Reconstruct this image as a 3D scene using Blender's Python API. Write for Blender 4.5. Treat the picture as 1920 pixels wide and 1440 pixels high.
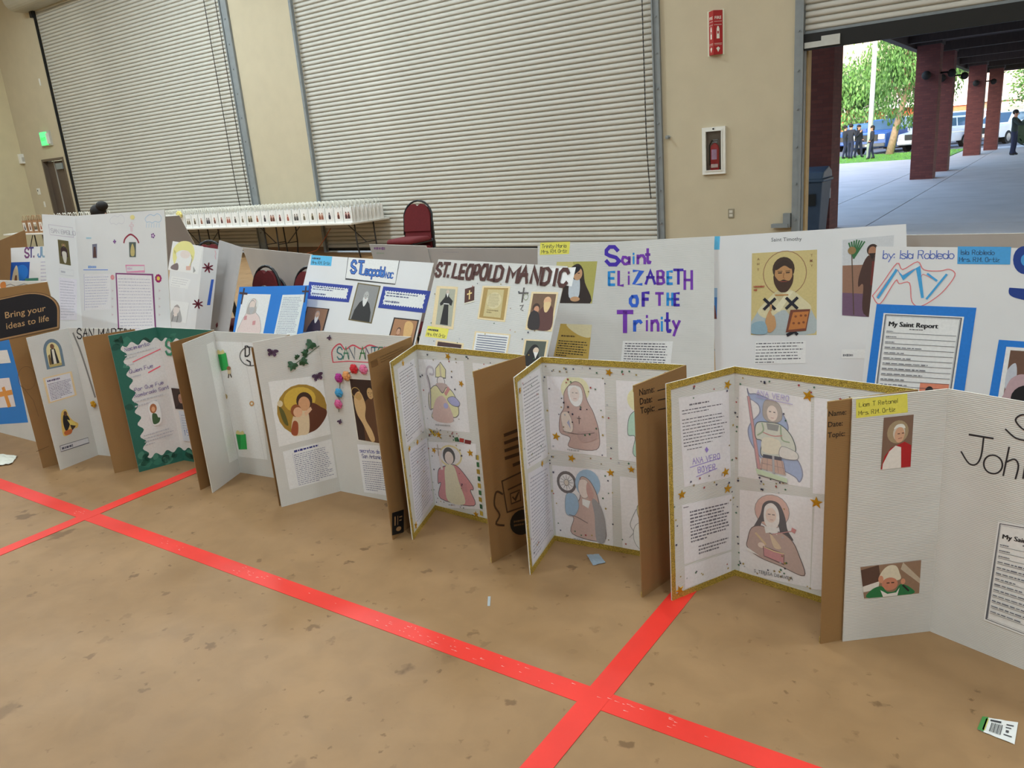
import bpy, bmesh, math, random
from mathutils import Vector, Matrix
from math import sin, cos, pi, radians, sqrt

for o in list(bpy.data.objects): bpy.data.objects.remove(o)
SC = bpy.context.scene
COL = SC.collection
RND = random.Random(7)

# ------------------------------------------------------------------ camera
CAM_H, FPX = 1.775, 1467.07
YAW, PITCH, ROLL = radians(-35.7234), radians(16.0064), radians(-4.7906)
CF = Vector((sin(YAW)*cos(PITCH), cos(YAW)*cos(PITCH), -sin(PITCH)))
_r = CF.cross(Vector((0, 0, 1))).normalized(); _u = _r.cross(CF)
CR = cos(ROLL)*_r + sin(ROLL)*_u
CU = -sin(ROLL)*_r + cos(ROLL)*_u
EYE = Vector((0, 0, CAM_H))
cam_d = bpy.data.cameras.new('camera'); cam = bpy.data.objects.new('camera', cam_d); COL.objects.link(cam)
cam_d.sensor_fit = 'HORIZONTAL'; cam_d.sensor_width = 36.0; cam_d.lens = FPX/1920*36.0
cam_d.clip_start = .05; cam_d.clip_end = 1000
M = Matrix((CR, CU, -CF)).transposed().to_4x4(); M.translation = EYE
cam.matrix_world = M
SC.camera = cam

# ------------------------------------------------------------------ world, sun, exposure
SUN_EL, SUN_AZ = 9.0, 8.0      # low evening sun behind the hall: the hall shades the yard, the hills stay lit
world = bpy.data.worlds.new('world'); SC.world = world; world.use_nodes = True
wn = world.node_tree.nodes; wl = world.node_tree.links
for n in list(wn): wn.remove(n)
wo = wn.new('ShaderNodeOutputWorld'); wb = wn.new('ShaderNodeBackground'); sky = wn.new('ShaderNodeTexSky')
sky.sky_type = 'NISHITA'; sky.sun_disc = False; sky.sun_elevation = radians(SUN_EL+6); sky.sun_rotation = radians(180)
sky.air_density = 1.0; sky.dust_density = 2.5; sky.ozone_density = 1.2
wl.new(sky.outputs[0], wb.inputs[0]); wl.new(wb.outputs[0], wo.inputs[0]); wb.inputs[1].default_value = .95
sun_d = bpy.data.lights.new('sun', 'SUN'); sun = bpy.data.objects.new('sun', sun_d); COL.objects.link(sun)
sun_d.energy = 7.5; sun_d.angle = radians(.6); sun_d.color = (1, .86, .68)
sun.rotation_euler = (radians(90-SUN_EL), 0, radians(-SUN_AZ))   # shines towards +Y
SC.view_settings.view_transform = 'Standard'; SC.view_settings.look = 'None'
SC.view_settings.gamma = 1.0; SC.view_settings.use_curve_mapping = False
SC.view_settings.exposure = 0.0
LAMP_W = 107.0        # each hall lamp, watts

# ------------------------------------------------------------------ pixel helpers (directions only; distances come from floor / planes)
def ray(x, y): return (x-960)*CR - (y-720)*CU + FPX*CF
def flo(x, y, z=0.0):
    d = ray(x, y); return EYE + d*((z-CAM_H)/d.z)
def onY(x, y, Y):
    d = ray(x, y); return EYE + d*(Y/d.y)
SLOPE, Y0E = .0095, 13.2
def ext(x, y):
    d = ray(x, y); t = (CAM_H + SLOPE*Y0E)/(SLOPE*d.y - d.z); return EYE + d*t
def gz(Y): return max(0.0, SLOPE*(Y-Y0E))
def mpp(P): return (P-EYE).dot(CF)/FPX

# ------------------------------------------------------------------ materials
def lin(c):
    c = c/255.0
    return c/12.92 if c <= .04045 else ((c+.055)/1.055)**2.4
def L3(c, g=1.0):
    if isinstance(c, str):
        c = c.lstrip('#'); c = tuple(int(c[i:i+2], 16) for i in (0, 2, 4))
    return tuple(min(.92, lin(v)*g) for v in c)
MATS = {}
def pm(name, c, rough=.6, var=.08, scale=12.0, bump=0.0, bscale=None, metal=0.0, spec=.5, g=1.0, stretch=None, emit=None):
    """procedural material: colour broken by noise, optional relief"""
    if name in MATS: return MATS[name]
    m = bpy.data.materials.new(name); m.use_nodes = True; MATS[name] = m
    nt = m.node_tree; b = nt.nodes['Principled BSDF']
    col = L3(c, g)
    tc = nt.nodes.new('ShaderNodeTexCoord'); src = tc.outputs['Object']
    if stretch:
        mp = nt.nodes.new('ShaderNodeMapping'); mp.inputs['Scale'].default_value = stretch
        nt.links.new(src, mp.inputs[0]); src = mp.outputs[0]
    nz = nt.nodes.new('ShaderNodeTexNoise'); nz.inputs['Scale'].default_value = scale; nz.inputs['Detail'].default_value = 4
    nt.links.new(src, nz.inputs['Vector'])
    rp = nt.nodes.new('ShaderNodeValToRGB')
    rp.color_ramp.elements[0].position = .3; rp.color_ramp.elements[1].position = .7
    rp.color_ramp.elements[0].color = (*[max(0, v*(1-var)) for v in col], 1)
    rp.color_ramp.elements[1].color = (*[min(1, v*(1+var)) for v in col], 1)
    nt.links.new(nz.outputs['Fac'], rp.inputs[0]); nt.links.new(rp.outputs[0], b.inputs['Base Color'])
    b.inputs['Roughness'].default_value = rough; b.inputs['Metallic'].default_value = metal
    b.inputs['Specular IOR Level'].default_value = spec
    if bump:
        n2 = nt.nodes.new('ShaderNodeTexNoise'); n2.inputs['Scale'].default_value = bscale or scale*6; n2.inputs['Detail'].default_value = 3
        nt.links.new(src, n2.inputs['Vector'])
        bp = nt.nodes.new('ShaderNodeBump'); bp.inputs['Strength'].default_value = bump; bp.inputs['Distance'].default_value = .01
        nt.links.new(n2.outputs['Fac'], bp.inputs['Height']); nt.links.new(bp.outputs[0], b.inputs['Normal'])
    if emit:
        b.inputs['Emission Color'].default_value = (*col, 1); b.inputs['Emission Strength'].default_value = emit
    return m
def corrugated(name, c, g=1.0, strength=.25, pitch=.0065, rough=.75):
    """paper board with the faint horizontal flutes of corrugated cardboard (local Y is up on every panel)"""
    if name in MATS: return MATS[name]
    m = pm(name, c, rough, .03, 5.0, g=g); nt = m.node_tree; b = nt.nodes['Principled BSDF']
    tc = nt.nodes.new('ShaderNodeTexCoord'); sp = nt.nodes.new('ShaderNodeSeparateXYZ'); nt.links.new(tc.outputs['Object'], sp.inputs[0])
    mu = nt.nodes.new('ShaderNodeMath'); mu.operation = 'MULTIPLY'; mu.inputs[1].default_value = 2*pi/pitch
    nt.links.new(sp.outputs['Y'], mu.inputs[0])
    si = nt.nodes.new('ShaderNodeMath'); si.operation = 'SINE'; nt.links.new(mu.outputs[0], si.inputs[0])
    bp = nt.nodes.new('ShaderNodeBump'); bp.inputs['Strength'].default_value = strength; bp.inputs['Distance'].default_value = .001
    nt.links.new(si.outputs[0], bp.inputs['Height']); nt.links.new(bp.outputs[0], b.inputs['Normal'])
    return m
def print_mat(name='printed_paper', rough=.6):
    """flat print and paint: colour from the mesh's own colour attribute, broken by a fine paper grain"""
    if name in MATS: return MATS[name]
    m = bpy.data.materials.new(name); m.use_nodes = True; MATS[name] = m
    nt = m.node_tree; b = nt.nodes['Principled BSDF']
    at = nt.nodes.new('ShaderNodeAttribute'); at.attribute_name = 'Col'
    nz = nt.nodes.new('ShaderNodeTexNoise'); nz.inputs['Scale'].default_value = 90; nz.inputs['Detail'].default_value = 2
    tc = nt.nodes.new('ShaderNodeTexCoord'); nt.links.new(tc.outputs['Object'], nz.inputs['Vector'])
    mr = nt.nodes.new('ShaderNodeMapRange'); mr.inputs[3].default_value = .9; mr.inputs[4].default_value = 1.08
    nt.links.new(nz.outputs['Fac'], mr.inputs[0])
    mx = nt.nodes.new('ShaderNodeVectorMath'); mx.operation = 'SCALE'
    nt.links.new(at.outputs['Color'], mx.inputs[0]); nt.links.new(mr.outputs[0], mx.inputs['Scale'])
    nt.links.new(mx.outputs[0], b.inputs['Base Color']); b.inputs['Roughness'].default_value = rough
    return m

# ------------------------------------------------------------------ mesh builder
def tag(o, label=None, cat=None, group=None, kind=None):
    if label: o['label'] = label
    if cat: o['category'] = cat
    if group: o['group'] = group
    if kind: o['kind'] = kind
    return o
def empty(name, loc=(0, 0, 0), rz=0.0, label=None, cat=None, group=None, kind=None):
    o = bpy.data.objects.new(name, None); COL.objects.link(o); o.location = loc; o.rotation_euler = (0, 0, rz)
    o.empty_display_size = .1
    return tag(o, label, cat, group, kind)
def link(name, me, parent=None, loc=None, rz=None):
    o = bpy.data.objects.new(name, me); COL.objects.link(o)
    if parent is not None: o.parent = parent
    if loc is not None: o.location = loc
    if rz is not None: o.rotation_euler = (0, 0, rz)
    return o
class MB:
    def __init__(s): s.v = []; s.f = []; s.mi = []; s.c = []; s.cur = 0; s.col = None; s.smooth = False
    def add(s, vs, fs):
        b = len(s.v); s.v += [tuple(p) for p in vs]
        for f in fs: s.f.append([b+i for i in f]); s.mi.append(s.cur); s.c.append(s.col)
        return s
    def box(s, x0, y0, z0, x1, y1, z1):
        if x0 > x1: x0, x1 = x1, x0
        if y0 > y1: y0, y1 = y1, y0
        if z0 > z1: z0, z1 = z1, z0
        return s.add([(x0, y0, z0), (x1, y0, z0), (x1, y1, z0), (x0, y1, z0), (x0, y0, z1), (x1, y0, z1), (x1, y1, z1), (x0, y1, z1)],
              [(0, 3, 2, 1), (4, 5, 6, 7), (0, 1, 5, 4), (1, 2, 6, 5), (2, 3, 7, 6), (3, 0, 4, 7)])
    def prism(s, prof, a, b, axis='x'):
        """closed profile (list of 2-tuples) swept from a to b along an axis"""
        n = len(prof)
        def P(t, p): return {'x': (t, p[0], p[1]), 'y': (p[0], t, p[1]), 'z': (p[0], p[1], t)}[axis]
        vs = [P(a, p) for p in prof]+[P(b, p) for p in prof]
        fs = [(i, (i+1) % n, n+(i+1) % n, n+i) for i in range(n)]+[list(range(n))[::-1], list(range(n, 2*n))]
        return s.add(vs, fs)
    def tube(s, pts, r, n=8, cap=True):
        pts = [Vector(p) for p in pts]; rs = r if isinstance(r, (list, tuple)) else [r]*len(pts)
        vs = []; fs = []; up = None
        for i, p in enumerate(pts):
            d = (pts[min(i+1, len(pts)-1)]-pts[max(i-1, 0)])
            if d.length < 1e-9: d = Vector((0, 0, 1))
            d.normalize()
            if up is None or abs(up.dot(d)) > .98:
                up = Vector((0, 0, 1)) if abs(d.z) < .9 else Vector((1, 0, 0))
            a = d.cross(up).normalized(); b = a.cross(d).normalized(); up = b
            for k in range(n):
                t = 2*pi*k/n; vs.append(p+rs[i]*(cos(t)*a+sin(t)*b))
        for i in range(len(pts)-1):
            for k in range(n): fs.append((i*n+k, i*n+(k+1) % n, (i+1)*n+(k+1) % n, (i+1)*n+k))
        if cap: fs += [list(range(n))[::-1], list(range((len(pts)-1)*n, len(pts)*n))]
        return s.add(vs, fs)
    def lathe(s, prof, n=16, c=(0, 0, 0), a0=0.0):
        vs = []; fs = []; m = len(prof)
        for k in range(n):
            t = a0+2*pi*k/n
            for r, z in prof: vs.append((c[0]+r*cos(t), c[1]+r*sin(t), c[2]+z))
        for k in range(n):
            for i in range(m-1): fs.append((k*m+i, ((k+1) % n)*m+i, ((k+1) % n)*m+i+1, k*m+i+1))
        return s.add(vs, fs)
    def ball(s, c, rx, ry=None, rz=None, nu=12, nv=8):
        ry = ry or rx; rz = rz or rx
        vs = [(c[0], c[1], c[2]-rz)]; fs = []
        for j in range(1, nv):
            ph = -pi/2+pi*j/nv
            for k in range(nu):
                t = 2*pi*k/nu; vs.append((c[0]+rx*cos(ph)*cos(t), c[1]+ry*cos(ph)*sin(t), c[2]+rz*sin(ph)))
        vs.append((c[0], c[1], c[2]+rz)); T = len(vs)-1
        for k in range(nu):
            fs.append((0, 1+(k+1) % nu, 1+k)); fs.append((T, T-nu+k, T-nu+(k+1) % nu))
            for j in range(nv-2):
                a = 1+j*nu; fs.append((a+k, a+(k+1) % nu, a+nu+(k+1) % nu, a+nu+k))
        return s.add(vs, fs)
    def mesh(s, name, mats):
        me = bpy.data.meshes.new(name); me.from_pydata(s.v, [], s.f)
        for m in (mats if isinstance(mats, (list, tuple)) else [mats]): me.materials.append(m)
        me.polygons.foreach_set('material_index', s.mi)
        if s.smooth: me.polygons.foreach_set('use_smooth', [True]*len(s.f))
        if any(c is not None for c in s.c):
            at = me.color_attributes.new('Col', 'FLOAT_COLOR', 'CORNER'); d = []
            for f, c in zip(s.f, s.c):
                c = c or (.8, .8, .8)
                d += [c[0], c[1], c[2], 1.0]*len(f)
            at.data.foreach_set('color', d)
        me.update(); return me
    def build(s, name, mats, parent=None, loc=None, rz=None):
        return link(name, s.mesh(name, mats), parent, loc, rz)
def bevel(o, w=.004, seg=2, ang=.6):
    b = o.modifiers.new('bevel', 'BEVEL'); b.width = w; b.segments = seg; b.limit_method = 'ANGLE'; b.angle_limit = ang; return o
def copy_tree(o, parent=None):
    c = o.copy(); COL.objects.link(c); c.parent = parent
    for ch in list(o.children): copy_tree(ch, c)
    return c
# ------------------------------------------------------------------ the hall
WY = 12.9; WX0, WX1, WYF, CEIL = -28.1, 14.0, -14.0, 9.0
# floor ------------------------------------------------------------
def floor_mat():
    m = bpy.data.materials.new('sealed_concrete_floor'); m.use_nodes = True; nt = m.node_tree; b = nt.nodes['Principled BSDF']
    N = nt.nodes.new; K = nt.links.new
    tc = N('ShaderNodeTexCoord')
    def noise(sc, det=4, dist=0.0):
        n = N('ShaderNodeTexNoise'); n.inputs['Scale'].default_value = sc; n.inputs['Detail'].default_value = det; n.inputs['Distortion'].default_value = dist
        K(tc.outputs['Object'], n.inputs['Vector']); return n
    def ramp(src, p0, c0, p1, c1):
        r = N('ShaderNodeValToRGB'); e = r.color_ramp.elements
        e[0].position = p0; e[0].color = (*c0, 1); e[1].position = p1; e[1].color = (*c1, 1); K(src, r.inputs[0]); return r
    def mul(a, bb):
        x = N('ShaderNodeMix'); x.data_type = 'RGBA'; x.blend_type = 'MULTIPLY'; x.inputs[0].default_value = 1
        K(a, x.inputs[6]); K(bb, x.inputs[7]); return x.outputs[2]
    base = ramp(noise(1.1, 5, .3).outputs['Fac'], .3, L3((150, 117, 80)), .7, L3((164, 130, 92)))
    mott = ramp(noise(7, 6, .5).outputs['Fac'], .35, (.92, .91, .90), .62, (1.03, 1.02, 1.01))
    c = mul(base.outputs[0], mott.outputs[0])
    # scuffs and spots: small dark smudges with a shape of their own
    for sc, thr, w, dark in ((2.6, .13, .07, (.5, .46, .42)), (7.0, .11, .08, (.52, .48, .44)), (17.0, .1, .1, (.6, .56, .5))):
        v = N('ShaderNodeTexVoronoi'); v.inputs['Scale'].default_value = sc; v.inputs['Randomness'].default_value = 1
        wv = noise(sc*3.5, 3); ad = N('ShaderNodeVectorMath'); ad.operation = 'SCALE'; ad.inputs['Scale'].default_value = .22/sc*3
        K(wv.outputs['Color'], ad.inputs[0]); a2 = N('ShaderNodeVectorMath'); a2.operation = 'ADD'
        K(tc.outputs['Object'], a2.inputs[0]); K(ad.outputs[0], a2.inputs[1]); K(a2.outputs[0], v.inputs['Vector'])
        # only some cells carry a spot
        cr = ramp(v.outputs['Color'], .0, (0, 0, 0), 1.0, (1, 1, 1))
        gt = N('ShaderNodeMath'); gt.operation = 'GREATER_THAN'; gt.inputs[1].default_value = .5
        sp = N('ShaderNodeSeparateColor'); K(v.outputs['Color'], sp.inputs[0]); K(sp.outputs[0], gt.inputs[0])
        sm = N('ShaderNodeMapRange'); sm.inputs[1].default_value = thr; sm.inputs[2].default_value = thr+w; sm.inputs[3].default_value = 1; sm.inputs[4].default_value = 0
        K(v.outputs['Distance'], sm.inputs[0])
        ml = N('ShaderNodeMath'); ml.operation = 'MULTIPLY'; K(sm.outputs[0], ml.inputs[0]); K(gt.outputs[0], ml.inputs[1])
        m2 = N('ShaderNodeMath'); m2.operation = 'MULTIPLY'; K(ml.outputs[0], m2.inputs[0]); K(sp.outputs[1], m2.inputs[1])
        x = N('ShaderNodeMix'); x.data_type = 'RGBA'; x.blend_type = 'MULTIPLY'; K(m2.outputs[0], x.inputs[0]); K(c, x.inputs[6]); x.inputs[7].default_value = (*dark, 1)
        c = x.outputs[2]
    K(c, b.inputs['Base Color'])
    rr = N('ShaderNodeMapRange'); rr.inputs[3].default_value = .42; rr.inputs[4].default_value = .62; K(noise(4, 4).outputs['Fac'], rr.inputs[0]); K(rr.outputs[0], b.inputs['Roughness'])
    b.inputs['Specular IOR Level'].default_value = .35
    bp = N('ShaderNodeBump'); bp.inputs['Strength'].default_value = .08; bp.inputs['Distance'].default_value = .004; K(noise(40, 4).outputs['Fac'], bp.inputs['Height']); K(bp.outputs[0], b.inputs['Normal'])
    MATS[m.name] = m; return m
tag(MB().box(WX0-.3, WYF-.3, -.2, WX1+.3, WY+.3, 0).build('floor', floor_mat()), 'tan sealed concrete floor with scuffs and spots', 'floor', kind='structure')
WALL = pm('painted_wall', (199, 186, 159), .8, .03, 3.0, bump=.12, bscale=120)
WALL2 = pm('painted_wall_end', (212, 199, 164), .8, .03, 3.0, bump=.12, bscale=120)
BASE = pm('brown_base', (128, 96, 66), .7, .1, 6)
STEEL = pm('grey_painted_steel', (136, 141, 143), .5, .08, 8)
DARK = pm('black_rubber', (22, 21, 20), .7, .1, 8)
D1 = (-25.2, -16.72); D2 = (-14.3, -5.82); D3 = (-3.43, 5.05); DTOP = 7.0
PD = (-26.86, -25.5, 2.94)          # personnel door
w = MB()
TH = .3
for a, b_ in ((WX0-.3, PD[0]), (PD[1], D1[0]), (D1[1], D2[0]), (D2[1], D3[0]), (D3[1], WX1+.3)): w.box(a, WY, 0, b_, WY+TH, CEIL)
w.box(PD[0], WY, PD[2], PD[1], WY+TH, CEIL)
for d in (D1, D2, D3): w.box(d[0], WY, DTOP, d[1], WY+TH, CEIL)
tag(w.build('wall_back', WALL), 'beige painted back wall between the roll-up doors', 'wall', kind='structure')
tag(MB().box(WX0-.3, WYF-.3, 0, WX0, WY, CEIL).build('wall_left', WALL2), 'beige painted end wall at the far left', 'wall', kind='structure')
tag(MB().box(WX1, WYF-.3, 0, WX1+.3, WY, CEIL).build('wall_right', WALL), 'beige painted wall at the right end of the hall', 'wall', kind='structure')
tag(MB().box(WX0, WYF-.3, 0, WX1, WYF, CEIL).build('wall_front', WALL), 'beige painted wall behind the camera', 'wall', kind='structure')
tag(MB().box(WX0-.3, WYF-.3, CEIL, WX1+.3, WY+TH, CEIL+.2).build('ceiling', pm('white_ceiling', (222, 220, 212), .9, .03, 3)), 'white hall ceiling', 'ceiling', kind='structure')
bb = MB()
for a, b_ in ((WX0, PD[0]-.05), (PD[1]+.05, D1[0]-.1), (D1[1]+.24, D2[0]-.1), (D2[1]+.12, D3[0]-.1)): bb.box(a, WY-.012, 0, b_, WY, .13)
tag(bb.build('baseboard_back', BASE), 'brown base strip along the back wall', 'baseboard', kind='structure')

# roll-up doors ------------------------------------------------------
SLATM = pm('aluminium_slat', (198, 194, 184), .45, .05, 2.5, spec=.4, stretch=(.3, 1, 1))
PITCH = .0915
def slat_mesh(w):
    prof = [(.014, 0), (-.004, .004), (-.022, .016), (-.027, .030), (-.025, .050), (-.018, .068), (-.006, .080), (.014, .0915), (.020, .0915), (.020, 0)]
    m = MB(); m.prism(prof, 0, w, 'x'); return m.mesh('slat', SLATM)
CHAIN = pm('dark_chain', (58, 54, 50), .5, .2, 40)
def roll_door(n, D, zb, label, rail_l, rail_r, chain=None):
    root = empty('door_%d' % n, (0, WY, 0), label=label, cat='roll-up door', kind='structure')
    me = slat_mesh(D[1]-D[0])
    k = 0
    while zb+.06+k*PITCH < DTOP+.05:
        link('slat', me, root, (D[0], .03, zb+.06+k*PITCH)); k += 1
    MB().box(D[0], .015, zb, D[1], .05, zb+.062).build('bottom_bar', DARK if zb < .3 else STEEL, root)
    for a, b_, dk in (rail_l, rail_r):
        r = MB(); r.box(a, -.055, 0, b_, .0, DTOP+.1)
        lip = (b_ if a < D[0] else a)
        r.box(lip-.012, -.085, 0, lip+.012, -.05, DTOP+.1)
        g = r.build('guide_rail', DARK if dk else STEEL, root)
        bt = MB()
        for i in range(12):
            zz = .5+i*.55; xx = (a+b_)/2
            bt.lathe([(0, 0), (.016, 0), (.016, .02), (0, .02)], 8)
            n0 = len(bt.v)-32
            for q in range(n0, len(bt.v)):
                x, y, z = bt.v[q]; bt.v[q] = (xx+x, -.055-z, zz+y)
        if not dk: bt.build('bolt', STEEL, g)
    h = MB(); n_ = 14
    prof = [(-.02, DTOP+.72)]+[(-.35+.37*-cos(pi*i/n_*1.0)*0-.30*sin(pi*i/n_), DTOP+.37+.36*cos(pi*i/n_)) for i in range(n_+1)]+[(-.02, DTOP+.01)]
    h.prism(prof, D[0]-.42, D[1]+.42, 'x'); h.smooth = False
    h.build('hood', pm('hood_steel', (176, 170, 154), .5, .05, 3), root)
    MB().box(D[0]-.17, -.1, DTOP-.16, D[0]-.04, 0, DTOP+.05).build('bracket', DARK, root)
    for cx, ztop, zlow in (chain or ()):
        c = MB(); zz = zlow; i = 0
        while zz < ztop:
            sway = cx+(.05*(1-min(1, (zz-zlow)/1.2))**2)
            if i % 2: c.box(sway-.003, -.075, zz, sway+.003, -.055, zz+.035)
            else: c.box(sway-.010, -.068, zz, sway+.010, -.062, zz+.035)
            zz += .034; i += 1
        c.build('pull_chain', CHAIN, root)
    return root
roll_door(1, D1, .03, 'tall grey slatted roll-up door on the left, nearest the exit sign', (D1[0]-.06, D1[0], True), (D1[1], D1[1]+.22, False), [(D1[1]-.55, DTOP, .9), (D1[1]-.13, DTOP, .9)])
roll_door(2, D2, .03, 'tall grey slatted roll-up door in the middle, behind the empty red chair', (D2[0]-.09, D2[0], False), (D2[1], D2[1]+.11, False), [(D2[1]-.17, DTOP, .92)])
d3 = roll_door(3, D3, 2.97+.2, 'grey slatted roll-up door on the right, raised to show the yard', (D3[0]-.12, D3[0], False), (D3[1], D3[1]+.12, False))
MB().box(D3[0], -.03, 2.965, D3[1], .05, 3.19).build('bottom_seal', DARK, d3)
lk = MB(); lk.box(D3[0]+.02, -.045, 2.99, D3[0]+.30, -.03, 3.07); lk.box(D3[0]+.26, -.055, 2.99, D3[0]+.52, -.03, 3.13); lk.build('slide_latch', pm('latch_steel', (196, 196, 190), .4, .05, 10), d3)
lk = MB(); lk.box(D3[0]-.42, -.12, .38, D3[0]-.16, -.02, .44); lk.box(D3[0]-.24, -.10, .38, D3[0]-.13, -.02, .60); lk.build('floor_lock', STEEL, d3)
# jamb reveal of the open door
t = MB(); t.cur = 0; t.box(D3[0]-.005, WY, 0, D3[0]+.015, WY+.12, 3.6); t.build('trim_1', STEEL); tag(bpy.data.objects['trim_1'], 'grey steel lining of the open door jamb', 'trim', kind='structure')
tag(MB().box(D3[0]-.005, WY+.12, 0, D3[0]+.04, WY+.3, 3.6).build('trim_2', pm('pale_wood_trim', (190, 160, 112), .7, .1, 8)), 'pale yellow timber edge of the open door jamb', 'trim', kind='structure')
# outside face: the floor edge strip
# personnel door ----------------------------------------------------
DB = pm('dark_brown_door', (92, 78, 68), .55, .06, 6)
pd = empty('door_4', (PD[0], WY, 0), label='dark brown door in the far left corner under the exit sign', cat='door', kind='structure')
fr = MB(); wdt = PD[1]-PD[0]
fr.box(0, -.02, 0, .07, .16, PD[2]); fr.box(wdt-.07, -.02, 0, wdt, .16, PD[2]); fr.box(.07, -.02, PD[2]-.07, wdt-.07, .16, PD[2]); fr.build('door_frame', pm('door_frame_paint', (104, 90, 76), .5, .05, 6), pd)
for a, b_ in ((.075, .55), (.575, wdt-.075)):
    lf = MB().box(a, .1, .02, b_, .145, PD[2]-.08).build('door_leaf', DB, pd)
    MB().box((a+b_)/2-.16, .06, 1.02, (a+b_)/2+.16, .1, 1.08).build('push_bar', STEEL, lf)
MB().box(.55, .07, .02, .575, .1, PD[2]-.08).build('centre_mullion', pm('mullion', (170, 165, 155), .4, .05, 6), pd)
MB().box(.72, .03, PD[2]-.34, 1.12, .1, PD[2]-.16).build('door_closer', pm('closer_grey', (140, 146, 146), .5, .05, 6), pd)

# ceiling lamps -----------------------------------------------------
LG = pm('lamp_glow', (255, 248, 236), .5, .0, 1, emit=12.0); LH = pm('lamp_housing', (200, 200, 198), .5, .05, 4)
lamp_me = MB().box(-.75, -.3, 0, .75, .3, .1).mesh('housing', LH); diff_me = MB().box(-.7, -.26, -.012, .7, .26, 0).mesh('diffuser', LG)
hang_me = MB().tube([(0, 0, .1), (0, 0, .9)], .006, 5).mesh('hanger', STEEL)
def lamp_data(f):
    ld = bpy.data.lights.new('hall_lamp', 'AREA'); ld.shape = 'RECTANGLE'; ld.size = 1.4; ld.size_y = .52; ld.energy = LAMP_W*f; ld.color = (.77, .925, 1); return ld
# the lamps over the left half of the hall burn brighter
LAMPF = {-24: (1.0, 1.0, 1.0, 1.0), -17.5: (3.5, 1.8, 1.3, 1.0), -11: (2.6, 1.5, 1.2, 1.1), -4.5: (.42, .95, 1.3, 1.3), 2: (.36, .95, 1.5, 1.4), 8.5: (.4, .8, 1.2, 1.0)}
for i, x in enumerate((-24, -17.5, -11, -4.5, 2, 8.5)):
    for j, y in enumerate((9.0, 4.2, -.6, -5.4)):
        r_ = empty('ceiling_lamp', (x, y, CEIL-.9), label='rectangular white lamp hung below the hall ceiling', cat='lamp', group='lamps hung below the hall ceiling')
        link('housing', lamp_me, r_); link('diffuser', diff_me, r_)
        link('hanger', hang_me, r_, (-.6, 0, 0)); link('hanger', hang_me, r_, (.6, 0, 0))
        lo = bpy.data.objects.new('lamp_light', lamp_data(LAMPF[x][j])); COL.objects.link(lo); lo.parent = r_; lo.location = (0, 0, -.03)

# red floor tape ----------------------------------------------------
TAPE = pm('red_floor_tape', (238, 58, 46), .45, .06, 5, spec=.4)
TW = .09
def tape(name, x0, y0, x1, y1, label, seed):
    rr = random.Random(seed); m = MB(); n = 40; a = Vector((x0, y0, 0)); b_ = Vector((x1, y1, 0)); d = (b_-a); nn = Vector((-d.y, d.x, 0)).normalized()
    pts = []
    for i in range(n+1):
        t = i/n; p = a+d*t+nn*rr.uniform(-.0012, .0012); pts.append((p-nn*TW/2, p+nn*TW/2))
    vs = []; 
    for l, r_ in pts: vs += [(l.x, l.y, .0018), (r_.x, r_.y, .0018), (l.x, l.y, 0.0002), (r_.x, r_.y, .0002)]
    fs = [(4*i, 4*i+4, 4*i+5, 4*i+1) for i in range(n)]+[(4*i, 4*i+2, 4*i+6, 4*i+4) for i in range(n)]+[(4*i+1, 4*i+5, 4*i+7, 4*i+3) for i in range(n)]
    m.add(vs, fs); o = m.build(name, TAPE); tag(o, label, 'tape'); return o
T0 = flo(0, 907); T1 = flo(1480, 1440); TX = flo(1115, 1310); TX2 = flo(158, 970)
dT = (T1-T0).normalized()
a = T0-dT*9; b_ = T1+dT*6
lt = tape('floor_tape', a.x, a.y, b_.x, b_.y, 'long red tape line running across the whole floor in front of the boards', 1)
p = flo(1275, 1122); q = flo(1010, 1440); d = (p-q).normalized()
tape('floor_tape', (TX-d*3).x, (TX-d*3).y, (TX+d*3.0).x, (TX+d*3.0).y, 'red tape line crossing the long one at right and running under the gold-edged board', 2).location.z = .0006
p = flo(365, 885); q = flo(0, 1038); d = (p-q).normalized()
tape('floor_tape', (TX2-d*4).x, (TX2-d*4).y, (TX2+d*6).x, (TX2+d*6).y, 'red tape line crossing the long one at far left and running between the boards', 3).location.z = .0006
# worn flecks on the tape
fl = MB(); rr = random.Random(5)
for (px, py, n, sp) in ((860, 1206, 34, 130), (1195, 1336, 14, 60), (790, 1060+110, 8, 60), (470, 1085, 16, 90), (300, 1030, 5, 30), (148, 962, 6, 14), (330, 1035, 3, 10)):
    c = flo(px, py)
    for _ in range(n):
        t = rr.gauss(0, 1)*sp*.0016; P = c+dT*t
        tt = (P-T0).dot(dT); P = T0+dT*tt; off = rr.uniform(-.3, .35)*TW; nn = Vector((-dT.y, dT.x, 0)); P += nn*off
        l = rr.uniform(.003, .012); w_ = rr.uniform(.0006, .0016)
        A = P-dT*l; B = P+dT*l
        fl.add([(A.x-nn.x*w_, A.y-nn.y*w_, .0027), (B.x, B.y, .0027), (A.x+nn.x*w_, A.y+nn.y*w_, .0027)], [(0, 1, 2)])
tag(fl.build('worn_flecks', pm('worn_white', (235, 200, 190), .6, .1, 20), lt), kind='stuff')
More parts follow.
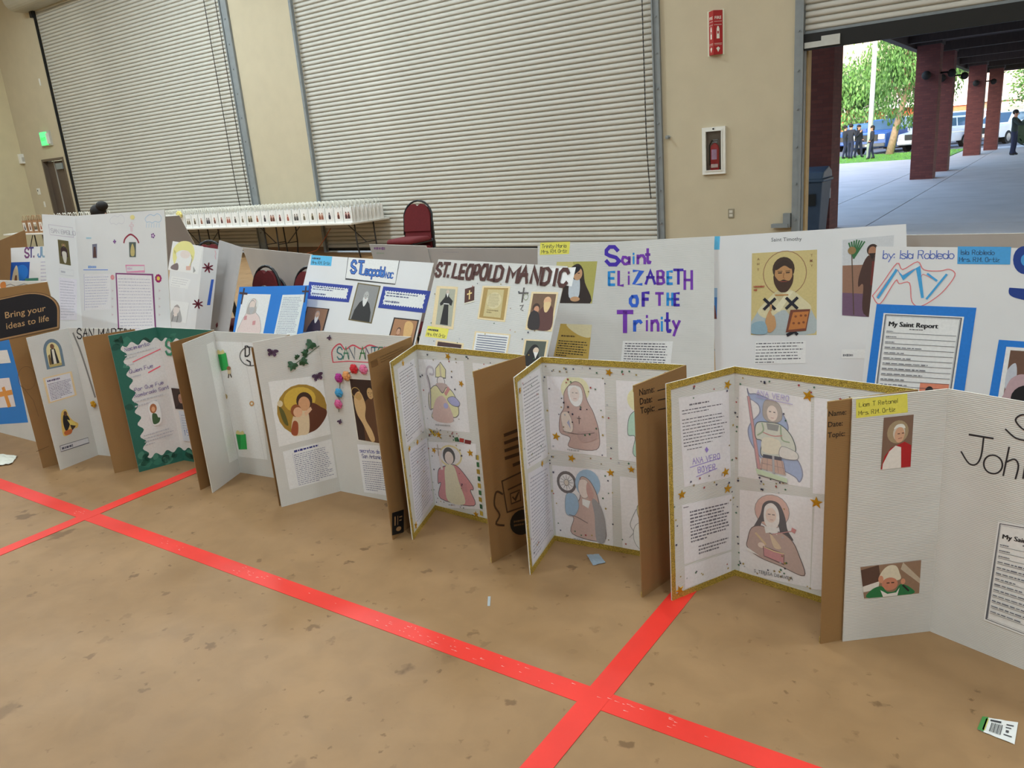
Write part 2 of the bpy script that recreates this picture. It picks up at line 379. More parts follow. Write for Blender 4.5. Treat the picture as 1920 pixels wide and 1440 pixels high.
# ------------------------------------------------------------------ panels, print and lettering
class Panel:
    """flat board panel: origin at the lower left of the printed face, U to the right, V up, N out of the face"""
    def __init__(s, O, U, V, w, h, th=.005):
        s.O = Vector(O); s.U = Vector(U).normalized(); s.V = Vector(V).normalized(); s.N = s.U.cross(s.V).normalized()
        s.w = w; s.h = h; s.th = th; s.obj = None; s.n = 0
    def uv(s, px, py, back=False):
        O = s.O - s.N*s.th if back else s.O
        d = ray(px, py); t = (O-EYE).dot(s.N)/d.dot(s.N); P = EYE+d*t-O
        x, y = P.dot(s.U), P.dot(s.V)
        return (s.w-x, y) if back else (x, y)
    def make(s, name, root, mats):
        m = MB(); w, h, t = s.w, s.h, s.th
        m.add([(0, 0, 0), (w, 0, 0), (w, h, 0), (0, h, 0), (0, 0, -t), (w, 0, -t), (w, h, -t), (0, h, -t)], [])
        for i, f in ((0, (0, 1, 2, 3)), (1, (4, 7, 6, 5)), (2, (0, 4, 5, 1)), (2, (1, 5, 6, 2)), (2, (2, 6, 7, 3)), (2, (3, 7, 4, 0))):
            m.f.append(list(f)); m.mi.append(i); m.c.append(None)
        o = m.build(name, mats, root)
        M = Matrix((s.U, s.V, s.N)).transposed().to_4x4(); M.translation = s.O-(root.location if root else Vector())
        o.matrix_local = M; s.obj = o; return s
def catmull(pts, n=5, closed=True):
    out = []; m = len(pts)
    R = range(m) if closed else range(m-1)
    for i in R:
        if closed: p0, p1, p2, p3 = pts[i-1], pts[i], pts[(i+1) % m], pts[(i+2) % m]
        else: p0, p1, p2, p3 = pts[max(i-1, 0)], pts[i], pts[i+1], pts[min(i+2, m-1)]
        for k in range(n):
            t = k/n; t2 = t*t; t3 = t2*t
            out.append(tuple(.5*(2*p1[j]+(p2[j]-p0[j])*t+(2*p0[j]-5*p1[j]+4*p2[j]-p3[j])*t2+(3*p1[j]-p0[j]-3*p2[j]+p3[j])*t3) for j in (0, 1)))
    if not closed: out.append(tuple(pts[-1]))
    return out
# single-stroke hand lettering; x 0-8, y hex: 0 descender, 4 base line, a x-height, e capital height
GL = {
'A': '044e84 1979', 'B': '040e5e7d7a5909 5978855404', 'C': '8c6e2e0c06246486', 'D': '040e4e7c764404', 'E': '740e' and '7404 040e7e 0969', 'F': '040e7e 0969', 'G': '8c6e2e0c06246486 864a' and '8c6e2e0c0624648688 8858',
'H': '040e 848e 0989', 'I': '444e', 'J': '6e66543405 3e8e' and '6e6654240617', 'K': '040e 7e08 2974', 'L': '0e0474', 'M': '040e488e84', 'N': '040e848e', 'O': '2e0c0624647686' and '2e0b0724647' '77b6e2e',
'P': '040e5e7d7a5808', 'Q': '2e0b07246477' '7b6e2e 5784', 'R': '040e5e7d7a5909 4974', 'S': '7c5e2e0c1a687' '6542406' and '7c5e2e0c0a2968866' '4240' '6', 'T': '0e8e 444e', 'U': '0e0624648' '68e', 'V': '0e448e', 'W': '0e244b648e', 'X': '048e 0e84', 'Y': '0e488e 4844', 'Z': '0e8e0484',
'a': '7a74 783a1a0806244476', 'b': '0e04 0819496a78664' '40405' and '0e04 083a5a7876542406', 'c': '793a1a080624547' '5', 'd': '7e74 783a1a0806245476', 'e': '0777793a1a0806245475', 'f': '6d4e2c24 0a6a', 'g': '7a7150' '1011 783a1a0806245476', 'h': '0e04 083a5a7874',
'i': '4a44 4d4c', 'j': '5a5130' '01 5d5c', 'k': '0e04 6a07 2864', 'l': '4e44', 'm': '0a04 082a4844 483' 'a' and '0a04 082a3a4844 486a7a8884', 'n': '0a04 083a5a7874', 'o': '2a080624546678' '5a2a' and '2a08062454767' '85a2a', 'p': '0a00 083a5a7876542406', 'q': '7a70 783a1a0806245476',
'r': '0a04 083a5a69', 's': '695a1a0917675' '41405' and '795a2a0928678654' '2405', 't': '3e3554 0a6a' and '3e35446475 0a6a', 'u': '0a0624547' '6 7a74', 'v': '0a447a', 'w': '0a244864' '8a', 'x': '047a 0a74', 'y': '0a44 8a4420' and '0a45 8a4510', 'z': '0a7a0474',
'.': '4445', ',': '4532', ':': '4546 494a', '-': '2868', "'": '4e4c', '!': '4e47 4544', '?': '0c2e5e7c7a4847 4544', '(': '5e3b3752', ')': '3e5b5732',
'1': '2c4e44', '2': '0c2e5e7c7a0474', '3': '0d5e7d7b59 5977755404' , '0': '2e0b072464777b6e2e', '8': '392b3d5d6b5939275454' and '3a1c2e5e6c5a3a1814546876' '5a' , '7': '0e7e24', '5': '7e1e0a4a78765424', '9': '796e2e0c0a3969 796474'}
def glyph(ch):
    s = GL.get(ch)
    if s is None: return []
    return [[(int(t[i], 16), int(t[i+1], 16)-4) for i in range(0, len(t)-1, 2)] for t in s.split()]
_txt = {}
def text_mesh(body, bold=0.0):
    key = (body, bold)
    if key in _txt: return _txt[key]
    cu = bpy.data.curves.new('t', 'FONT'); cu.body = body; cu.size = 1; cu.resolution_u = 2; cu.offset = bold
    ob = bpy.data.objects.new('t', cu); COL.objects.link(ob)
    me = bpy.data.meshes.new_from_object(ob)
    V = [(v.co.x, v.co.y) for v in me.vertices]; Fs = [tuple(p.vertices) for p in me.polygons]
    bpy.data.objects.remove(ob); bpy.data.curves.remove(cu); bpy.data.meshes.remove(me)
    _txt[key] = (V, Fs); return _txt[key]
class Art:
    """flat print on a panel. quad: 4 photo pixels (tl, tr, br, bl) turned into panel metres, or uv=(u0,v0,u1,v1).
    drawing coordinates are 0..1, x right, y DOWN."""
    def __init__(s, P, quad=None, uv=None, back=False, gain=1.12, z0=.0006):
        s.P = P; s.back = back; s.m = MB(); s.lay = 0; s.g = gain; s.z0 = z0+.00025*(P.n % 4); P.n += 1
        if uv: u0, v0, u1, v1 = uv; s.q = [(u0, v1), (u1, v1), (u1, v0), (u0, v0)]
        else: s.q = [P.uv(*p, back=back) for p in quad]
        a = Vector(s.q[1])-Vector(s.q[0]); b = Vector(s.q[3])-Vector(s.q[0]); s.sx, s.sy = a.length, b.length
        s.rr = random.Random(int(s.q[0][0]*1e4)+P.n)
    ys = 1.0; clip = False
    def mp(s, x, y):
        q = s.q; y = y*s.ys
        u = (1-x)*(1-y)*q[0][0]+x*(1-y)*q[1][0]+x*y*q[2][0]+(1-x)*y*q[3][0]
        v = (1-x)*(1-y)*q[0][1]+x*(1-y)*q[1][1]+x*y*q[2][1]+(1-x)*y*q[3][1]
        z = s.z0+.00012*s.lay
        return (s.P.w-u, v, -s.P.th-z) if s.back else (u, v, z)
    def _c(s, c): s.m.col = L3(c, s.g)
    def poly(s, pts, c, smooth=False, line=None, lw=.006):
        if smooth: pts = catmull(pts, 5)
        if s.clip: pts = [(min(1, max(0, a)), min(1, max(0, b))) for a, b in pts]
        s._c(c); s.m.add([s.mp(*p) for p in pts], [list(range(len(pts)))]); s.lay += 1
        if line: s.line(list(pts)+[pts[0]], lw, line)
        return s
    def rect(s, c, x0=0, y0=0, x1=1, y1=1, line=None, lw=.006):
        if (x0, y0, x1, y1) == (0, 0, 1, 1): s.clip = True
        return s.poly([(x0, y0), (x1, y0), (x1, y1), (x0, y1)], c, line=line, lw=lw)
    def ell(s, cx, cy, rx, ry, c, line=None, lw=.006, n=20, a0=0, a1=360):
        pts = [(cx+rx*cos(radians(a0+(a1-a0)*i/n)), cy+ry*sin(radians(a0+(a1-a0)*i/n))) for i in range(n+(0 if a1-a0 == 360 else 1))]
        return s.poly(pts, c, line=line, lw=lw)
    def ring(s, cx, cy, rx, ry, w, c, a0=0, a1=360, n=26):
        return s.line([(cx+rx*cos(radians(a0+(a1-a0)*i/n)), cy+ry*sin(radians(a0+(a1-a0)*i/n))) for i in range(n+1)], w, c)
    def line(s, pts, w, c, smooth=False):
        """stroke, width as a fraction of the drawing's width"""
        if smooth: pts = catmull(pts, 4, False)
        s._c(c); W = w*s.sx/2; k = s.sy/s.sx
        Q = [Vector((p[0], p[1]*k)) for p in pts]; vs = []; n = len(Q); h = w/2
        for i in range(n):
            d = Q[min(i+1, n-1)]-Q[max(i-1, 0)]
            if d.length < 1e-9: d = Vector((1, 0))
            d.normalize(); nn = Vector((-d.y, d.x))
            e = -d*h if i == 0 else (d*h if i == n-1 else Vector((0, 0)))
            if 0 < i < n-1:
                a = (Q[i]-Q[i-1]); b = (Q[i+1]-Q[i])
                if a.length > 1e-9 and b.length > 1e-9: nn = nn/max(.5, abs(nn.dot(Vector((-a.y, a.x)).normalized())))
            for sg in (-1, 1):
                p = Q[i]+e*.6+nn*h*sg; vs.append(s.mp(p.x, p.y/k))
        s.m.add(vs, [(2*i, 2*i+1, 2*i+3, 2*i+2) for i in range(n-1)]); s.lay += 1; return s
    def hand(s, txt, x, y, size, c, w=.09, slant=0.0, dx=1.28, jit=.04, cols=None):
        """stroke lettering: (x,y) left end of base line, size = capital height (fraction of width)"""
        k = s.sx/s.sy; u = size/10.0; cx = x; j = 0
        for ch in txt:
            if ch == ' ': cx += u*5; continue
            cc = cols[j % len(cols)] if cols else c; j += 1
            wid = {'i': 2, 'l': 2, 'I': 2, '.': 2, ',': 2, ':': 2, 'j': 5, 'm': 9, 'M': 9, "'": 2, '!': 2}.get(ch, 8 if ch.isupper() else 7)
            x0 = 4-wid/2 if wid < 6 else 0
            oy = s.rr.uniform(-jit, jit)*size*10*u/10 if jit else 0
            lay = s.lay
            for st in glyph(ch):
                s.line([(cx+u*.8*(px-x0)*.95+slant*u*py, y-(u*py+oy*1)*k) for px, py in st], w*size, cc); s.lay = lay
            cx += u*.8*wid*dx
        s.lay += 1; return s
    def type(s, txt, x, y, size, c, bold=0.0, align='l', stretch=1.0, slant=0.0):
        V, Fs = text_mesh(txt, bold); k = s.sx/s.sy
        if not V: return s
        xs = [v[0] for v in V]; W = (max(xs)-min(xs))*size*stretch; off = {'l': 0, 'c': -W/2, 'r': -W}[align]-min(xs)*size*stretch
        s._c(c); s.m.add([s.mp(x+off+(v[0]+slant*v[1])*size*stretch, y-v[1]*size*k) for v in V], Fs); s.lay += 1; return s
    def para(s, x0, y0, x1, y1, rows, c, fill=.92, th=.32, slope=0.0, ragged=.15, dens=1.0):
        """lines of writing too small to read: word-length strokes"""
        s._c(c); dy = (y1-y0)/rows
        for i in range(rows):
            y = y0+dy*(i+.5); x = x0; end = x1-(s.rr.uniform(0, ragged)*(x1-x0))
            if i == rows-1: end = x0+(x1-x0)*s.rr.uniform(.3, .7)
            while x < end:
                l = s.rr.uniform(.03, .1)*(x1-x0)*dens; e = min(x+l, end); h = dy*th*s.rr.uniform(.7, 1.1)/2
                yy = y+slope*(x-x0); y2 = y+slope*(e-x0)
                s.m.add([s.mp(x, yy-h), s.mp(e, y2-h), s.mp(e, y2+h), s.mp(x, yy+h)], [(0, 1, 2, 3)])
                x = e+(1-fill)*l+.012*(x1-x0)
        s.lay += 1; return s
    def done(s, name, label=None, mat=None, kind=None):
        if 'drawing' in name:      # crayon and pencil: thin colour on white paper
            pc = L3((240, 238, 242), s.g)
            s.m.c = [tuple(a*(1-f)+b*f for a, b in zip(c, pc)) for c in s.m.c for f in [.34 if sum(c)/3 > .1 else .12]]
        o = s.m.build(name, mat or print_mat(), s.P.obj)
        if label: o['label'] = label
        if kind: o['kind'] = kind
        return o
def paper(P, name, quad=None, uv=None, c=(236, 236, 238), back=False, label=None):
    return Art(P, quad, uv, back).rect(c)

# ------------------------------------------------------------------ tri-fold boards
WHITEB = corrugated('white_corrugated_face', (224, 223, 220), strength=.35)
SMOOTHB = pm('white_smooth_face', (236, 236, 238), .55, .02, 4)
KRAFT = corrugated('brown_kraft_back', (158, 121, 76), strength=.15, rough=.85)
GREYB = pm('plain_white_back', (212, 208, 204), .75, .03, 5)
EDGE = pm('board_edge', (226, 222, 212), .8, .05, 40)
EDGEK = pm('kraft_edge', (150, 116, 76), .85, .08, 40)
UP = Vector((0, 0, 1))
def tri_board(name, label, corners, h, front=WHITEB, back=KRAFT, edge=EDGE, group=None, cat='display board', names=('left_wing', 'center_panel', 'right_wing')):
    pts = [Vector((p[0], p[1], 0)) for p in corners]
    base = sum(pts, Vector())/len(pts)
    root = empty(name, base, label=label, cat=cat, group=group); out = []
    for i in range(len(pts)-1):
        a, b = pts[i], pts[i+1]
        p = Panel(a, b-a, UP, (b-a).length, h).make(names[i], root, [front, back, EDGEK if names[i] == 'right_wing' else edge]); out.append(p)
    return root, out
def lean_board(name, label, tl, tr, h, tilt, front=WHITEB, back=KRAFT, edge=EDGE, group=None, cat='display board', part='front_panel', th=.005):
    """one flat board leaning back: top corners given, the face runs down towards the viewer"""
    tl = Vector(tl); tr = Vector(tr); U = (tr-tl).normalized()
    nh = Vector((-U.y, U.x, 0)).normalized()            # away from the viewer
    D = (UP*cos(radians(tilt))+nh*sin(radians(tilt))); D = (D-U*D.dot(U)).normalized()
    O = tl-D*h
    root = empty(name, (tl+tr)/2-D*h, label=label, cat=cat, group=group)
    p = Panel(O, U, D, (tr-tl).length, h, th).make(part, root, [front, back, edge])
    return root, p
FG = 'tri-fold boards standing on the floor'
def F2(p): v = flo(*p); return (v.x, v.y)
def mix(a, b, t): return (a[0]+(b[0]-a[0])*t, a[1]+(b[1]-a[1])*t)
H0 = .92
p3_0 = F2((80.5, 877.5)); p2_0 = flo(88, 527, 1.245)
b0, B0 = tri_board('science_board', 'tall brown-backed board at the far left, its wing printed with a slogan on black', [(p2_0.x-1.75, p2_0.y-.28), (p2_0.x-1.45, p2_0.y-.02), (p2_0.x, p2_0.y), p3_0], 1.24, group=FG)
b1, B1 = tri_board('science_board', 'white board with an arched blue picture and a seated gold figure on its wing', [F2((113.5, 881.5)), F2((184.7, 853)), (-4.86, 2.66), F2((215, 887))], H0, group=FG)
v = flo(400, 619, H0)
b2, B2 = tri_board('science_board', 'white board with a wavy dark green painted border', [F2((261, 885.5)), F2((345, 863)), (v.x, v.y), F2((375.3, 918.8))], H0, group=FG)
b3, B3 = tri_board('science_board', 'plain white board with two small green paper bags stuck inside', [F2((399.2, 924.4)), F2((451, 886)), (-3.56, 2.83), (-3.505, 2.525)], H0, group=FG)
v = flo(770, 631.7, .955)
b4, B4 = tri_board('science_board', 'white board with a round saint picture, ivy, butterflies and paper roses', [F2((528, 951)), F2((638.8, 920.8)), (v.x, v.y), F2((735.6, 1012))], .955, group=FG)
v = flo(982.8, 664, H0)
b5, B5 = tri_board('science_board', 'gold glitter edged board with a bishop drawing above a red-cloaked figure', [F2((774.3, 1012)), F2((816.6, 955)), (v.x, v.y), F2((921.7, 1055))], .915, group=FG)
v = flo(1285, 683, .915)
b6, B6 = tri_board('science_board', 'gold glitter edged board with two coloured drawings of nuns', [F2((995, 1078)), F2((1040, 1013)), (v.x, v.y), F2((1203, 1120))], .912, group=FG)
v = flo(1720, 731, .92)
b7, B7 = tri_board('science_board', 'gold glitter edged board with a knight drawing above a nun writing in a red book', [F2((1260, 1127)), F2((1378, 1078)), (v.x, v.y), F2((1537, 1206))], .922, group=FG)
p8a, p8b = F2((1580, 1203)), F2((1743, 1183.7)); e = Vector((flo(1920, 1256).x-p8b[0], flo(1920, 1256).y-p8b[1])).normalized()
p8c = (p8b[0]+e.x*.61, p8b[1]+e.y*.61)
b8, B8 = tri_board('science_board', 'white board at the right edge with two photos of a man in papal clothes', [p8a, p8b, p8c, (p8c[0]+.1, p8c[1]-.29)], .926, group=FG)

# ---- second row: boards leaning on stacked chairs
CG = 'boards leaning in the second row'
def T(px, py, z): return flo(px, py, z)
c1, LEO1 = lean_board('poster_board', 'white leaning board with blue hand lettering and a black-and-white portrait of a bearded man', T(582, 478, 1.25), T(813, 493, 1.205), .88, 26, front=SMOOTHB, group=CG)
c2, LEO2 = lean_board('poster_board', 'pale grey leaning board with brown capital letters and several small framed pictures', T(822, 486, 1.235), T(1064, 499, 1.215), .86, 26, front=WHITEB, group=CG)
c3, ELIZ = lean_board('poster_board', 'white leaning board with large blue and purple painted title letters', T(1008, 461, 1.25), T(1339, 443, 1.255), .85, 16, group=CG)
c4, TIM = lean_board('poster_board', 'white leaning board with a gold icon of a bearded bishop holding a book', T(1333, 444, 1.25), T(1699, 420, 1.25), .885, 14, front=SMOOTHB, group=CG)
c5, ISLA = lean_board('poster_board', 'white leaning board with a report sheet on bright blue paper and outlined letters', T(1643, 462, 1.28), T(2020, 466, 1.28), .86, 10, front=SMOOTHB, group=CG)
c6, BLUE = lean_board('poster_board', 'small bright blue folder board with a drawing of a bearded man', T(449, 538, 1.06), T(579, 535, 1.075), .56, 24, front=pm('blue_card', (32, 130, 226), .6, .03, 5), back=pm('blue_card', (32, 130, 226)), edge=pm('blue_card', (32, 130, 226)), group=CG, cat='folder')
# ---- big white board on the left (stands on a table) : left wing, centre, right wing folded back
r_, BIG = lean_board('poster_board', 'big white board with pencil clouds, a red arch and a purple-framed report', T(140, 405, 1.63), T(308, 393, 1.63), .93, 11, front=SMOOTHB, back=GREYB, group=CG, part='center_panel')
wl_ = Vector(T(79, 411, 1.63)); fo = BIG.O; 
def wing(root, P, tip_top, tip_bot, name, mats, left=True):
    """wing hinged on a side of panel P; its outer edge goes through two photo points at the same slant length"""
    a = P.O if left else P.O+P.U*P.w
    top = a+P.V*P.h; t = Vector(tip_top)
    U = (top-t) if left else (t-top); U = U-P.V*U.dot(P.V); L = U.length; V = P.V
    O = a-U if left else a
    q = Panel(O, U, V, L, P.h).make(name, root, mats); return q
BIGL = wing(r_, BIG, T(79, 411, 1.63), None, 'left_wing', [SMOOTHB, GREYB, EDGE], True)
gr_, GREYP = lean_board('poster_board', 'white board back coloured in shaded grey, leaning behind the big white board and the saint drawing', T(262, 409, 1.47), T(336, 404, 1.47), .88, -24, front=pm('shaded_back', (176, 172, 172), .75, .03, 5), back=SMOOTHB, group=CG)  # white back seen in shade: the shade is put into the face colour
# saint drawing board: folded, three visible faces
r2_, SD = lean_board('poster_board', 'white folded board with a yellow-haloed saint drawing and dark red paper flowers', T(324, 452, 1.27), T(382, 463, 1.255), .83, 16, front=SMOOTHB, back=GREYB, group=CG, part='left_wing')
SDC = wing(r2_, SD, T(411, 462, 1.245), None, 'center_panel', [SMOOTHB, GREYB, EDGE], False)
sr_, SDR = lean_board('poster_board', 'folded board back coloured in shaded grey, right of the red paper flowers', T(411, 450, 1.26), T(455, 464, 1.245), .83, 19, front=pm('shaded_back', (176, 172, 172), .75, .03, 5), back=GREYB, group=CG)  # same darkened white, shade mixed into the colour of this face
r3_, JUAN = lean_board('poster_board', 'white board with coloured capital letters and a bright blue picture at far left', T(20, 465, 1.29), T(128, 459, 1.29), .84, 14, front=SMOOTHB, group=CG)
r4_, BOX = lean_board('poster_board', 'plain brown cardboard back of a board behind the far left poster', T(-60, 476, 1.32), T(47, 431, 1.41), .9, -6, front=KRAFT, back=KRAFT, edge=EDGEK, group=CG)
# ---- third row: backs of boards that face the other side
BG = 'board backs in the third row'
def backb(label, a, za, b, zb, h=.8, tilt=-12): return lean_board('poster_board', label, T(*a, za), T(*b, zb), h, tilt, front=GREYB, back=SMOOTHB, group=BG)
k1, K1 = backb('pale blank board back behind the stacked red chairs and blue folder', (454, 464), 1.10, (585, 477), 1.06)
k2, K2 = backb('pale board back with faint purple and green handwriting below the empty red chair', (692, 458), 1.16, (799, 461), 1.15)
k3, K3 = backb('wide grey board back behind the brown lettered board', (797, 465), 1.13, (1026, 466), 1.13)
k4, K4 = backb('grey board back behind the blue-papered report board at right', (1690, 441), 1.18, (2000, 436), 1.18)
# ------------------------------------------------------------------ stacking chairs
BURG = pm('burgundy_fabric', (112, 32, 38), .85, .12, 60, bump=.2)
FRAME = pm('black_tube', (30, 34, 40), .4, .08, 10)
def chair_parts():
    P = {}
    # backrest pad: arch outline with a notch-shaped hand hole at the top
    def arch(w, h, r0=0.0, n=12):
        pts = [(-w/2, 0), (w/2, 0), (w/2, h-w*.48)]
        pts += [(w/2*cos(pi*i/n), h-w*.48+w*.48*sin(pi*i/n)) for i in range(1, n)]
        return pts+[(-w/2, h-w*.48)]
    def place(p, dy): return (p[0], dy, p[1])
    tilt = radians(9)
    def xf(p): # hinge at seat back
        x, y, z = p; y2 = y*cos(tilt)+z*sin(tilt); z2 = -y*sin(tilt)+z*cos(tilt); return (x, .2+y2, .46+z2)
    out = arch(.40, .36); m = MB(); n = len(out)
    # keep the hand hole open: pad stops under it in the middle
    out2 = []
    for x, z in out:
        out2.append((x, z))
    hole = [(.055, .345), (0, .312), (-.055, .345)]
    idx = [i for i, (x, z) in enumerate(out2) if z > .345]
    out2 = [p for p in out2 if p[1] <= .3455 or abs(p[0]) > .055]
    k = max(i for i, p in enumerate(out2) if p[0] > .05 and p[1] > .3)
    out2 = out2[:k+1]+hole+out2[k+1:]
    n = len(out2)
    fr_ = [(x, -.022, z) for x, z in out2]; bk = [(x, .016, z) for x, z in out2]
    m.add([xf((x, y, z+.06)) for x, y, z in fr_+bk], [list(range(n))[::-1], list(range(n, 2*n))]+[(i, (i+1) % n, n+(i+1) % n, n+i) for i in range(n)])
    P['backrest'] = (m.mesh('backrest', BURG), None)
    a = arch(.43, .385); f = MB(); f.smooth = True
    path = [a[0], ]
    loop = [(-.215, -.04)]+[(-.215, .1), (-.215, .21)]+[(.215*-cos(pi*i/12), .385-.206+.206*sin(pi*i/12)) for i in range(1, 12)]+[(.215, .21), (.215, .1), (.215, -.04)]
    f.tube([xf((x, 0, z+.06)) for x, z in loop], .013, 8)
    P['back_frame'] = (f.mesh('back_frame', FRAME), None)
    s = MB(); s.smooth = True
    prof = []
    for (w_, d_, z_) in ((.40, .40, .405), (.44, .44, .415), (.44, .44, .44), (.41, .41, .462), (.30, .30, .468)):
        ring = []
        for i in range(24):
            t = 2*pi*i/24; c_, s_ = cos(t), sin(t); e = .35
            ring.append((w_/2*math.copysign(abs(c_)**e, c_), -.02+d_/2*math.copysign(abs(s_)**e, s_), z_))
        prof.append(ring)
    vs = [p for r in prof for p in r]; fs = [(j*24+i, j*24+(i+1) % 24, (j+1)*24+(i+1) % 24, (j+1)*24+i) for j in range(4) for i in range(24)]+[list(range(24))[::-1], list(range(96, 120))]
    s.add(vs, fs); P['seat'] = (s.mesh('seat', BURG), None)
    legs = []
    for sx in (-1, 1):
        g = MB(); g.smooth = True; g.tube([(sx*.19, -.19, .41), (sx*.205, -.215, .2), (sx*.215, -.235, .0)], .012, 8); legs.append(g.mesh('leg', FRAME))
        g = MB(); g.smooth = True; g.tube([(sx*.215, .195, .43), (sx*.21, .21, .36), (sx*.215, .26, .15), (sx*.22, .29, .0)], .012, 8); legs.append(g.mesh('leg', FRAME))
    P['legs'] = legs
    g = MB(); g.tube([(-.2, -.19, .40), (.2, -.19, .40)], .01, 6); P['front_rail'] = (g.mesh('front_rail', FRAME), None)
    for sx in (-1, 1):
        g = MB(); g.tube([(sx*.2, -.19, .40), (sx*.213, .2, .40)], .01, 6); P['side_rail%d' % sx] = (g.mesh('side_rail', FRAME), None)
    return P
CP = chair_parts()
def chair(loc, rz, label, group):
    r = empty('stacking_chair', loc, rz, label, 'chair', group)
    for k in ('seat', 'backrest', 'back_frame', 'front_rail'): link(k, CP[k][0], r)
    for sx in (-1, 1): link('side_rail', CP['side_rail%d' % sx][0], r)
    for me in CP['legs']: link('leg', me, r)
    return r
# the empty red chair high on its stack by the middle door
cs = EYE+ray(768, 452)*(9.9/FPX); cz = .115*4
sx_, sy_ = cs.x, cs.y
RZ = radians(6)
for k in range(5):
    chair((sx_-.03*k*sin(RZ)*0, sy_, .115*k), RZ, 'burgundy chair on top of its stack in front of the middle roll-up door' if k == 4 else
          'burgundy chair, %s of the stack under the empty top chair' % ('lowest', 'second from the floor', 'third from the floor', 'fourth from the floor')[k], 'chairs of the stack by the middle roll-up door')
# chair pairs beside the blue folder
for n_, (px, py, tx) in enumerate(((487, 501, 'left'), (566, 503, 'right'))):
    P = flo(px, py, 1.0)
    for k in range(2):
        chair((P.x+.06+.02*k, P.y-.28+.09*(1-k), .115*k), radians(-6), ('upper' if k else 'lower')+' burgundy chair of the stacked pair behind the %s half of the blue folder' % tx, 'stacked chairs behind the blue folder')
# one chair behind every leaning board
def chair_for(P, back, label, fx=.5, dz=0.0):
    c = P.O+P.U*P.w*fx; ang = math.atan2(P.U.y, P.U.x); n = Vector((-sin(ang), cos(ang), 0))
    c = c+n*back; chair((c.x, c.y, dz), ang, label, 'chairs carrying the leaning boards')
chair_for(LEO1, .26, 'burgundy chair carrying the board with blue hand lettering', .5)
chair_for(LEO2, .26, 'burgundy chair carrying the board with brown capital letters', .5)
chair_for(ELIZ, .26, 'burgundy chair carrying the board with blue and purple title', .5)
chair_for(TIM, .26, 'burgundy chair carrying the board with the gold icon', .5)
chair_for(ISLA, .26, 'burgundy chair carrying the report board on blue paper', .5)
chair_for(SD, .26, 'burgundy chair carrying the board with the yellow-haloed drawing', 1.5)
chair_for(JUAN, .26, 'burgundy chair carrying the far left board with the blue picture', .5)
chair_for(BOX, .0, 'burgundy chair carrying the plain cardboard board back', .5)
for k in range(3): chair_for(GREYP, -.05, 'burgundy chair, %s of the stack under the shaded grey board back at left' % ('lowest', 'middle', 'topmost')[k], .7, .115*k)
for K_, nm in ((K1, 'the pale board back behind the blue folder'), (K2, 'the board back with purple handwriting'), (K3, 'the wide grey board back'), (K4, 'the grey board back at right')):
    c = K_.O+K_.U*K_.w*.5; ang = math.atan2(K_.U.y, K_.U.x)+pi; n = Vector((-sin(ang), cos(ang), 0)); c = c+n*.06
    chair((c.x, c.y, 0), ang, 'burgundy chair facing away, carrying '+nm, 'chairs carrying the leaning boards')

# ------------------------------------------------------------------ folding tables and gift bags
TTOP = pm('white_plastic_top', (224, 221, 214), .5, .03, 6); LEGM = pm('dark_table_leg', (52, 52, 54), .45, .08, 10)
def folding_table(x0, x1, y0, y1, z, label, group='folding tables'):
    r = empty('folding_table', ((x0+x1)/2, (y0+y1)/2, 0), label=label, cat='table', group=group)
    L, D = (x1-x0)/2, (y1-y0)/2
    bevel(MB().box(-L, -D, z-.045, L, D, z).build('tabletop', TTOP, r), .012, 2)
    for sx in (-1, 1):
        lx = sx*(L-.22)
        for sy in (-1, 1):
            ly = sy*(D-.10 if D < .5 else D-.30)
            g = MB(); g.smooth = True; g.tube([(lx, ly, z-.045), (lx+sx*.01, ly, .32), (lx+sx*.015, ly*1.0, .26), (lx+sx*.05, ly*.96, 0)], .016, 8); g.build('leg', LEGM, r)
        g = MB(); g.tube([(lx+sx*.012, -ly, .30), (lx+sx*.012, ly, .30)], .011, 6); g.build('leg_crossbar', LEGM, r)
        g = MB(); g.tube([(lx+sx*.01, 0, .30), (lx-sx*.55, 0, z-.05)], .011, 6); g.build('leg_brace', LEGM, r)
    return r
TZ = .77
fr = flo(658.6, 418, TZ); fl_ = flo(347, 428, TZ); fj = flo(484.5, 421, TZ)
FY = 11.72; TDEP = 1.17
XR = fr.x*FY/fr.y; XJ = fj.x*FY/fj.y
TL_ = XR-XJ
n_tab = ('rightmost of the row, near the red chair', 'second from the right', 'third from the right', 'fourth from the right')
for i in range(4):
    folding_table(XR-(i+1)*TL_+.005, XR-i*TL_-.005, FY, FY+TDEP, TZ, 'white folding table crowded with gift bags, '+n_tab[i])
print('TABLE', XR, XJ, TL_, fr, fl_)
BAGW = pm('white_paper_bag', (238, 236, 232), .7, .04, 12, bump=.08, bscale=20); BAGK = pm('kraft_paper_bag', (170, 128, 92), .8, .06, 12)
HANDW = pm('white_paper_cord', (240, 236, 224), .8, .05, 30); HANDK = pm('kraft_paper_cord', (176, 140, 104), .8, .05, 30)
BW, BD, BH = .255, .118, .31
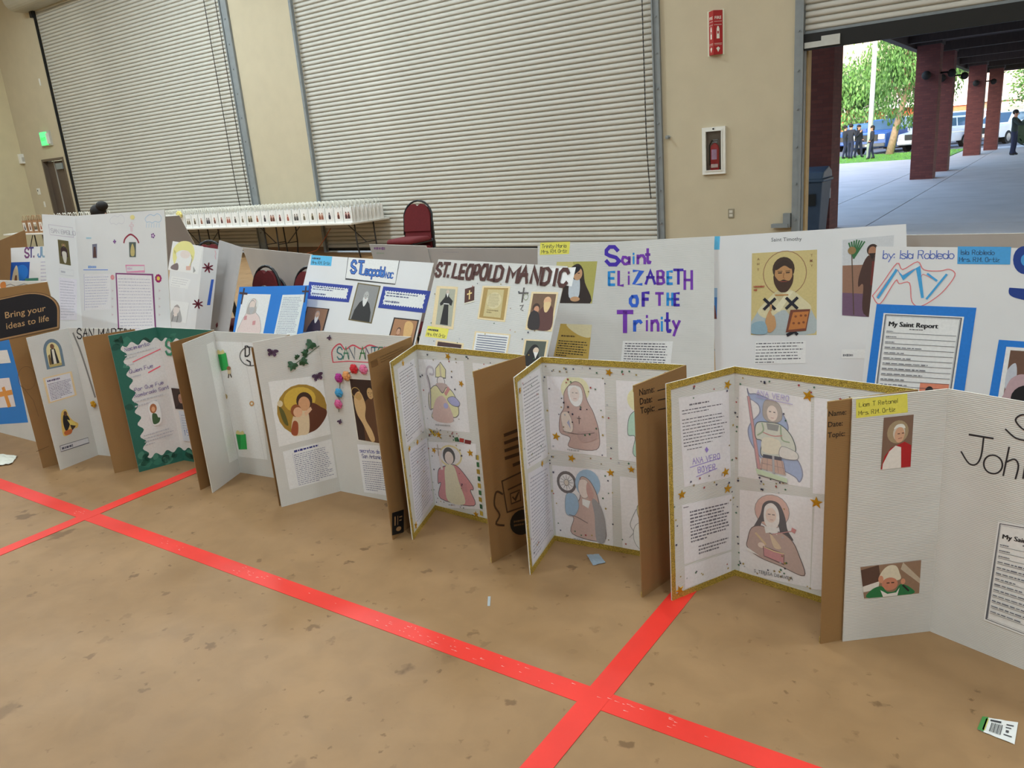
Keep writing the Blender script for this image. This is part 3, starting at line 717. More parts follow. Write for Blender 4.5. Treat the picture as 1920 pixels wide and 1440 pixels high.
def bag_mesh(mat):
    m = MB(); w, d, h = BW/2-.004, BD/2-.003, BH; g = d*.55
    # open-topped bag with folded-in gussets and a thin wall
    bot = [(-w, -d), (w, -d), (w, 0), (w, d), (-w, d), (-w, 0)]
    top = [(-w, -d*.8), (w, -d*.8), (w-g*.8, 0), (w, d*.8), (-w, d*.8), (-w+g*.8, 0)]
    vs = [(x, y, 0) for x, y in bot]+[(x, y, h) for x, y in top]+[(x*.97, y*.9, h-.001) for x, y in top]+[(x*.97, y*.9, .02) for x, y in bot]
    fs = [(5, 4, 3, 2, 1, 0)]+[(i, (i+1) % 6, 6+(i+1) % 6, 6+i) for i in range(6)]+[(6+i, 6+(i+1) % 6, 12+(i+1) % 6, 12+i) for i in range(6)]+[(12+i, 12+(i+1) % 6, 18+(i+1) % 6, 18+i) for i in range(6)]+[tuple(range(18, 24))]
    m.add(vs, fs); return m.mesh('bag_body', mat)
def handle_mesh(mat):
    m = MB(); m.smooth = True
    m.tube([(-.05, 0, -.02), (-.052, 0, .05), (-.035, .004, .1), (0, .006, .118), (.035, .004, .1), (.052, 0, .05), (.05, 0, -.02)], .0055, 5); return m.mesh('bag_handle', mat)
bagW, bagK, hW, hK = bag_mesh(BAGW), bag_mesh(BAGK), handle_mesh(HANDW), handle_mesh(HANDK)
CARDC = [((96, 58, 50), (220, 170, 150)), ((60, 60, 64), (200, 190, 180)), ((150, 90, 70), (226, 190, 170)), ((70, 40, 46), (214, 160, 150)), ((120, 110, 90), (236, 228, 214)), ((40, 40, 52), (180, 170, 170)), ((160, 80, 66), (240, 210, 196)), ((84, 74, 60), (204, 190, 160))]
_cards = {}
def card_mesh(k):
    if k in _cards: return _cards[k]
    m = MB(); d, l = CARDC[k % 8]; rr = random.Random(k)
    m.col = L3((246, 243, 240)); m.add([(-.075, -.0012, .05), (.075, -.0012, .05), (.075, -.0012, .26), (-.075, -.0012, .26)], [(0, 1, 2, 3)])
    nfig = 1+(k % 3 == 0)
    for i in range(nfig):
        cx = (i-(nfig-1)/2)*.075; K = 1.35
        m.col = L3(l); m.add([(cx-.026*K, -.0018, .085), (cx+.026*K, -.0018, .085), (cx+.03*K, -.0018, .13), (cx+.018*K, -.0018, .20), (cx, -.0018, .235), (cx-.018*K, -.0018, .20), (cx-.03*K, -.0018, .13)], [range(7)])
        m.col = L3(d); m.add([(cx-.024*K, -.0024, .08), (cx+.024*K, -.0024, .08), (cx+.022*K, -.0024, .13), (cx+.01*K, -.0024, .176), (cx-.01*K, -.0024, .176), (cx-.022*K, -.0024, .13)], [range(6)])
        m.col = L3(d, .6); m.add([(cx-.013*K, -.0026, .195), (cx+.013*K, -.0026, .195), (cx, -.0026, .23)], [range(3)])
    _cards[k] = m.mesh('picture_card', print_mat()); return _cards[k]
def bag(x, y, z, rz, label, group, kraft=False, card=None):
    r = empty('gift_bag', (x, y, z), rz, label, 'gift bag', group)
    link('bag_body', bagK if kraft else bagW, r)
    for sy in (-1, 1): link('bag_handle', hK if kraft else hW, r, (0, sy*BD*.36, BH))
    if card is not None: link('picture_card', card_mesh(card), r, (0, -BD/2+.002, 0))
    return r
rr = random.Random(11)
ordn = ['first', 'second', 'third', 'fourth', 'fifth', 'sixth', 'seventh', 'eighth', 'ninth', 'tenth', 'eleventh', 'twelfth', 'thirteenth', 'fourteenth', 'fifteenth', 'sixteenth', 'seventeenth', 'eighteenth', 'nineteenth', 'twentieth', 'twenty-first', 'twenty-second']
NB = int((XR-fl_.x*FY/fl_.y)/.268)+2
NROW = 9
BG2 = 'white gift bags behind the front row on the long tables'
for j in range(NROW):
    for i in range(NB+ (0 if j < 4 else 6)):
        x = XR-.03-BW/2-i*.268+rr.uniform(-.006, .006); y = FY+.07+BD/2+j*.121+rr.uniform(-.003, .003)
        if y > WY-.1: continue
        if j == 0: bag(x, y, TZ, rr.uniform(-.02, .02), 'white paper gift bag with a picture card, %s from the right in the front row' % (ordn+['twenty-third','twenty-fourth','twenty-fifth','twenty-sixth'])[i], 'front row of white gift bags', card=i*5+3)
        else: bag(x, y, TZ, rr.uniform(-.02, .02), 'plain white gift bag standing behind the front row on the long tables', BG2)
# kraft bags on a further table at far left
kp = flo(60, 440, .77)
kd = 19.5; kc = EYE+ray(62, 437)*(kd/FPX); KZ = kc.z
folding_table(kc.x-1.5, kc.x+.6, kc.y-.06, kc.y+.7, KZ, 'white folding table with brown gift bags at the far left')
for i in range(4):
    bag(kc.x-.36+i*.28, kc.y+.06, KZ, rr.uniform(-.03, .03), 'brown paper gift bag with a white card, %s' % ('leftmost of the four', 'second from the left', 'third from the left', 'rightmost of the four')[i], 'brown gift bags at far left', True, card=i*7+1)
    bag(kc.x-.36+i*.28, kc.y+.2, KZ, rr.uniform(-.03, .03), 'plain brown paper gift bag behind the four brown bags with cards', 'brown gift bags in the second row at far left', True)
for i in range(10):
    P = EYE+ray(92+i*5.2, 409)*(19.2/FPX)
# white bags between the kraft ones and the big board
for i in range(9):
    for j in range(2):
        bag(kc.x+.82+i*.262, kc.y+.25+j*.13, KZ, rr.uniform(-.03, .03), 'plain white gift bag on the table at far left, behind the big board', 'white gift bags at far left', card=None)
folding_table(kc.x+.65, kc.x+3.2, kc.y+.15, kc.y+.6, KZ, 'white folding table carrying the white bags beside the brown ones')
# yellow tissue bow on a bag near the big board
yb = EYE+ray(331, 402)*(16.0/FPX)
m = MB(); m.smooth = True
for k in range(7):
    t = 2*pi*k/7; m.ball((.07*cos(t), -.01, .05*sin(t)), .05, .03, .04, 8, 5)
m.ball((0, -.02, 0), .04, .03, .04, 8, 5)
bx = fl_.x*FY/fl_.y
o = m.build('yellow_bow', pm('yellow_tissue', (240, 226, 140), .8, .1, 20), None, (XR-.03-BW/2-(NB-1)*.268-.02, FY+.05, TZ+BH+.03)); tag(o, 'pale yellow tissue bow on the front row of white gift bags', 'bow')
# table under the big board
folding_table(-6.25, -5.02, 2.74, 3.14, BIG.O.z-.002, 'white folding table carrying the big white board', 'folding tables')
# orange cable under the long tables
m = MB(); m.smooth = True
pts = [(XJ+1.6, FY+.7, .6), (XJ+1.35, FY+.68, .35), (XJ+1.1, FY+.65, .12), (XJ+.7, FY+.5, .012), (XJ-.1, FY+.5, .010)]
m.tube([pts[0]]+[(p[0], p[1], p[2]) for p in pts[1:]], .008, 6); o = m.build('power_cable', pm('orange_cable', (196, 104, 62), .5, .05, 10)); tag(o, 'thin orange power cable hanging under the gift bag tables', 'cable')
# ------------------------------------------------------------------ things on the back wall
RED = pm('sign_red', (176, 30, 34), .45, .04, 10); WHT = pm('white_enamel', (232, 230, 222), .5, .03, 10)
s0 = onY(1327, 22, WY); s1 = onY(1358, 102, WY)
sg = empty('fire_sign', ((s0.x+s1.x)/2+.0, WY, s1.z), label='red projecting fire extinguisher sign high on the wall pier', cat='sign')
SH = s0.z-s1.z; SWD = .135
MB().box(-SWD, -.006, 0, SWD, 0, SH).build('back_plate', pm('sign_plate', (222, 222, 200), .5, .03, 10), sg)
m = MB(); ap = -.115
for sx in (-1, 1):
    m.add([(sx*SWD*.82, -.008, .01), (0, ap, .01), (0, ap, SH-.01), (sx*SWD*.82, -.008, SH-.01)], [(0, 1, 2, 3)])
m.add([(-SWD*.82, -.008, .01), (0, ap, .01), (SWD*.82, -.008, .01)], [(0, 1, 2)]); m.add([(-SWD*.82, -.008, SH-.01), (0, ap, SH-.01), (SWD*.82, -.008, SH-.01)], [(0, 1, 2)])
vb = m.build('sign_body', RED, sg)
for sx in (-1, 1):
    a = Vector((0, ap, .01)) if sx > 0 else Vector((-SWD*.82, -.008, .01)); b_ = Vector((SWD*.82, -.008, .01)) if sx > 0 else Vector((0, ap, .01))
    q = Panel(a, b_-a, UP, (b_-a).length, SH-.02, .001)
    o_ = bpy.data.objects.new('face', None); COL.objects.link(o_); o_.parent = sg
    Mx = Matrix((q.U, q.V, q.N)).transposed().to_4x4(); Mx.translation = a
    bpy.data.objects.remove(o_)
    class _P: pass
    A = Art(q, uv=(0, 0, q.w, q.h)); W_ = (236, 232, 224)
    A.type('FIRE', .5, .20, .40, W_, .012, 'c'); A.line([(.1, .25), (.9, .25)], .03, W_)
    A.type('EXTINGUISHER', .5, .335, .115, W_, .004, 'c')
    A.poly([(.36, .41), (.44, .36), (.56, .36), (.64, .41), (.66, .64), (.34, .64)], W_); A.rect((176, 30, 34), .42, .47, .58, .53)
    A.line([(.1, .75), (.9, .75)], .03, W_); A.line([(.1, .78), (.9, .78)], .02, W_)
    A.poly([(.3, .86), (.5, .82), (.7, .86), (.5, .95)], W_)
    q.obj = vb; o = A.m.build('sign_print', print_mat(), vb); o.matrix_local = Mx
# extinguisher cabinet
ca = onY(1318, 240, WY); cb = onY(1362, 325, WY); cw, ch = cb.x-ca.x, ca.z-cb.z
cbn = empty('extinguisher_cabinet', (ca.x, WY, cb.z), label='white framed fire extinguisher cabinet with a glass front on the wall pier', cat='cabinet')
f_ = .062; m = MB()
for x0, z0, x1, z1 in ((0, 0, cw, f_), (0, ch-f_, cw, ch), (0, f_, f_, ch-f_), (cw-f_, f_, cw, ch-f_)): m.box(x0, -.05, z0, x1, 0, z1)
m.box(f_-.012, -.062, f_-.012, f_+.004, -.03, ch-f_+.012); m.box(cw-f_-.004, -.062, f_-.012, cw-f_+.012, -.03, ch-f_+.012); m.box(f_, -.062, f_-.012, cw-f_, -.03, f_+.004); m.box(f_, -.062, ch-f_-.004, cw-f_, -.03, ch-f_+.012)
m.build('cabinet_frame', WHT, cbn)
m = MB(); m.box(f_, -.004, f_, cw-f_, -.002, ch-f_); m.build('cabinet_back', pm('cabinet_inside', (120, 104, 92), .7, .05, 8), cbn)
gm = bpy.data.materials.new('cabinet_glass'); gm.use_nodes = True; g_ = gm.node_tree.nodes['Principled BSDF']; g_.inputs['Transmission Weight'].default_value = 1; g_.inputs['Roughness'].default_value = .02; g_.inputs['IOR'].default_value = 1.3; g_.inputs['Base Color'].default_value = (.93, .95, .95, 1)
MB().box(f_, -.043, f_, cw-f_, -.040, ch-f_).build('glass_pane', gm, cbn)
m = MB(); m.lathe([(0, 0), (.014, 0), (.014, .012), (0, .012)], 10); 
for q_ in range(len(m.v)): x, y, z = m.v[q_]; m.v[q_] = (cw/2+x, -.05-z, ch-.03+y)
m.build('cabinet_latch', DARK, cbn)
ex = empty('fire_extinguisher', (ca.x+cw/2+.01, WY-.022, cb.z+f_), label='red fire extinguisher behind the glass of the wall cabinet', cat='extinguisher')
m = MB(); m.smooth = True; m.lathe([(0, 0), (.07, 0), (.075, .02), (.075, .34), (.06, .39), (.022, .42), (.022, .44), (0, .44)], 16); o = m.build('cylinder', RED, ex); o.scale = (1, .22, 1)
m = MB(); m.box(-.05, -.0178, .17, .04, -.0172, .33); m.build('instruction_label', pm('lilac_label', (200, 160, 196), .6, .1, 30), ex)
m = MB(); m.box(-.06, -.0178, .04, .06, -.0172, .10); m.build('brand_label', pm('pale_label', (226, 206, 200), .6, .1, 30), ex)
m = MB(); m.smooth = True; m.tube([(0, -.004, .43), (-.04, -.006, .47), (-.085, -.008, .40), (-.085, -.008, .2), (-.08, -.008, .08)], .009, 6); m.build('hose', DARK, ex)
m = MB(); m.box(-.03, -.012, .43, .05, .008, .455); m.box(-.03, -.012, .47, .06, .008, .485); m.build('lever', STEEL, ex)
# outlet, wall hook, small plates
def plate(name, px, py, w_, h_, label, cat, mat, extra=None, Y=WY):
    p = onY(px, py, Y); r = empty(name, (p.x, Y, p.z-h_/2), label=label, cat=cat)
    bevel(MB().box(-w_/2, -.012, 0, w_/2, 0, h_).build('cover_plate', mat, r), .003)
    if extra: extra(r, w_, h_)
    return r
def sockets(r, w_, h_):
    for k in (.3, .7): MB().box(-.028, -.016, h_*k-.022, .028, -.012, h_*k+.022).build('socket', pm('socket_face', (210, 204, 190), .5, .03, 10), r)
plate('wall_outlet', 1371, 400, .1, .15, 'small metal power outlet low on the wall pier', 'outlet', pm('outlet_steel', (150, 142, 122), .4, .05, 10), sockets)
p = onY(1254, 257, WY); m = MB(); m.lathe([(0, 0), (.03, 0), (.03, .015), (.012, .02), (.012, .06), (.03, .065), (.03, .09), (0, .095)], 12)
for q_ in range(len(m.v)): x, y, z = m.v[q_]; m.v[q_] = (x, -z, y)
tag(m.build('wall_hook', STEEL, None, (p.x, WY, p.z)), 'small round metal hook on the wall pier beside the middle door', 'hook')
plate('wall_plate', 75, 154, .07, .2, 'thin white plate high on the wall left of the left roll-up door', 'wall plate', WHT)
plate('thermostat', 73, 359, .2, .2, 'white thermostat beside the dark corner door', 'thermostat', WHT, lambda r, w_, h_: MB().box(-.06, -.016, .1, -.02, -.012, .15).build('display', DARK, r))
plate('light_switch', 84, 383, .09, .18, 'white light switch plate low beside the dark corner door', 'switch', WHT, lambda r, w_, h_: MB().box(-.015, -.02, .07, .015, -.012, .11).build('toggle', WHT, r))
lp = EYE+ray(43, 298)*1.0; d_ = ray(42, 298); tpar = (WX0-EYE.x)/d_.x; P = EYE+d_*tpar
r = empty('alarm_box', (WX0, P.y, P.z-.15), label='white alarm box on the far left end wall', cat='alarm')
bevel(MB().box(0, -.13, 0, .14, .13, .3).build('alarm_case', WHT, r), .01); MB().box(.14, -.08, .06, .145, .08, .2).build('alarm_grille', pm('grille_grey', (190, 186, 176), .5, .05, 10), r)
# exit sign
p = onY(87, 260, WY); ex = empty('exit_sign', (p.x, WY, p.z), label='glowing green exit sign above the dark corner door', cat='exit sign')
MB().box(-.34, -.05, -.22, .34, 0, .22).build('backing', pm('exit_clear', (190, 186, 176), .4, .05, 6), ex)
MB().box(-.17, -.1, -.19, .17, -.05, .19).build('lit_face', pm('exit_green', (90, 255, 130), .5, .0, 1, emit=1.2), ex)
MB().box(.17, -.09, -.17, .29, -.05, .15).build('side_case', WHT, ex)
q = Panel((-.17, -.1, -.19), (1, 0, 0), UP, .34, .38, .001); A = Art(q, uv=(0, 0, .34, .38)); A.type('EXIT', .5, .66, .40, (20, 120, 60), .01, 'c')
o = A.m.build('exit_lettering', print_mat(), ex); Mx = Matrix((q.U, q.V, q.N)).transposed().to_4x4(); Mx.translation = q.O; o.matrix_local = Mx
# ------------------------------------------------------------------ the yard outside the open door
CONC = pm('yard_concrete', (206, 200, 200), .85, .07, 1.2, bump=.1, bscale=40)
GRASSM = pm('lawn_green', (104, 160, 62), .8, .25, 6)
ASPH = pm('car_park_asphalt', (120, 120, 126), .9, .1, 2)
yard = empty('yard_paving', (0, Y0E, 0), label='pale concrete paving of the yard outside the open door', cat='paving', kind='structure')
def slab(x0, x1, y0, y1):
    z0, z1 = gz(y0), gz(y1); g = .012; m = MB()
    x0 += g; x1 -= g; y0 += g; y1 -= g
    m.add([(x0, y0-Y0E, z0), (x1, y0-Y0E, z0), (x1, y1-Y0E, z1), (x0, y1-Y0E, z1), (x0, y0-Y0E, z0-.12), (x1, y0-Y0E, z0-.12), (x1, y1-Y0E, z1-.12), (x0, y1-Y0E, z1-.12)],
          [(0, 1, 2, 3), (4, 7, 6, 5), (0, 4, 5, 1), (1, 5, 6, 2), (2, 6, 7, 3), (3, 7, 4, 0)]); m.build('slab', CONC, yard)
xs = [-26, -19.5, -13, -8.8, -4.57, -3.06, -.2, 2.8, 6, 10, 15]
ys = [13.2, 16.2, 21.35, 26.2, 31.1, 36.2, 41.4]
for i in range(len(xs)-1):
    for j in range(len(ys)-1): slab(xs[i], xs[i+1], ys[j], ys[j+1])
    if xs[i] >= -4.6:
        for j in range(2): slab(xs[i], xs[i+1], 41.4+j*4, 45.4+j*4)
m = MB()
def strip(m, x0, x1, y0, y1, dz): m.add([(x0, y0, gz(y0)+dz), (x1, y0, gz(y0)+dz), (x1, y1, gz(y1)+dz), (x0, y1, gz(y1)+dz), (x0, y0, gz(y0)-.3), (x1, y0, gz(y0)-.3), (x1, y1, gz(y1)-.3), (x0, y1, gz(y1)-.3)], [(0, 1, 2, 3), (4, 7, 6, 5), (0, 4, 5, 1), (1, 5, 6, 2), (2, 6, 7, 3), (3, 7, 4, 0)])
strip(m, -27, 16, 12.95, 50, -.11); tag(m.build('ground', pm('joint_dirt', (96, 92, 90), .9, .1, 4)), 'bare ground under the paving joints of the yard', 'ground', kind='structure')
m = MB(); strip(m, -60, 60, 49.4, 120, -.02); tag(m.build('car_park', ASPH), 'grey asphalt car park behind the lawn', 'car park', kind='structure')
m = MB(); strip(m, -40, -4.62, 41.4, 49.4, .02); lawn = m.build('lawn', GRASSM); tag(lawn, 'strip of green lawn between the yard and the parked cars', 'lawn', kind='structure')
m = MB(); rr = random.Random(3)
for _ in range(5000):
    x, y = rr.uniform(-14, -4.65), rr.uniform(41.45, 49.3); z = gz(y)+.02; h = rr.uniform(.03, .08); a = rr.uniform(0, pi); w_ = .012
    m.add([(x-w_*cos(a), y-w_*sin(a), z), (x+w_*cos(a), y+w_*sin(a), z), (x+rr.uniform(-.03, .03), y+rr.uniform(-.03, .03), z+h)], [(0, 1, 2)])
tag(m.build('grass_blades', pm('grass_blade', (116, 176, 70), .7, .2, 3)), 'short grass blades of the lawn outside', 'grass', kind='stuff')
# brick columns and canopy
def brick_mat():
    m = bpy.data.materials.new('dark_red_brick'); m.use_nodes = True; nt = m.node_tree; b = nt.nodes['Principled BSDF']; MATS[m.name] = m
    tc = nt.nodes.new('ShaderNodeTexCoord'); sx = nt.nodes.new('ShaderNodeSeparateXYZ'); nt.links.new(tc.outputs['Object'], sx.inputs[0])
    ad = nt.nodes.new('ShaderNodeMath'); nt.links.new(sx.outputs['X'], ad.inputs[0]); nt.links.new(sx.outputs['Y'], ad.inputs[1])
    cb = nt.nodes.new('ShaderNodeCombineXYZ'); nt.links.new(ad.outputs[0], cb.inputs[0]); nt.links.new(sx.outputs['Z'], cb.inputs[1])
    br = nt.nodes.new('ShaderNodeTexBrick'); br.inputs['Scale'].default_value = 1; br.inputs['Brick Width'].default_value = .2; br.inputs['Row Height'].default_value = .067; br.inputs['Mortar Size'].default_value = .006
    br.inputs['Color1'].default_value = (*L3((112, 62, 58)), 1); br.inputs['Color2'].default_value = (*L3((94, 52, 50)), 1); br.inputs['Mortar'].default_value = (*L3((92, 56, 54)), 1)
    nt.links.new(cb.outputs[0], br.inputs['Vector']); nt.links.new(br.outputs['Color'], b.inputs['Base Color']); b.inputs['Roughness'].default_value = .85
    bp = nt.nodes.new('ShaderNodeBump'); bp.inputs['Strength'].default_value = .4; bp.inputs['Distance'].default_value = .01; bp.invert = True
    nt.links.new(br.outputs['Fac'], bp.inputs['Height']); nt.links.new(bp.outputs[0], b.inputs['Normal']); return m
BRICK = brick_mat(); SOFF = pm('dark_timber_soffit', (58, 46, 42), .8, .15, 3, stretch=(6, .5, 1))
CANZ = 4.3
for nm, x0, x1, y0, y1, lab in (('a', -4.35, -3.56, 15.35, 16.0, 'dark red brick column just outside the open door, beside the bin'), ('b', -4.11, -3.48, 27.9, 28.55, 'dark red brick column nearest in the row under the canopy'),
       ('c', -4.11, -3.48, 31.3, 31.95, 'dark red brick column standing right behind the nearest of the row'), ('d', -4.02, -3.38, 41.5, 42.15, 'dark red brick column second from the far end of the canopy'), ('e', -3.58, -3.02, 45.9, 46.5, 'dark red brick column at the far end of the canopy')):
    r = empty('brick_column', ((x0+x1)/2, (y0+y1)/2, gz(y0)-.02), label=lab, cat='column', group='brick columns of the canopy')
    h = CANZ-gz(y0); w2, d2 = (x1-x0)/2, (y1-y0)/2
    MB().box(-w2, -d2, 0, w2, d2, h-.25).build('shaft', BRICK, r); MB().box(-w2-.04, -d2-.04, h-.25, w2+.04, d2+.04, h+.02).build('cap', SOFF, r)
    if nm in 'bcd':
        m = MB(); m.smooth = True; m.ball((0, -d2-.16, 3.05), .13, .13, .13, 10, 8); m.tube([(0, -d2, 3.12), (0, -d2-.16, 3.12)], .03, 6); m.build('lamp_globe', DARK, r)
        m = MB(); m.smooth = True; m.tube([(w2, 0, 3.1), (w2+.22, 0, 3.1)], .03, 6); m.ball((w2+.3, 0, 3.06), .12, .12, .12, 10, 8); m.build('lamp_globe', DARK, r)
can = empty('canopy', (2.0, 30, CANZ), label='dark timber canopy over the yard walkway', cat='canopy', kind='structure')
MB().box(-6.25, -16.75, 0, 7.5, 18.5, .12).build('soffit', SOFF, can)
for k in range(9):
    yy = -15.9+k*4.2; MB().box(-6.2, yy-.1, -.28, 7.4, yy+.1, -.001).build('beam', SOFF, can)
MB().box(-6.35, -16.75, -.34, -6.15, 18.6, .3).build('edge_beam', SOFF, can); MB().box(-6.15, 18.4, -.3, 7.5, 18.6, .3).build('end_beam', SOFF, can)
# trash bin beside the first column
bc = onY(1530, 360, 14.75); BINM = pm('blue_grey_bin', (58, 72, 92), .6, .08, 6)
bn = empty('trash_bin', (bc.x-.12, 14.75, gz(14.75)), label='blue-grey wheeled bin between the door jamb and the brick column', cat='bin')
m = MB(); m.add([(-.24, -.26, 0), (.24, -.26, 0), (.24, .26, 0), (-.24, .26, 0), (-.3, -.33, .95), (.3, -.33, .95), (.3, .33, .95), (-.3, .33, .95)], [(0, 3, 2, 1), (4, 5, 6, 7), (0, 1, 5, 4), (1, 2, 6, 5), (2, 3, 7, 6), (3, 0, 4, 7)]); bevel(m.build('bin_body', BINM, bn), .02)
m = MB(); m.box(-.33, -.36, .951, .33, .36, 1.0); m.prism([(-.35, 1.0), (.35, 1.0), (.3, 1.12), (.1, 1.2), (-.25, 1.12)], -.31, .31, 'x'); bevel(m.build('bin_lid', pm('bin_lid', (66, 84, 106), .5, .06, 6), bn), .02)
MB().box(-.2, -.335, .55, .2, -.32, .75).build('bin_band', DARK, bn)
wb_ = MB(); wb_.box(-.02, 0, -.1, .02, .06, .1); P = onY(1573, 361, 15.34)
o = MB().box(-.05, -.06, -.09, .05, 0, .09).build('outlet_box', pm('outlet_box_grey', (150, 156, 164), .5, .05, 8), None, (-3.60, 15.345, P.z)); tag(o, 'small grey outlet box on the brick column beside the open door', 'outlet')
# pale pole and tree
pp = Vector((onY(1629, 293, 44.6).x, 44.6, gz(44.6)))
m = MB(); m.smooth = True; m.tube([(0, 0, 0), (.05, 0, 4), (.12, 0, 8.5)], [.13, .11, .08], 10); pol = empty('light_pole', pp, label='pale concrete light pole rising through the tree outside', cat='pole')
m.build('shaft', pm('pale_pole', (200, 208, 206), .8, .06, 4), pol); MB().box(-.5, -.08, 8.5, .7, .08, 8.6).build('arm', STEEL, pol); MB().box(.5, -.15, 8.38, 1.0, .15, 8.5).build('lamp_head', STEEL, pol)
BARK = pm('tree_bark', (176, 152, 132), .9, .2, 8); LEAF = pm('pepper_leaf', (70, 112, 54), .6, .35, 1.5); LEAF2 = pm('dark_leaf', (60, 80, 58), .7, .3, 1.0)
def tree(loc, label, h, spread, n, seed, leaf, trunk=True, hang=.5, low=.35, lean=(0, 0), lsz=.16, group='trees outside'):
    rr = random.Random(seed); r = empty('tree', loc, label=label, cat='tree', group=group)
    m = MB(); m.smooth = True; top = (lean[0], lean[1], h*.62)
    m.tube([(0, 0, -.05), (lean[0]*.3, lean[1]*.3, h*.2), (lean[0]*.7, lean[1]*.7, h*.42), top], [h*.028, h*.022, h*.017, h*.01], 8); m.build('trunk', BARK, r)
    tips = []
    for k in range(11):
        a = 2*pi*k/11+rr.uniform(-.3, .3); z0 = h*rr.uniform(.34, .6); f_ = z0/(h*.62); s = Vector((lean[0]*f_, lean[1]*f_, z0))
        e = s+Vector((cos(a)*spread*rr.uniform(.35, .8), sin(a)*spread*rr.uniform(.35, .8), h*rr.uniform(.12, .38))); mid = (s+e)/2+Vector((0, 0, h*.06))
        b = MB(); b.smooth = True; b.tube([s, mid, e], [h*.012, h*.008, h*.003], 6); b.build('branch', BARK, r); tips += [mid, e]
    m = MB()
    for _ in range(n):
        if rr.random() < .5: c = rr.choice(tips)+Vector((rr.gauss(0, spread*.2), rr.gauss(0, spread*.2), rr.gauss(0, h*.06)))
        else:
            while True:
                v = Vector((rr.uniform(-1, 1), rr.uniform(-1, 1), rr.uniform(-1, 1)))
                if v.length < 1: break
            c = Vector((lean[0]+v.x*spread, lean[1]+v.y*spread, h*(low+(1-low)*.5)+v.z*h*(1-low)*.5))
        L = lsz*rr.uniform(.6, 1.5)*(1+hang); w_ = lsz*rr.uniform(.25, .45); a = rr.uniform(0, 2*pi)
        d = Vector((cos(a)*(1-hang), sin(a)*(1-hang), -hang+rr.uniform(-.3, .3))).normalized(); sd = d.cross(Vector((rr.uniform(-1, 1), rr.uniform(-1, 1), .2))).normalized()*w_
        m.add([c, c+d*L*.5+sd, c+d*L, c+d*L*.5-sd], [(0, 1, 2, 3)])
    tag(m.build('foliage', leaf, r), kind='stuff'); return r
tb = Vector((onY(1667, 290, 48.2).x, 48.2, gz(48.2)))
tree(tb, 'feathery green pepper tree with a pale leaning trunk on the lawn', 7.6, 2.5, 12000, 4, LEAF, low=.17, lean=(1.0, 0), hang=.75, lsz=.115)
tb2 = Vector((onY(1590, 285, 70).x, 70, gz(70)))
tree(tb2, 'bushy green tree behind the lawn, next to the near brick column', 6.4, 3.4, 6000, 5, LEAF, low=.12, hang=.7, lsz=.2)
for k, (px, y_, h, sp, lab) in enumerate(((1915, 99, 9.0, 3.0, 'dark evergreen tree above the low roof at the right edge'), (1880, 109, 10.5, 4.5, 'dark evergreen tree between the far columns, above the low roof'), (1800, 101, 9.5, 2.4, 'dark tree above the white gable between the columns'), (1850, 120, 9.5, 4.0, 'dark tree half hidden behind the far brick column'), (1620, 118, 10, 6, 'pale distant tree showing through the leaning tree'))):
    P = onY(px, 250, y_); tree(Vector((P.x, y_, gz(y_)*.6)), lab, h, sp, 2600, 20+k, LEAF2, low=.25, hang=.2, lsz=.45)
P = onY(1918, 250, 58); tree(Vector((P.x+1.0, 58, gz(58))), 'small green tree leaning in at the right edge behind the standing man', 4.6, 1.9, 2600, 31, LEAF, low=.4, hang=.3, lsz=.16)
P = onY(1912, 285, 47); r = empty('shrub', (P.x+.3, 47, gz(47)), label='round dark green shrub behind the man at the right edge', cat='shrub')
m = MB(); rr = random.Random(8)
for _ in range(1500):
    v = Vector((rr.gauss(0, 1), rr.gauss(0, 1), rr.gauss(0, 1))).normalized(); c = Vector((v.x*.6, v.y*.6, .7+v.z*.65)); s_ = v.cross(Vector((rr.random(), rr.random(), rr.random()))).normalized()*.06; u_ = v.cross(s_)*1.3
    m.add([c-s_, c+u_, c+s_, c-u_], [(0, 1, 2, 3)])
tag(m.build('foliage', LEAF2, r), kind='stuff'); m = MB(); m.tube([(0, 0, 0), (0, 0, .6)], .05, 6); m.build('stem', BARK, r)
# low buildings across the car park
def house(x0, x1, y0, dep, zb, eave, ridge, label, wallc, roofc, wins, name='low_building'):
    r = empty(name, ((x0+x1)/2, y0, zb), label=label, cat='building', group='low buildings across the car park'); L = (x1-x0)/2
    MB().box(-L, 0, 0, L, dep, eave).build('wall', wallc, r)
    m = MB(); m.prism([(-.7, eave), (dep/2, ridge), (dep+.7, eave), (dep+.7, eave+.12), (dep/2, ridge+.12), (-.7, eave+.12)], -L-.5, L+.5, 'x'); m.build('roof', roofc, r)
    MB().box(-L-.5, -.85, eave-.16, L+.5, -.7, eave+.16).build('fascia', WHT, r)
    for (wx, wz, ww, wh) in wins:
        f = MB().box(wx-ww/2-.08, -.06, wz-.08, wx+ww/2+.08, -.002, wz+wh+.08).build('window_frame', WHT, r); MB().box(wx-ww/2, -.08, wz, wx+ww/2, -.061, wz+wh).build('pane', pm('dark_pane', (70, 84, 96), .2, .1, 3), f)
    return r
RBR = pm('orange_brick_wall', (186, 104, 76), .85, .12, 6); ROOFP = pm('pinkish_roof', (206, 176, 166), .9, .06, 4); CREAM = pm('cream_wall', (222, 206, 188), .85, .05, 3)
xa = onY(1780, 220, 82).x; xb = onY(1960, 220, 82).x
house(xa, xb+6, 82, 9, gz(82)*.7, 2.9, 5.2, 'low cream building with a pinkish roof and white fascia behind the parked cars', CREAM, ROOFP, [(-5+3.2*i, 1.0, 1.5, 1.2) for i in range(5)])
house(onY(1570, 220, 78).x-8, onY(1740, 220, 78).x, 78, 8, gz(78)*.7, 3.0, 4.6, 'low orange brick building behind the leaning tree', RBR, ROOFP, [(-7+3.0*i, 1.0, 1.3, 1.3) for i in range(7)])
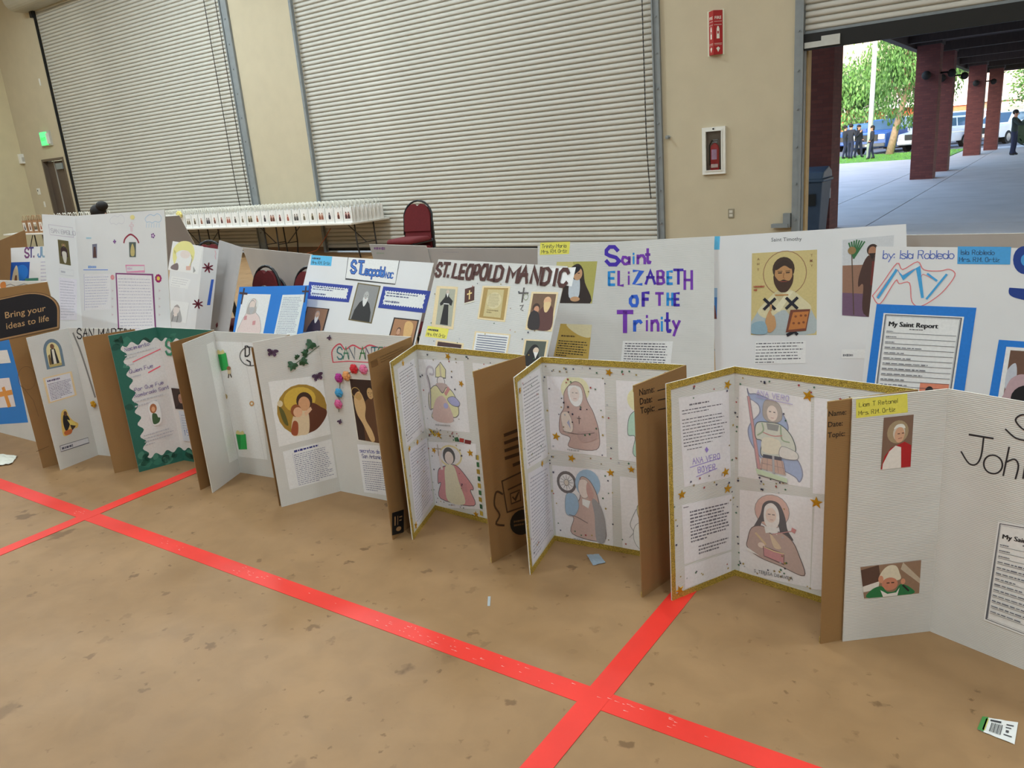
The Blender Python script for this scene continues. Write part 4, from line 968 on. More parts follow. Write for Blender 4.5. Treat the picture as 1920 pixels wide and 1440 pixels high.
P = onY(1795, 200, 76.5); r = empty('gable_house', (P.x, 76.5, gz(76.5)*.7), label='small white gabled porch between the brick columns', cat='building', group='low buildings across the car park')
MB().box(-1.2, 0, 0, 1.2, 1.4, 2.6).build('wall', RBR, r)
m = MB(); m.prism([(-1.5, 2.6), (1.5, 2.6), (1.5, 4.4), (-1.5, 4.9)], -.4, 1.4, 'y'); m.build('gable', WHT, r)
for i in range(5): MB().box(-1.2+i*.5, -.44, 2.8, -1.0+i*.5, -.401, 4.3).build('gable_slat', pm('grey_slat', (176, 182, 186), .6, .05, 4), r)
# hills
m = MB(); rr = random.Random(2); NX, NY = 40, 8; vs = []; fs = []
for j in range(NY):
    for i in range(NX):
        x = -260+i*13.5; y = 135+j*22; base = -2+j*6.0; h = base*(1+.25*sin(i*.5)+.2*sin(i*1.3+j))*1.0; vs.append((x+rr.uniform(-3, 3), y, h if j else -2))
for j in range(NY-1):
    for i in range(NX-1): fs.append((j*NX+i, j*NX+i+1, (j+1)*NX+i+1, (j+1)*NX+i))
m.smooth = True; m.add(vs, fs); tag(m.build('hillside', pm('dry_hillside', (206, 190, 160), .95, .2, .05)), 'pale sunlit hillside far beyond the car park', 'hill', kind='structure')
# ------------------------------------------------------------------ cars
GLS = pm('car_glass', (70, 100, 128), .12, .1, 2, spec=.8); TYRE = pm('tyre', (28, 28, 30), .8, .1, 10); RIM = pm('rim', (150, 152, 156), .35, .1, 10, metal=.5); LIT = pm('headlamp', (214, 222, 230), .2, .1, 10)
def car(loc, rz, kind, paint, label):
    """front at local -Y"""
    r = empty(kind, loc, rz, label, 'car', 'cars in the car park'); W_ = .95
    S = {'pickup_truck': dict(L=5.8, hood=1.25, ws=1.35, roof=1.92, r0=2.1, r1=3.4, re=3.65, belt=1.28, bed=True), 'sport_utility_vehicle': dict(L=4.8, hood=1.08, ws=1.1, roof=1.75, r0=1.9, r1=4.3, re=4.7, belt=1.12, bed=False),
         'van': dict(L=5.2, hood=1.15, ws=.75, roof=2.0, r0=1.55, r1=4.9, re=5.15, belt=1.2, bed=False), 'sedan': dict(L=4.6, hood=.92, ws=1.2, roof=1.45, r0=2.0, r1=3.3, re=4.0, belt=.95, bed=False)}[kind]
    L, hood, belt = S['L'], S['hood'], S['belt']
    prof = [(.05, .38), (0, .55), (.02, hood*.74), (.16, hood*.92), (S['ws'], hood), (S['ws'], belt), (L-.1, belt), (L, belt*.8), (L-.03, .45), (L-.15, .38)]
    m = MB(); n = len(prof)
    m.add([(-W_, y, z) for y, z in prof]+[(W_, y, z) for y, z in prof], [(i, (i+1) % n, n+(i+1) % n, n+i) for i in range(n)]+[list(range(n))[::-1], list(range(n, 2*n))]); bevel(m.build('body', paint, r), .07, 3, .3)
    cb_ = [(S['ws']+.02, belt-.02), (S['r0'], S['roof']), (S['r1'], S['roof']), (S['re'], belt-.02)]; tw = .74
    m = MB(); m.add([(-W_+.05, cb_[0][0], cb_[0][1]), (-tw, cb_[1][0], cb_[1][1]), (-tw, cb_[2][0], cb_[2][1]), (-W_+.05, cb_[3][0], cb_[3][1]), (W_-.05, cb_[0][0], cb_[0][1]), (tw, cb_[1][0], cb_[1][1]), (tw, cb_[2][0], cb_[2][1]), (W_-.05, cb_[3][0], cb_[3][1])],
        [(0, 1, 2, 3), (7, 6, 5, 4), (0, 4, 5, 1), (1, 5, 6, 2), (2, 6, 7, 3), (3, 7, 4, 0)]); bevel(m.build('cabin', paint, r), .06, 3, .3)
    def lerp(a, b_, t): return tuple(a[i]+(b_[i]-a[i])*t for i in range(3))
    A0, A1, B0, B1 = (-W_+.05, *cb_[0]), (W_-.05, *cb_[0]), (-tw, *cb_[1]), (tw, *cb_[1])
    def quad(a, b_, c, d, off, name, mat):
        nrm = (Vector(b_)-Vector(a)).cross(Vector(d)-Vector(a)).normalized()*off; vs = [Vector(p)+nrm for p in (a, b_, c, d)]+[Vector(p)-nrm*.2 for p in (a, b_, c, d)]
        m = MB(); m.add(vs, [(0, 1, 2, 3), (0, 4, 5, 1), (1, 5, 6, 2), (2, 6, 7, 3), (3, 7, 4, 0)]); return m.build(name, mat, r)
    quad(lerp(lerp(A0, B0, .1), lerp(A1, B1, .1), .07), lerp(lerp(A0, B0, .1), lerp(A1, B1, .1), .93), lerp(lerp(A0, B0, .9), lerp(A1, B1, .9), .93), lerp(lerp(A0, B0, .9), lerp(A1, B1, .9), .07), .012, 'windshield', GLS)
    for sx in (-1, 1):
        f0, f1 = (sx*(W_-.05), cb_[0][0], cb_[0][1]), (sx*tw, cb_[1][0], cb_[1][1]); g0, g1 = (sx*(W_-.05), cb_[3][0], cb_[3][1]), (sx*tw, cb_[2][0], cb_[2][1])
        for t0, t1 in ((.10, .48), (.53, .9)):
            lo0, lo1 = lerp(lerp(f0, f1, .18), lerp(g0, g1, .18), t0), lerp(lerp(f0, f1, .18), lerp(g0, g1, .18), t1); hi0, hi1 = lerp(lerp(f0, f1, .85), lerp(g0, g1, .85), t0), lerp(lerp(f0, f1, .85), lerp(g0, g1, .85), t1)
            quad(lo0, hi0, hi1, lo1, .012*-sx if sx > 0 else .012, 'side_window', GLS)
        bevel(MB().box(sx*.52, -.03, hood*.66, sx*.9, .06, hood*.88).build('headlight', LIT, r), .02)
        m = MB(); m.box(sx*(W_-.02), S['ws']+.3, belt, sx*(W_+.22), S['ws']+.42, belt+.18); bevel(m.build('wing_mirror', paint, r), .02)
        for y in (.95, L-1.05):
            m = MB(); m.smooth = False; m.lathe([(.0, -.1), (.36, -.1), (.36, .1), (0, .1)], 20)
            for q_ in range(len(m.v)): x, yy, z = m.v[q_]; m.v[q_] = (sx*(W_-.08)+z, y+x, .36+yy)
            wh = m.build('wheel', TYRE, r); m = MB(); m.lathe([(0, 0), (.22, 0), (.22, .02), (.05, .035), (0, .035)], 14)
            for q_ in range(len(m.v)): x, yy, z = m.v[q_]; m.v[q_] = (sx*(W_+.021+z), y+x, .36+yy)
            m.build('rim', RIM, wh)
    MB().box(-.5, -.04, hood*.6, .5, .05, hood*.88).build('grille', pm('grille_dark', (40, 44, 50), .4, .1, 10), r)
    bevel(MB().box(-.93, -.1, .42, .93, .05, .62).build('front_bumper', pm('bumper', (90, 96, 104), .4, .1, 10) if kind == 'pickup_truck' else paint, r), .03)
    MB().box(-.16, -.115, .46, .16, -.1, .56).build('number_plate', WHT, r)
    if S['bed']: MB().box(-.8, S['re']+.1, belt-.01, .8, L-.15, belt+.012).build('truck_bed', pm('bed_dark', (36, 36, 40), .7, .1, 10), r)
    return r
BLUEP = pm('blue_car_paint', (38, 88, 168), .3, .06, 2, spec=.7); WHP = pm('white_car_paint', (222, 230, 240), .3, .04, 2, spec=.7); SILV = pm('silver_car_paint', (170, 190, 210), .3, .04, 2, spec=.7); DKP = pm('dark_car_paint', (52, 56, 64), .3, .05, 2, spec=.7)
def at(px, Y): P = onY(px, 285, Y); return (P.x, Y, gz(Y)-.02)
car(at(1628, 50.6), radians(-14), 'pickup_truck', BLUEP, 'blue pickup truck facing the yard, behind the three standing people')
car(at(1588, 58), radians(-10), 'sport_utility_vehicle', BLUEP, 'blue car half hidden by the column left of the blue pickup')
car(at(1676, 58.5), radians(-10), 'sport_utility_vehicle', DKP, 'dark car parked behind the pale tree trunk')
car(at(1712, 50.6), radians(-20), 'sport_utility_vehicle', WHP, 'white car half hidden by the near brick columns')
car(at(1692, 67), radians(-12), 'van', SILV, 'silver van further back between the tree and the brick columns')
car(at(1791, 58.5), radians(-8), 'van', WHP, 'white van between the second and third brick columns')
car(at(1838, 53), radians(-22), 'sport_utility_vehicle', WHP, 'white car showing between the two far brick columns')
car(at(1885, 58), radians(-6), 'sport_utility_vehicle', WHP, 'white car right of the farthest brick column, beside the standing man')
car(at(1880, 67), radians(-6), 'sport_utility_vehicle', SILV, 'silver car behind the white one near the right edge')
# rail between the columns
P = at(1795, 48.6); m = MB(); m.tube([(-.9, 0, 0), (-.9, 0, .95), (.9, 0, .95), (.9, 0, 0)], .03, 6); tag(m.build('bike_rail', pm('rail_grey', (190, 200, 210), .4, .05, 8), None, P), 'thin grey tubular rail in front of the white van', 'rail')
# ------------------------------------------------------------------ people
SKIN = pm('skin', (196, 148, 122), .6, .05, 20); HAIR = pm('dark_hair', (30, 26, 26), .7, .15, 40); JACK = pm('dark_jacket', (38, 42, 54), .85, .1, 20); JEAN = pm('dark_blue_trousers', (36, 44, 72), .85, .1, 20); SHOE = pm('black_shoe', (22, 22, 24), .5, .1, 20); GRN = pm('dark_green_jacket', (40, 54, 54), .85, .1, 20)
def person(loc, rz, h, label, top, legs, arms, head=0.0, stride=.08, bun=False, longhair=False):
    """one continuous skinned body; arms = ((elbow),(wrist)) offsets for left and right in units of height, front is -Y"""
    V = []; E = []; R = []
    def v(p, r): V.append(Vector(p)*h); R.append(r*h); return len(V)-1
    def e(a, b_): E.append((a, b_))
    pel = v((0, 0, .53), .085); wai = v((0, .005, .60), .078); che = v((0, .01, .72), .095); nb = v((0, .012, .82), .045); nk = v((0, .005, .855), .034); hd = v((0, -.004, .905), .054); cr = v((0, .004, .955), .052)
    for a, b_ in ((pel, wai), (wai, che), (che, nb), (nb, nk), (nk, hd), (hd, cr)): e(a, b_)
    for s, sgn in ((0, -1), (1, 1)):
        sh = v((sgn*.105, .012, .80), .048); (ex_, ey, ez), (wx, wy, wz) = arms[s]
        el = v((sgn*(.105+ex_), ey, .80+ez), .033); wr = v((sgn*(.105+wx), wy, .80+wz), .022); e(che, sh); e(sh, el); e(el, wr)
        d = (Vector((wx-ex_, wy-ey, wz-ez))).normalized(); pa = v((sgn*(.105+wx)+sgn*d.x*.035, wy+d.y*.035, .80+wz+d.z*.035), .018); e(wr, pa)
        sd = d.cross(Vector((0, 0, 1))) if abs(d.z) < .9 else d.cross(Vector((1, 0, 0))); sd.normalize()
        for k, (o_, ln) in enumerate(((-.017, .036), (-.006, .044), (.006, .042), (.016, .032))):
            b0_ = Vector(V[pa])/h; f1 = v(b0_+sd*o_+Vector((sgn*d.x, d.y, d.z))*ln*.5, .0055); f2 = v(b0_+sd*o_*1.1+Vector((sgn*d.x, d.y-.15, d.z))*ln, .0045); e(pa, f1); e(f1, f2)
        th = v(Vector(V[wr])/h+Vector((sgn*d.x, d.y, d.z))*.02-sd*.03, .006); e(wr, th)
        hp = v((sgn*.052, 0, .50), .062); kn = v((sgn*.062, -.012-stride*sgn*.5, .275), .043); an = v((sgn*.066, .012-stride*sgn, .045), .027); to = v((sgn*.075, -.075-stride*sgn, .018), .022); he = v((sgn*.066, .035-stride*sgn, .018), .02)
        e(pel, hp); e(hp, kn); e(kn, an); e(an, to); e(an, he)
    me = bpy.data.meshes.new('person_body'); me.from_pydata(V, E, []); ob = bpy.data.objects.new('body', me); COL.objects.link(ob)
    sk = ob.modifiers.new('skin', 'SKIN'); sv = me.skin_vertices[0].data
    for i, r_ in enumerate(R): sv[i].radius = (r_, r_*(.78 if i in (pel, wai, che) else 1)); sv[i].use_root = (i == pel)
    ob.modifiers.new('sub', 'SUBSURF').levels = 1
    dg = bpy.context.evaluated_depsgraph_get(); m2 = bpy.data.meshes.new_from_object(ob.evaluated_get(dg)); bpy.data.objects.remove(ob); bpy.data.meshes.remove(me)
    for mt in (legs, top, SKIN, SHOE): m2.materials.append(mt)
    zs = .0
    for p in m2.polygons:
        c = p.center/h; p.use_smooth = True
        hand = abs(c.x) > .05 and any((c-Vector(V[i])/h).length < .055 for i in hands_idx(V, R, h))
        p.material_index = 3 if c.z < .05 else (0 if c.z < .52 else (2 if (c.z > .835 and abs(c.x) < .08) or hand else 1))
    r = empty('person', loc, rz, label, 'person', 'people outside' if not bun else None)
    link('body', m2, r)
    m = MB(); m.smooth = True; m.ball((0, .014*h, .945*h), .062*h, .064*h, .058*h, 14, 10)
    if longhair or bun: m.ball((0, .035*h, .90*h), .058*h, .04*h, .07*h, 12, 8)
    hb = m.build('hair', HAIR, r)
    if bun:
        m = MB(); m.smooth = True; m.ball((-.06*h, .03*h, .985*h), .05*h, .045*h, .04*h, 12, 8); m.build('hair_bun', HAIR, r)
    m = MB(); m.ball((0, -.062*h, .905*h), .007*h, .012*h, .012*h, 6, 4); m.build('nose', SKIN, r)
    for sx in (-1, 1):
        m = MB(); m.ball((sx*.02*h, -.052*h, .922*h), .006*h, .006*h, .004*h, 6, 4); m.build('eye', SHOE, r)
        m = MB(); m.ball((sx*.056*h, .002*h, .912*h), .006*h, .012*h, .018*h, 6, 5); m.build('ear', SKIN, r)
    m = MB(); m.ball((0, -.054*h, .882*h), .016*h, .005*h, .003*h, 8, 4); m.build('mouth', pm('lips', (160, 96, 86), .6, .05, 10), r)
    return r
def hands_idx(V, R, h): return [i for i in range(len(V)) if R[i] < .0185*h and R[i] > .0175*h]
pockets = (((.045, .02, -.17), (.0, -.06, -.27)), ((.045, .02, -.17), (.0, -.06, -.27)))
crossed = (((.03, -.03, -.17), (-.06, -.11, -.11)), ((.03, -.03, -.17), (-.06, -.11, -.12)))
def feet(px, py, Y): P = onY(px, py, Y); return (P.x, Y, gz(Y)+.02)
person(feet(1594, 296, 45.6), radians(170), 1.78, 'person in a dark hooded jacket seen from behind, nearest the column', JACK, JEAN, pockets)
person(feet(1609, 294, 46.6), radians(60), 1.70, 'person in dark clothes with a hand near the face, middle of the three', JACK, JEAN, (((.03, -.04, -.17), (-.03, -.12, -.02)), pockets[1]), longhair=True)
person(feet(1633, 293, 43.8), radians(-70), 1.62, 'person in a dark jacket standing apart beside the blue pickup', JACK, JEAN, pockets, longhair=True)
person(feet(1584, 297, 46.4), radians(120), 1.72, 'person mostly hidden behind the near brick column', JACK, JEAN, pockets)
person((feet(1899, 285, 39.5)[0], 39.5, gz(39.5)), radians(80), 1.80, 'person in dark clothes at the right edge holding the hands out in front', GRN, JEAN, (((.02, -.10, -.13), (-.01, -.24, -.12)), ((.02, -.10, -.13), (-.01, -.24, -.12))), stride=.015)
hp = EYE+ray(184, 384)*(10.6/FPX)
person((hp.x, hp.y, 0), radians(200), 1.635, 'person with a dark hair bun standing behind the big white board', GRN, JEAN, crossed, bun=True)
# ------------------------------------------------------------------ everything glued to the boards
INK = (40, 38, 44); PENC = (150, 150, 160); PAPER = (236, 236, 240); YEL = (238, 226, 96); LBL = (92, 188, 238)
GOLDM = pm('gold_foil', (212, 160, 40), .35, .15, 60, metal=.6)
def glitter_mat():
    m = pm('gold_glitter', (226, 184, 84), .34, .55, 260, bump=1.0, bscale=330, metal=.55); return m
GLIT = glitter_mat()
def star_mesh(r, th=.0015):
    m = MB(); pts = [(r*(1 if i % 2 == 0 else .42)*sin(pi*i/5), r*(1 if i % 2 == 0 else .42)*cos(pi*i/5)) for i in range(10)]
    n = 10; m.add([(x, y, 0) for x, y in pts]+[(x*.9, y*.9, th) for x, y in pts]+[(0, 0, th*2.2)], [(i, (i+1) % n, n+(i+1) % n, n+i) for i in range(n)]+[(n+i, n+(i+1) % n, 2*n) for i in range(n)]); return m.mesh('gold_star', GOLDM)
STAR = star_mesh(.021)
def stars(P, pts, back=False, r=1.0):
    for k, (x, y) in enumerate(pts):
        u, v = P.uv(x, y); o = link('gold_star', STAR, P.obj, (u, v, .002)); o.rotation_euler = (0, 0, RND.uniform(-.5, .5)); s = r*RND.uniform(.9, 1.12); o.scale = (s, s, 1)
SEQC = [(176, 150, 70), (40, 44, 80), (60, 110, 80), (170, 60, 60), (190, 190, 196), (150, 130, 90), (36, 36, 60)]
def sequins(P, n, seed, u0=.0, u1=1.0, gaps=None):
    """tiny star sequins scattered over the free strips of a panel"""
    rr = random.Random(seed); m = MB()
    for _ in range(n):
        if gaps: g = rr.choice(gaps); u, v = rr.uniform(g[0], g[2])*P.w, rr.uniform(g[1], g[3])*P.h
        else: u, v = rr.uniform(u0, u1)*P.w, rr.uniform(.05, .95)*P.h
        r = rr.uniform(.0045, .0075); a0 = rr.uniform(0, 1.2); m.col = L3(rr.choice(SEQC))
        m.add([(u+r*(1 if i % 2 == 0 else .42)*sin(a0+pi*i/5), v+r*(1 if i % 2 == 0 else .42)*cos(a0+pi*i/5), .0032) for i in range(10)], [list(range(10))])
    tag(m.build('sequins', print_mat(), P.obj), kind='stuff')
def border(P, sides, w=.026):
    """raised glitter ribbon along the edges of a panel"""
    W, H, t = P.w, P.h, .0025
    R = {'t': (0, H-w, W, H), 'b': (0, 0, W, w), 'l': (0, 0, w*.75, H), 'r': (W-w*.75, 0, W, H)}
    for s in sides:
        x0, y0, x1, y1 = R[s]; m = MB(); n = 26; rr = random.Random(int(W*1e4)+ord(s)); hz = s in 'tb'
        for i in range(n):
            a, b_ = i/n, (i+1)/n; z = t+rr.uniform(-.0007, .0012)
            if hz: m.box(x0+(x1-x0)*a, y0, .0003, x0+(x1-x0)*b_, y1, z)
            else: m.box(x0, y0+(y1-y0)*a, .0003, x1, y0+(y1-y0)*b_, z)
        m.build('glitter_border', GLIT, P.obj)
def note(P, quad, rows, c=(110, 110, 128), bgc=PAPER, name='written_page', mar=.07, th=.34, label=None, back=False, **k):
    A = Art(P, quad, back=back).rect(bgc); A.para(mar, mar*.7, 1-mar, 1-mar*.5, rows, c, th=th, **k); return A.done(name, label)
def postit(P, quad, c, l1, l2, label=None):
    A = Art(P, quad).rect(c)
    if l1: A.hand(l1, .06, .46, .12, (40, 44, 60), .12, dx=1.12)
    else: A.para(.06, .14, .9, .5, 1, (50, 54, 70), th=.5)
    A.hand(l2, .06, .88, .11, (40, 44, 60), .12, dx=1.12); return A.done('sticky_note', label)
def bust(A, bg, robe, skin, hair, beard=None, halo=None, hood=None, cx=.5, top=.2, s=1.0, x0=0, y0=0, x1=1, y1=1, eyes=True):
    """head-and-shoulders picture inside a framed area"""
    k = A.sx/A.sy*(x1-x0)/(y1-y0)
    X = lambda x: x0+(cx+(x-.5)*s)*(x1-x0)
    Y = lambda y: y0+(top+y*s*k)*(y1-y0)
    if bg: A.rect(bg, x0, y0, x1, y1)
    cl = lambda pts: [(min(x1, max(x0, a)), min(y1, max(y0, b_))) for a, b_ in pts]
    if halo: A.poly(cl([(X(.5+.33*cos(2*pi*i/24)), Y(.24+.33*sin(2*pi*i/24))) for i in range(24)]), halo)
    if hood: A.poly(cl(catmull([(X(.5), Y(-.06)), (X(.74), Y(.1)), (X(.78), Y(.45)), (X(.9), Y(.9)), (X(.1), Y(.9)), (X(.22), Y(.45)), (X(.26), Y(.1))])), hood)
    A.poly(cl([(X(.38), Y(.45)), (X(.62), Y(.45)), (X(.80), Y(.58)), (X(1.0), Y(.95)), (X(1.06), Y(2.2)), (X(-.06), Y(2.2)), (X(0), Y(.95)), (X(.20), Y(.58))]), robe)
    if not hood: A.poly(cl([(X(.5+.19*cos(2*pi*i/20)), Y(.2+.23*sin(2*pi*i/20))) for i in range(20)]), hair)
    A.poly(cl([(X(.5+.15*cos(2*pi*i/20)), Y(.26+.21*sin(2*pi*i/20))) for i in range(20)]), skin)
    if beard: A.poly(cl(catmull([(X(.36), Y(.33)), (X(.5), Y(.38)), (X(.64), Y(.33)), (X(.62), Y(.55)), (X(.5), Y(.74)), (X(.38), Y(.55))])), beard)
    if eyes:
        dk = tuple(int(v*.35) for v in (skin if not isinstance(skin, str) else (120, 90, 80)))
        for sx in (-1, 1): A.poly(cl([(X(.5+sx*.065+.03*cos(2*pi*i/8)), Y(.235+.014*sin(2*pi*i/8))) for i in range(8)]), dk)
        A.poly(cl([(X(.485), Y(.26)), (X(.515), Y(.26)), (X(.52), Y(.32)), (X(.48), Y(.32))]), tuple(int(v*.8) for v in skin))
        A.poly(cl([(X(.45), Y(.365)), (X(.55), Y(.365)), (X(.54), Y(.385)), (X(.46), Y(.385))]), (150, 90, 80))
    return A
# ---------------------------------------------------------------- b0
P = B0[1]; A = Art(P, [(-70, 642), (20, 634), (53, 792), (-70, 800)]); A.rect((30, 128, 214)); A.done('blue_paper', 'bright blue paper')
A = Art(P, [(-60, 662), (14, 656), (21, 680), (-60, 687)], z0=.0016).rect(PAPER); A.done('paper_strip')
A = Art(P, [(-50, 714), (18, 708), (30, 762), (-50, 769)], z0=.0016).rect((232, 226, 228)); A.line([(.8, .35), (.86, .95)], .08, (222, 150, 66)); A.line([(.62, .55), (.97, .5)], .08, (222, 150, 66)); A.done('cross_card')
A = Art(P, [(-30, 524), (10, 523), (12, 545), (-30, 548)]); A.poly([(.8, .3), (.98, .25), (1, .7), (.85, .9), (.75, .6)], (206, 128, 60), True); A.done('orange_sticker')
A = Art(P, [(10, 527), (60, 526), (62, 540), (10, 542)]); A.line([(.0, .6), (.2, .4), (.4, .7), (.7, .4), (.9, .6)], .02, (150, 150, 150)); A.done('pencil_line')
P = B0[2]
A = Art(P, [(-20, 560), (104, 540), (104, 610), (-10, 634)], back=True)
TAN = (176, 138, 96); BLK = (24, 24, 32)
arch = lambda g: [(0-g, 1+g*1.5)]+[(0-g, .12-g)]+[(.52+(.48+g)*sin(pi/2*i/10), .62-(.55+g)*cos(pi/2*i/10)) for i in range(11)]+[(1.0+g, 1+g*1.5)]
A.poly(arch(.075), (112, 84, 54)); A.poly(arch(.055), TAN); A.poly(arch(.03), BLK)
A.type('Bring your', .20, .56, .155, (196, 158, 112), .004, stretch=.98); A.type('ideas to life', .20, .84, .155, (196, 158, 112), .004, stretch=.98); A.done('printed_slogan', 'black arch printed with the slogan Bring your ideas to life')
A = Art(P, [(20, 660), (60, 650), (100, 860), (60, 870)], back=True); A.ring(.5, .25, .4, .1, .02, (120, 90, 58)); A.line([(.3, .9), (.9, .88)], .02, (90, 66, 40)); A.line([(.2, .3), (.6, .45), (.7, .6)], .02, (120, 90, 58)); A.done('printed_sketch')
# ---------------------------------------------------------------- b1
P = B1[0]
A = Art(P, [(77, 638), (112, 633), (122, 686), (88, 693)])
ar = lambda g: [(g, 1-g*.7), (g, .42)]+[(.5-(.5-g)*cos(pi*i/10), .42-(.42-g*.8)*sin(pi*i/10)) for i in range(11)]+[(1-g, .42), (1-g, 1-g*.7)]
A.poly(ar(0), (112, 132, 150)); A.poly(ar(.15), (228, 214, 160)); A.ell(.5, .26, .11, .09, (120, 84, 62)); A.poly([(.38, .34), (.62, .34), (.74, .9), (.26, .9)], (44, 38, 40)); A.poly([(.44, .36), (.56, .36), (.58, .88), (.42, .88)], (226, 220, 206)); A.poly([(.2, .55), (.3, .5), (.32, .9), (.18, .92)], (120, 96, 60)); A.rect((190, 170, 110), .16, .86, .84, .95); A.done('arched_picture', 'arched saint picture with a blue-grey edge')
A = Art(P, [(80, 709), (134, 696), (144, 741), (91, 757)]).rect((232, 208, 164)); A.rect((226, 224, 232), .07, .05, .93, .95); A.para(.12, .1, .85, .22, 1, (80, 64, 110), th=.6); A.para(.12, .26, .9, .92, 11, (140, 132, 156), th=.45); A.done('written_page', 'typed page on a yellow edged card')
A = Art(P, [(108, 770), (138, 765), (151, 811), (115, 818)])
A.poly([(.2, .1), (.5, 0), (.62, .3), (.8, .5), (1, .62), (.9, .78), (.62, .8), (.5, .95), (.12, 1), (.1, .5)], (230, 196, 110), True); A.poly([(.3, .2), (.5, .22), (.6, .5), (.3, .85), (.2, .5)], (34, 30, 34), True); A.poly([(.45, .4), (.75, .5), (.9, .66), (.6, .7)], (240, 214, 120)); A.ell(.42, .16, .1, .1, (110, 76, 54)); A.poly([(.55, .62), (.85, .7), (.6, .86)], (60, 46, 40)); A.poly([(.2, .84), (.6, .8), (.5, .97), (.2, .98)], (200, 110, 60), True); A.done('figure_sticker', 'gold and black cut-out of a seated figure')
A = Art(P, [(112, 836), (165, 820), (167, 830), (114, 847)]).rect((200, 200, 206)); A.rect((216, 216, 222), .02, .1, .98, .9); A.para(.05, .2, .95, .9, 1, (90, 90, 110), th=.7); A.line([(0, .02), (1, .02), (1, 1), (0, 1), (0, .02)], .015, (96, 96, 110)); A.done('name_strip')
P = B1[1]
A = Art(P, [(142, 620), (240, 620), (240, 642), (142, 644)]); A.hand('SAN MARTIN', .03, .62, .15, INK, .13, dx=1.2); A.done('title_lettering', 'black marker lettering')
A = Art(P, [(134, 622), (190, 618), (190, 760), (134, 764)]); A.line([(.06, .02), (.3, .25), (.55, .55), (.8, .88)], .05, (132, 130, 128), True); A.done('cord')
m = MB(); m.smooth = True; u, v = P.uv(177, 757)
for k in range(5): m.ball((u+.014*cos(k*1.26), v+.014*sin(k*1.26), .01), .012, .012, .008, 8, 5)
m.ball((u, v, .016), .009, .009, .007, 8, 5); m.build('gold_bow', GOLDM, P.obj)
# B1 right wing back, printed folds
# ---------------------------------------------------------------- b2 : green border
def green_panel(P, left, right):
    A = Art(P, uv=(0, 0, P.w, P.h)); A.rect((40, 104, 90)); rr = random.Random(int(P.w*1e3))
    for _ in range(22):
        x, y = rr.uniform(.05, .95), rr.choice([rr.uniform(.02, .1), rr.uniform(.9, .97), rr.uniform(.1, .9)])
        A.poly(catmull([(min(1, max(0, x+rr.uniform(.03, .16)*cos(t*pi/3))), min(1, max(0, y+rr.uniform(.01, .04)*sin(t*pi/3)))) for t in range(6)], 3), rr.choice([(30, 84, 72), (54, 122, 104), (26, 70, 58), (72, 134, 116)])); A.lay -= 1
    A.lay += 1
    x0, x1 = (.24 if left else 0), (.86 if right else 1); q = []; w = lambda t, n: sin(2*pi*t*n)
    for i in range(49): t = i/48; q.append((x0+(x1-x0)*t, .085+.014*w(t, 4.5 if right else 3)))
    if right:
        for i in range(1, 60): t = i/60; q.append((x1+.03*w(t, 9), .085+.82*t))
    for i in range(49): t = 1-i/48; q.append((x0+(x1-x0)*t, .905+.014*w(t, 4.5 if right else 3)))
    if left:
        for i in range(1, 60): t = 1-i/60; q.append((x0-.055*w(t, 9), .085+.82*t))
    q = [(min(1, max(0, a)), b_) for a, b_ in q]
    A.poly(q, (222, 220, 220)); A.done('painted_border', 'wavy dark green painted border'); return A
green_panel(B2[0], True, False); green_panel(B2[1], False, True)
P = B2[0]; P.n = 3
PU = (104, 84, 150); PK = (236, 90, 110)
GQ = [(224, 632), (300, 612), (336, 850), (262, 872)]
A = Art(P, GQ, z0=.005); A.hand('Nacimiento:', .07, .115, .095, PU, .11); A.para(.05, .135, .85, .175, 2, (196, 196, 204), th=.4); A.line([(.22, .205), (.92, .165)], .022, PK); A.para(.05, .21, .6, .23, 1, (190, 190, 200)); A.done('written_text', 'purple handwriting with a pink underline')
A = Art(P, GQ, z0=.005); A.hand('Quien Fue', .1, .285, .1, PU, .11); A.line([(.55, .315), (.85, .292)], .03, PK); A.para(.1, .3, .5, .33, 1, (190, 190, 200)); A.done('written_text', 'purple handwriting with a pink underline')
A = Art(P, GQ, z0=.005); A.hand('Por Que Fue', .15, .43, .095, PU, .11); A.hand('Nombrado Santo?', .13, .475, .092, PU, .11); A.para(.1, .49, .9, .56, 2, (196, 196, 202)); A.done('written_text', 'purple handwriting')
A = Art(P, GQ, z0=.005); A.para(.2, .77, .95, .87, 4, (188, 188, 196)); A.done('written_text')
A = Art(P, [(275, 758), (300, 752), (305, 792), (280, 798)], z0=.0056); A.poly([(.1, .05), (.8, 0), (.95, .9), (.3, 1)], (240, 238, 238), True); A.ell(.42, .25, .26, .22, (176, 112, 74)); A.ell(.42, .28, .14, .12, (222, 170, 130)); A.poly([(.3, .5), (.6, .52), (.7, .7), (.85, .75), (.7, .95), (.3, .95)], (66, 96, 62), True); A.done('saint_sticker')
P = B2[1]; P.n = 3
A = Art(P, [(305, 626), (400, 632), (400, 680), (305, 676)], z0=.005); A.hand('S', .08, .75, .22, (60, 140, 110), .16); A.done('title_lettering')
A = Art(P, [(322, 727), (352, 730), (356, 768), (330, 766)], z0=.005); bust(A, (64, 48, 44), (40, 30, 32), (170, 130, 110), (40, 30, 28)); A.done('dark_portrait')
A = Art(P, [(336, 770), (372, 772), (380, 830), (345, 826)], z0=.005); A.rect((208, 216, 228)); A.para(.1, .1, .9, .6, 6, (160, 176, 200)); A.hand('15', .1, .8, .2, (90, 130, 190), .1); A.done('written_page')
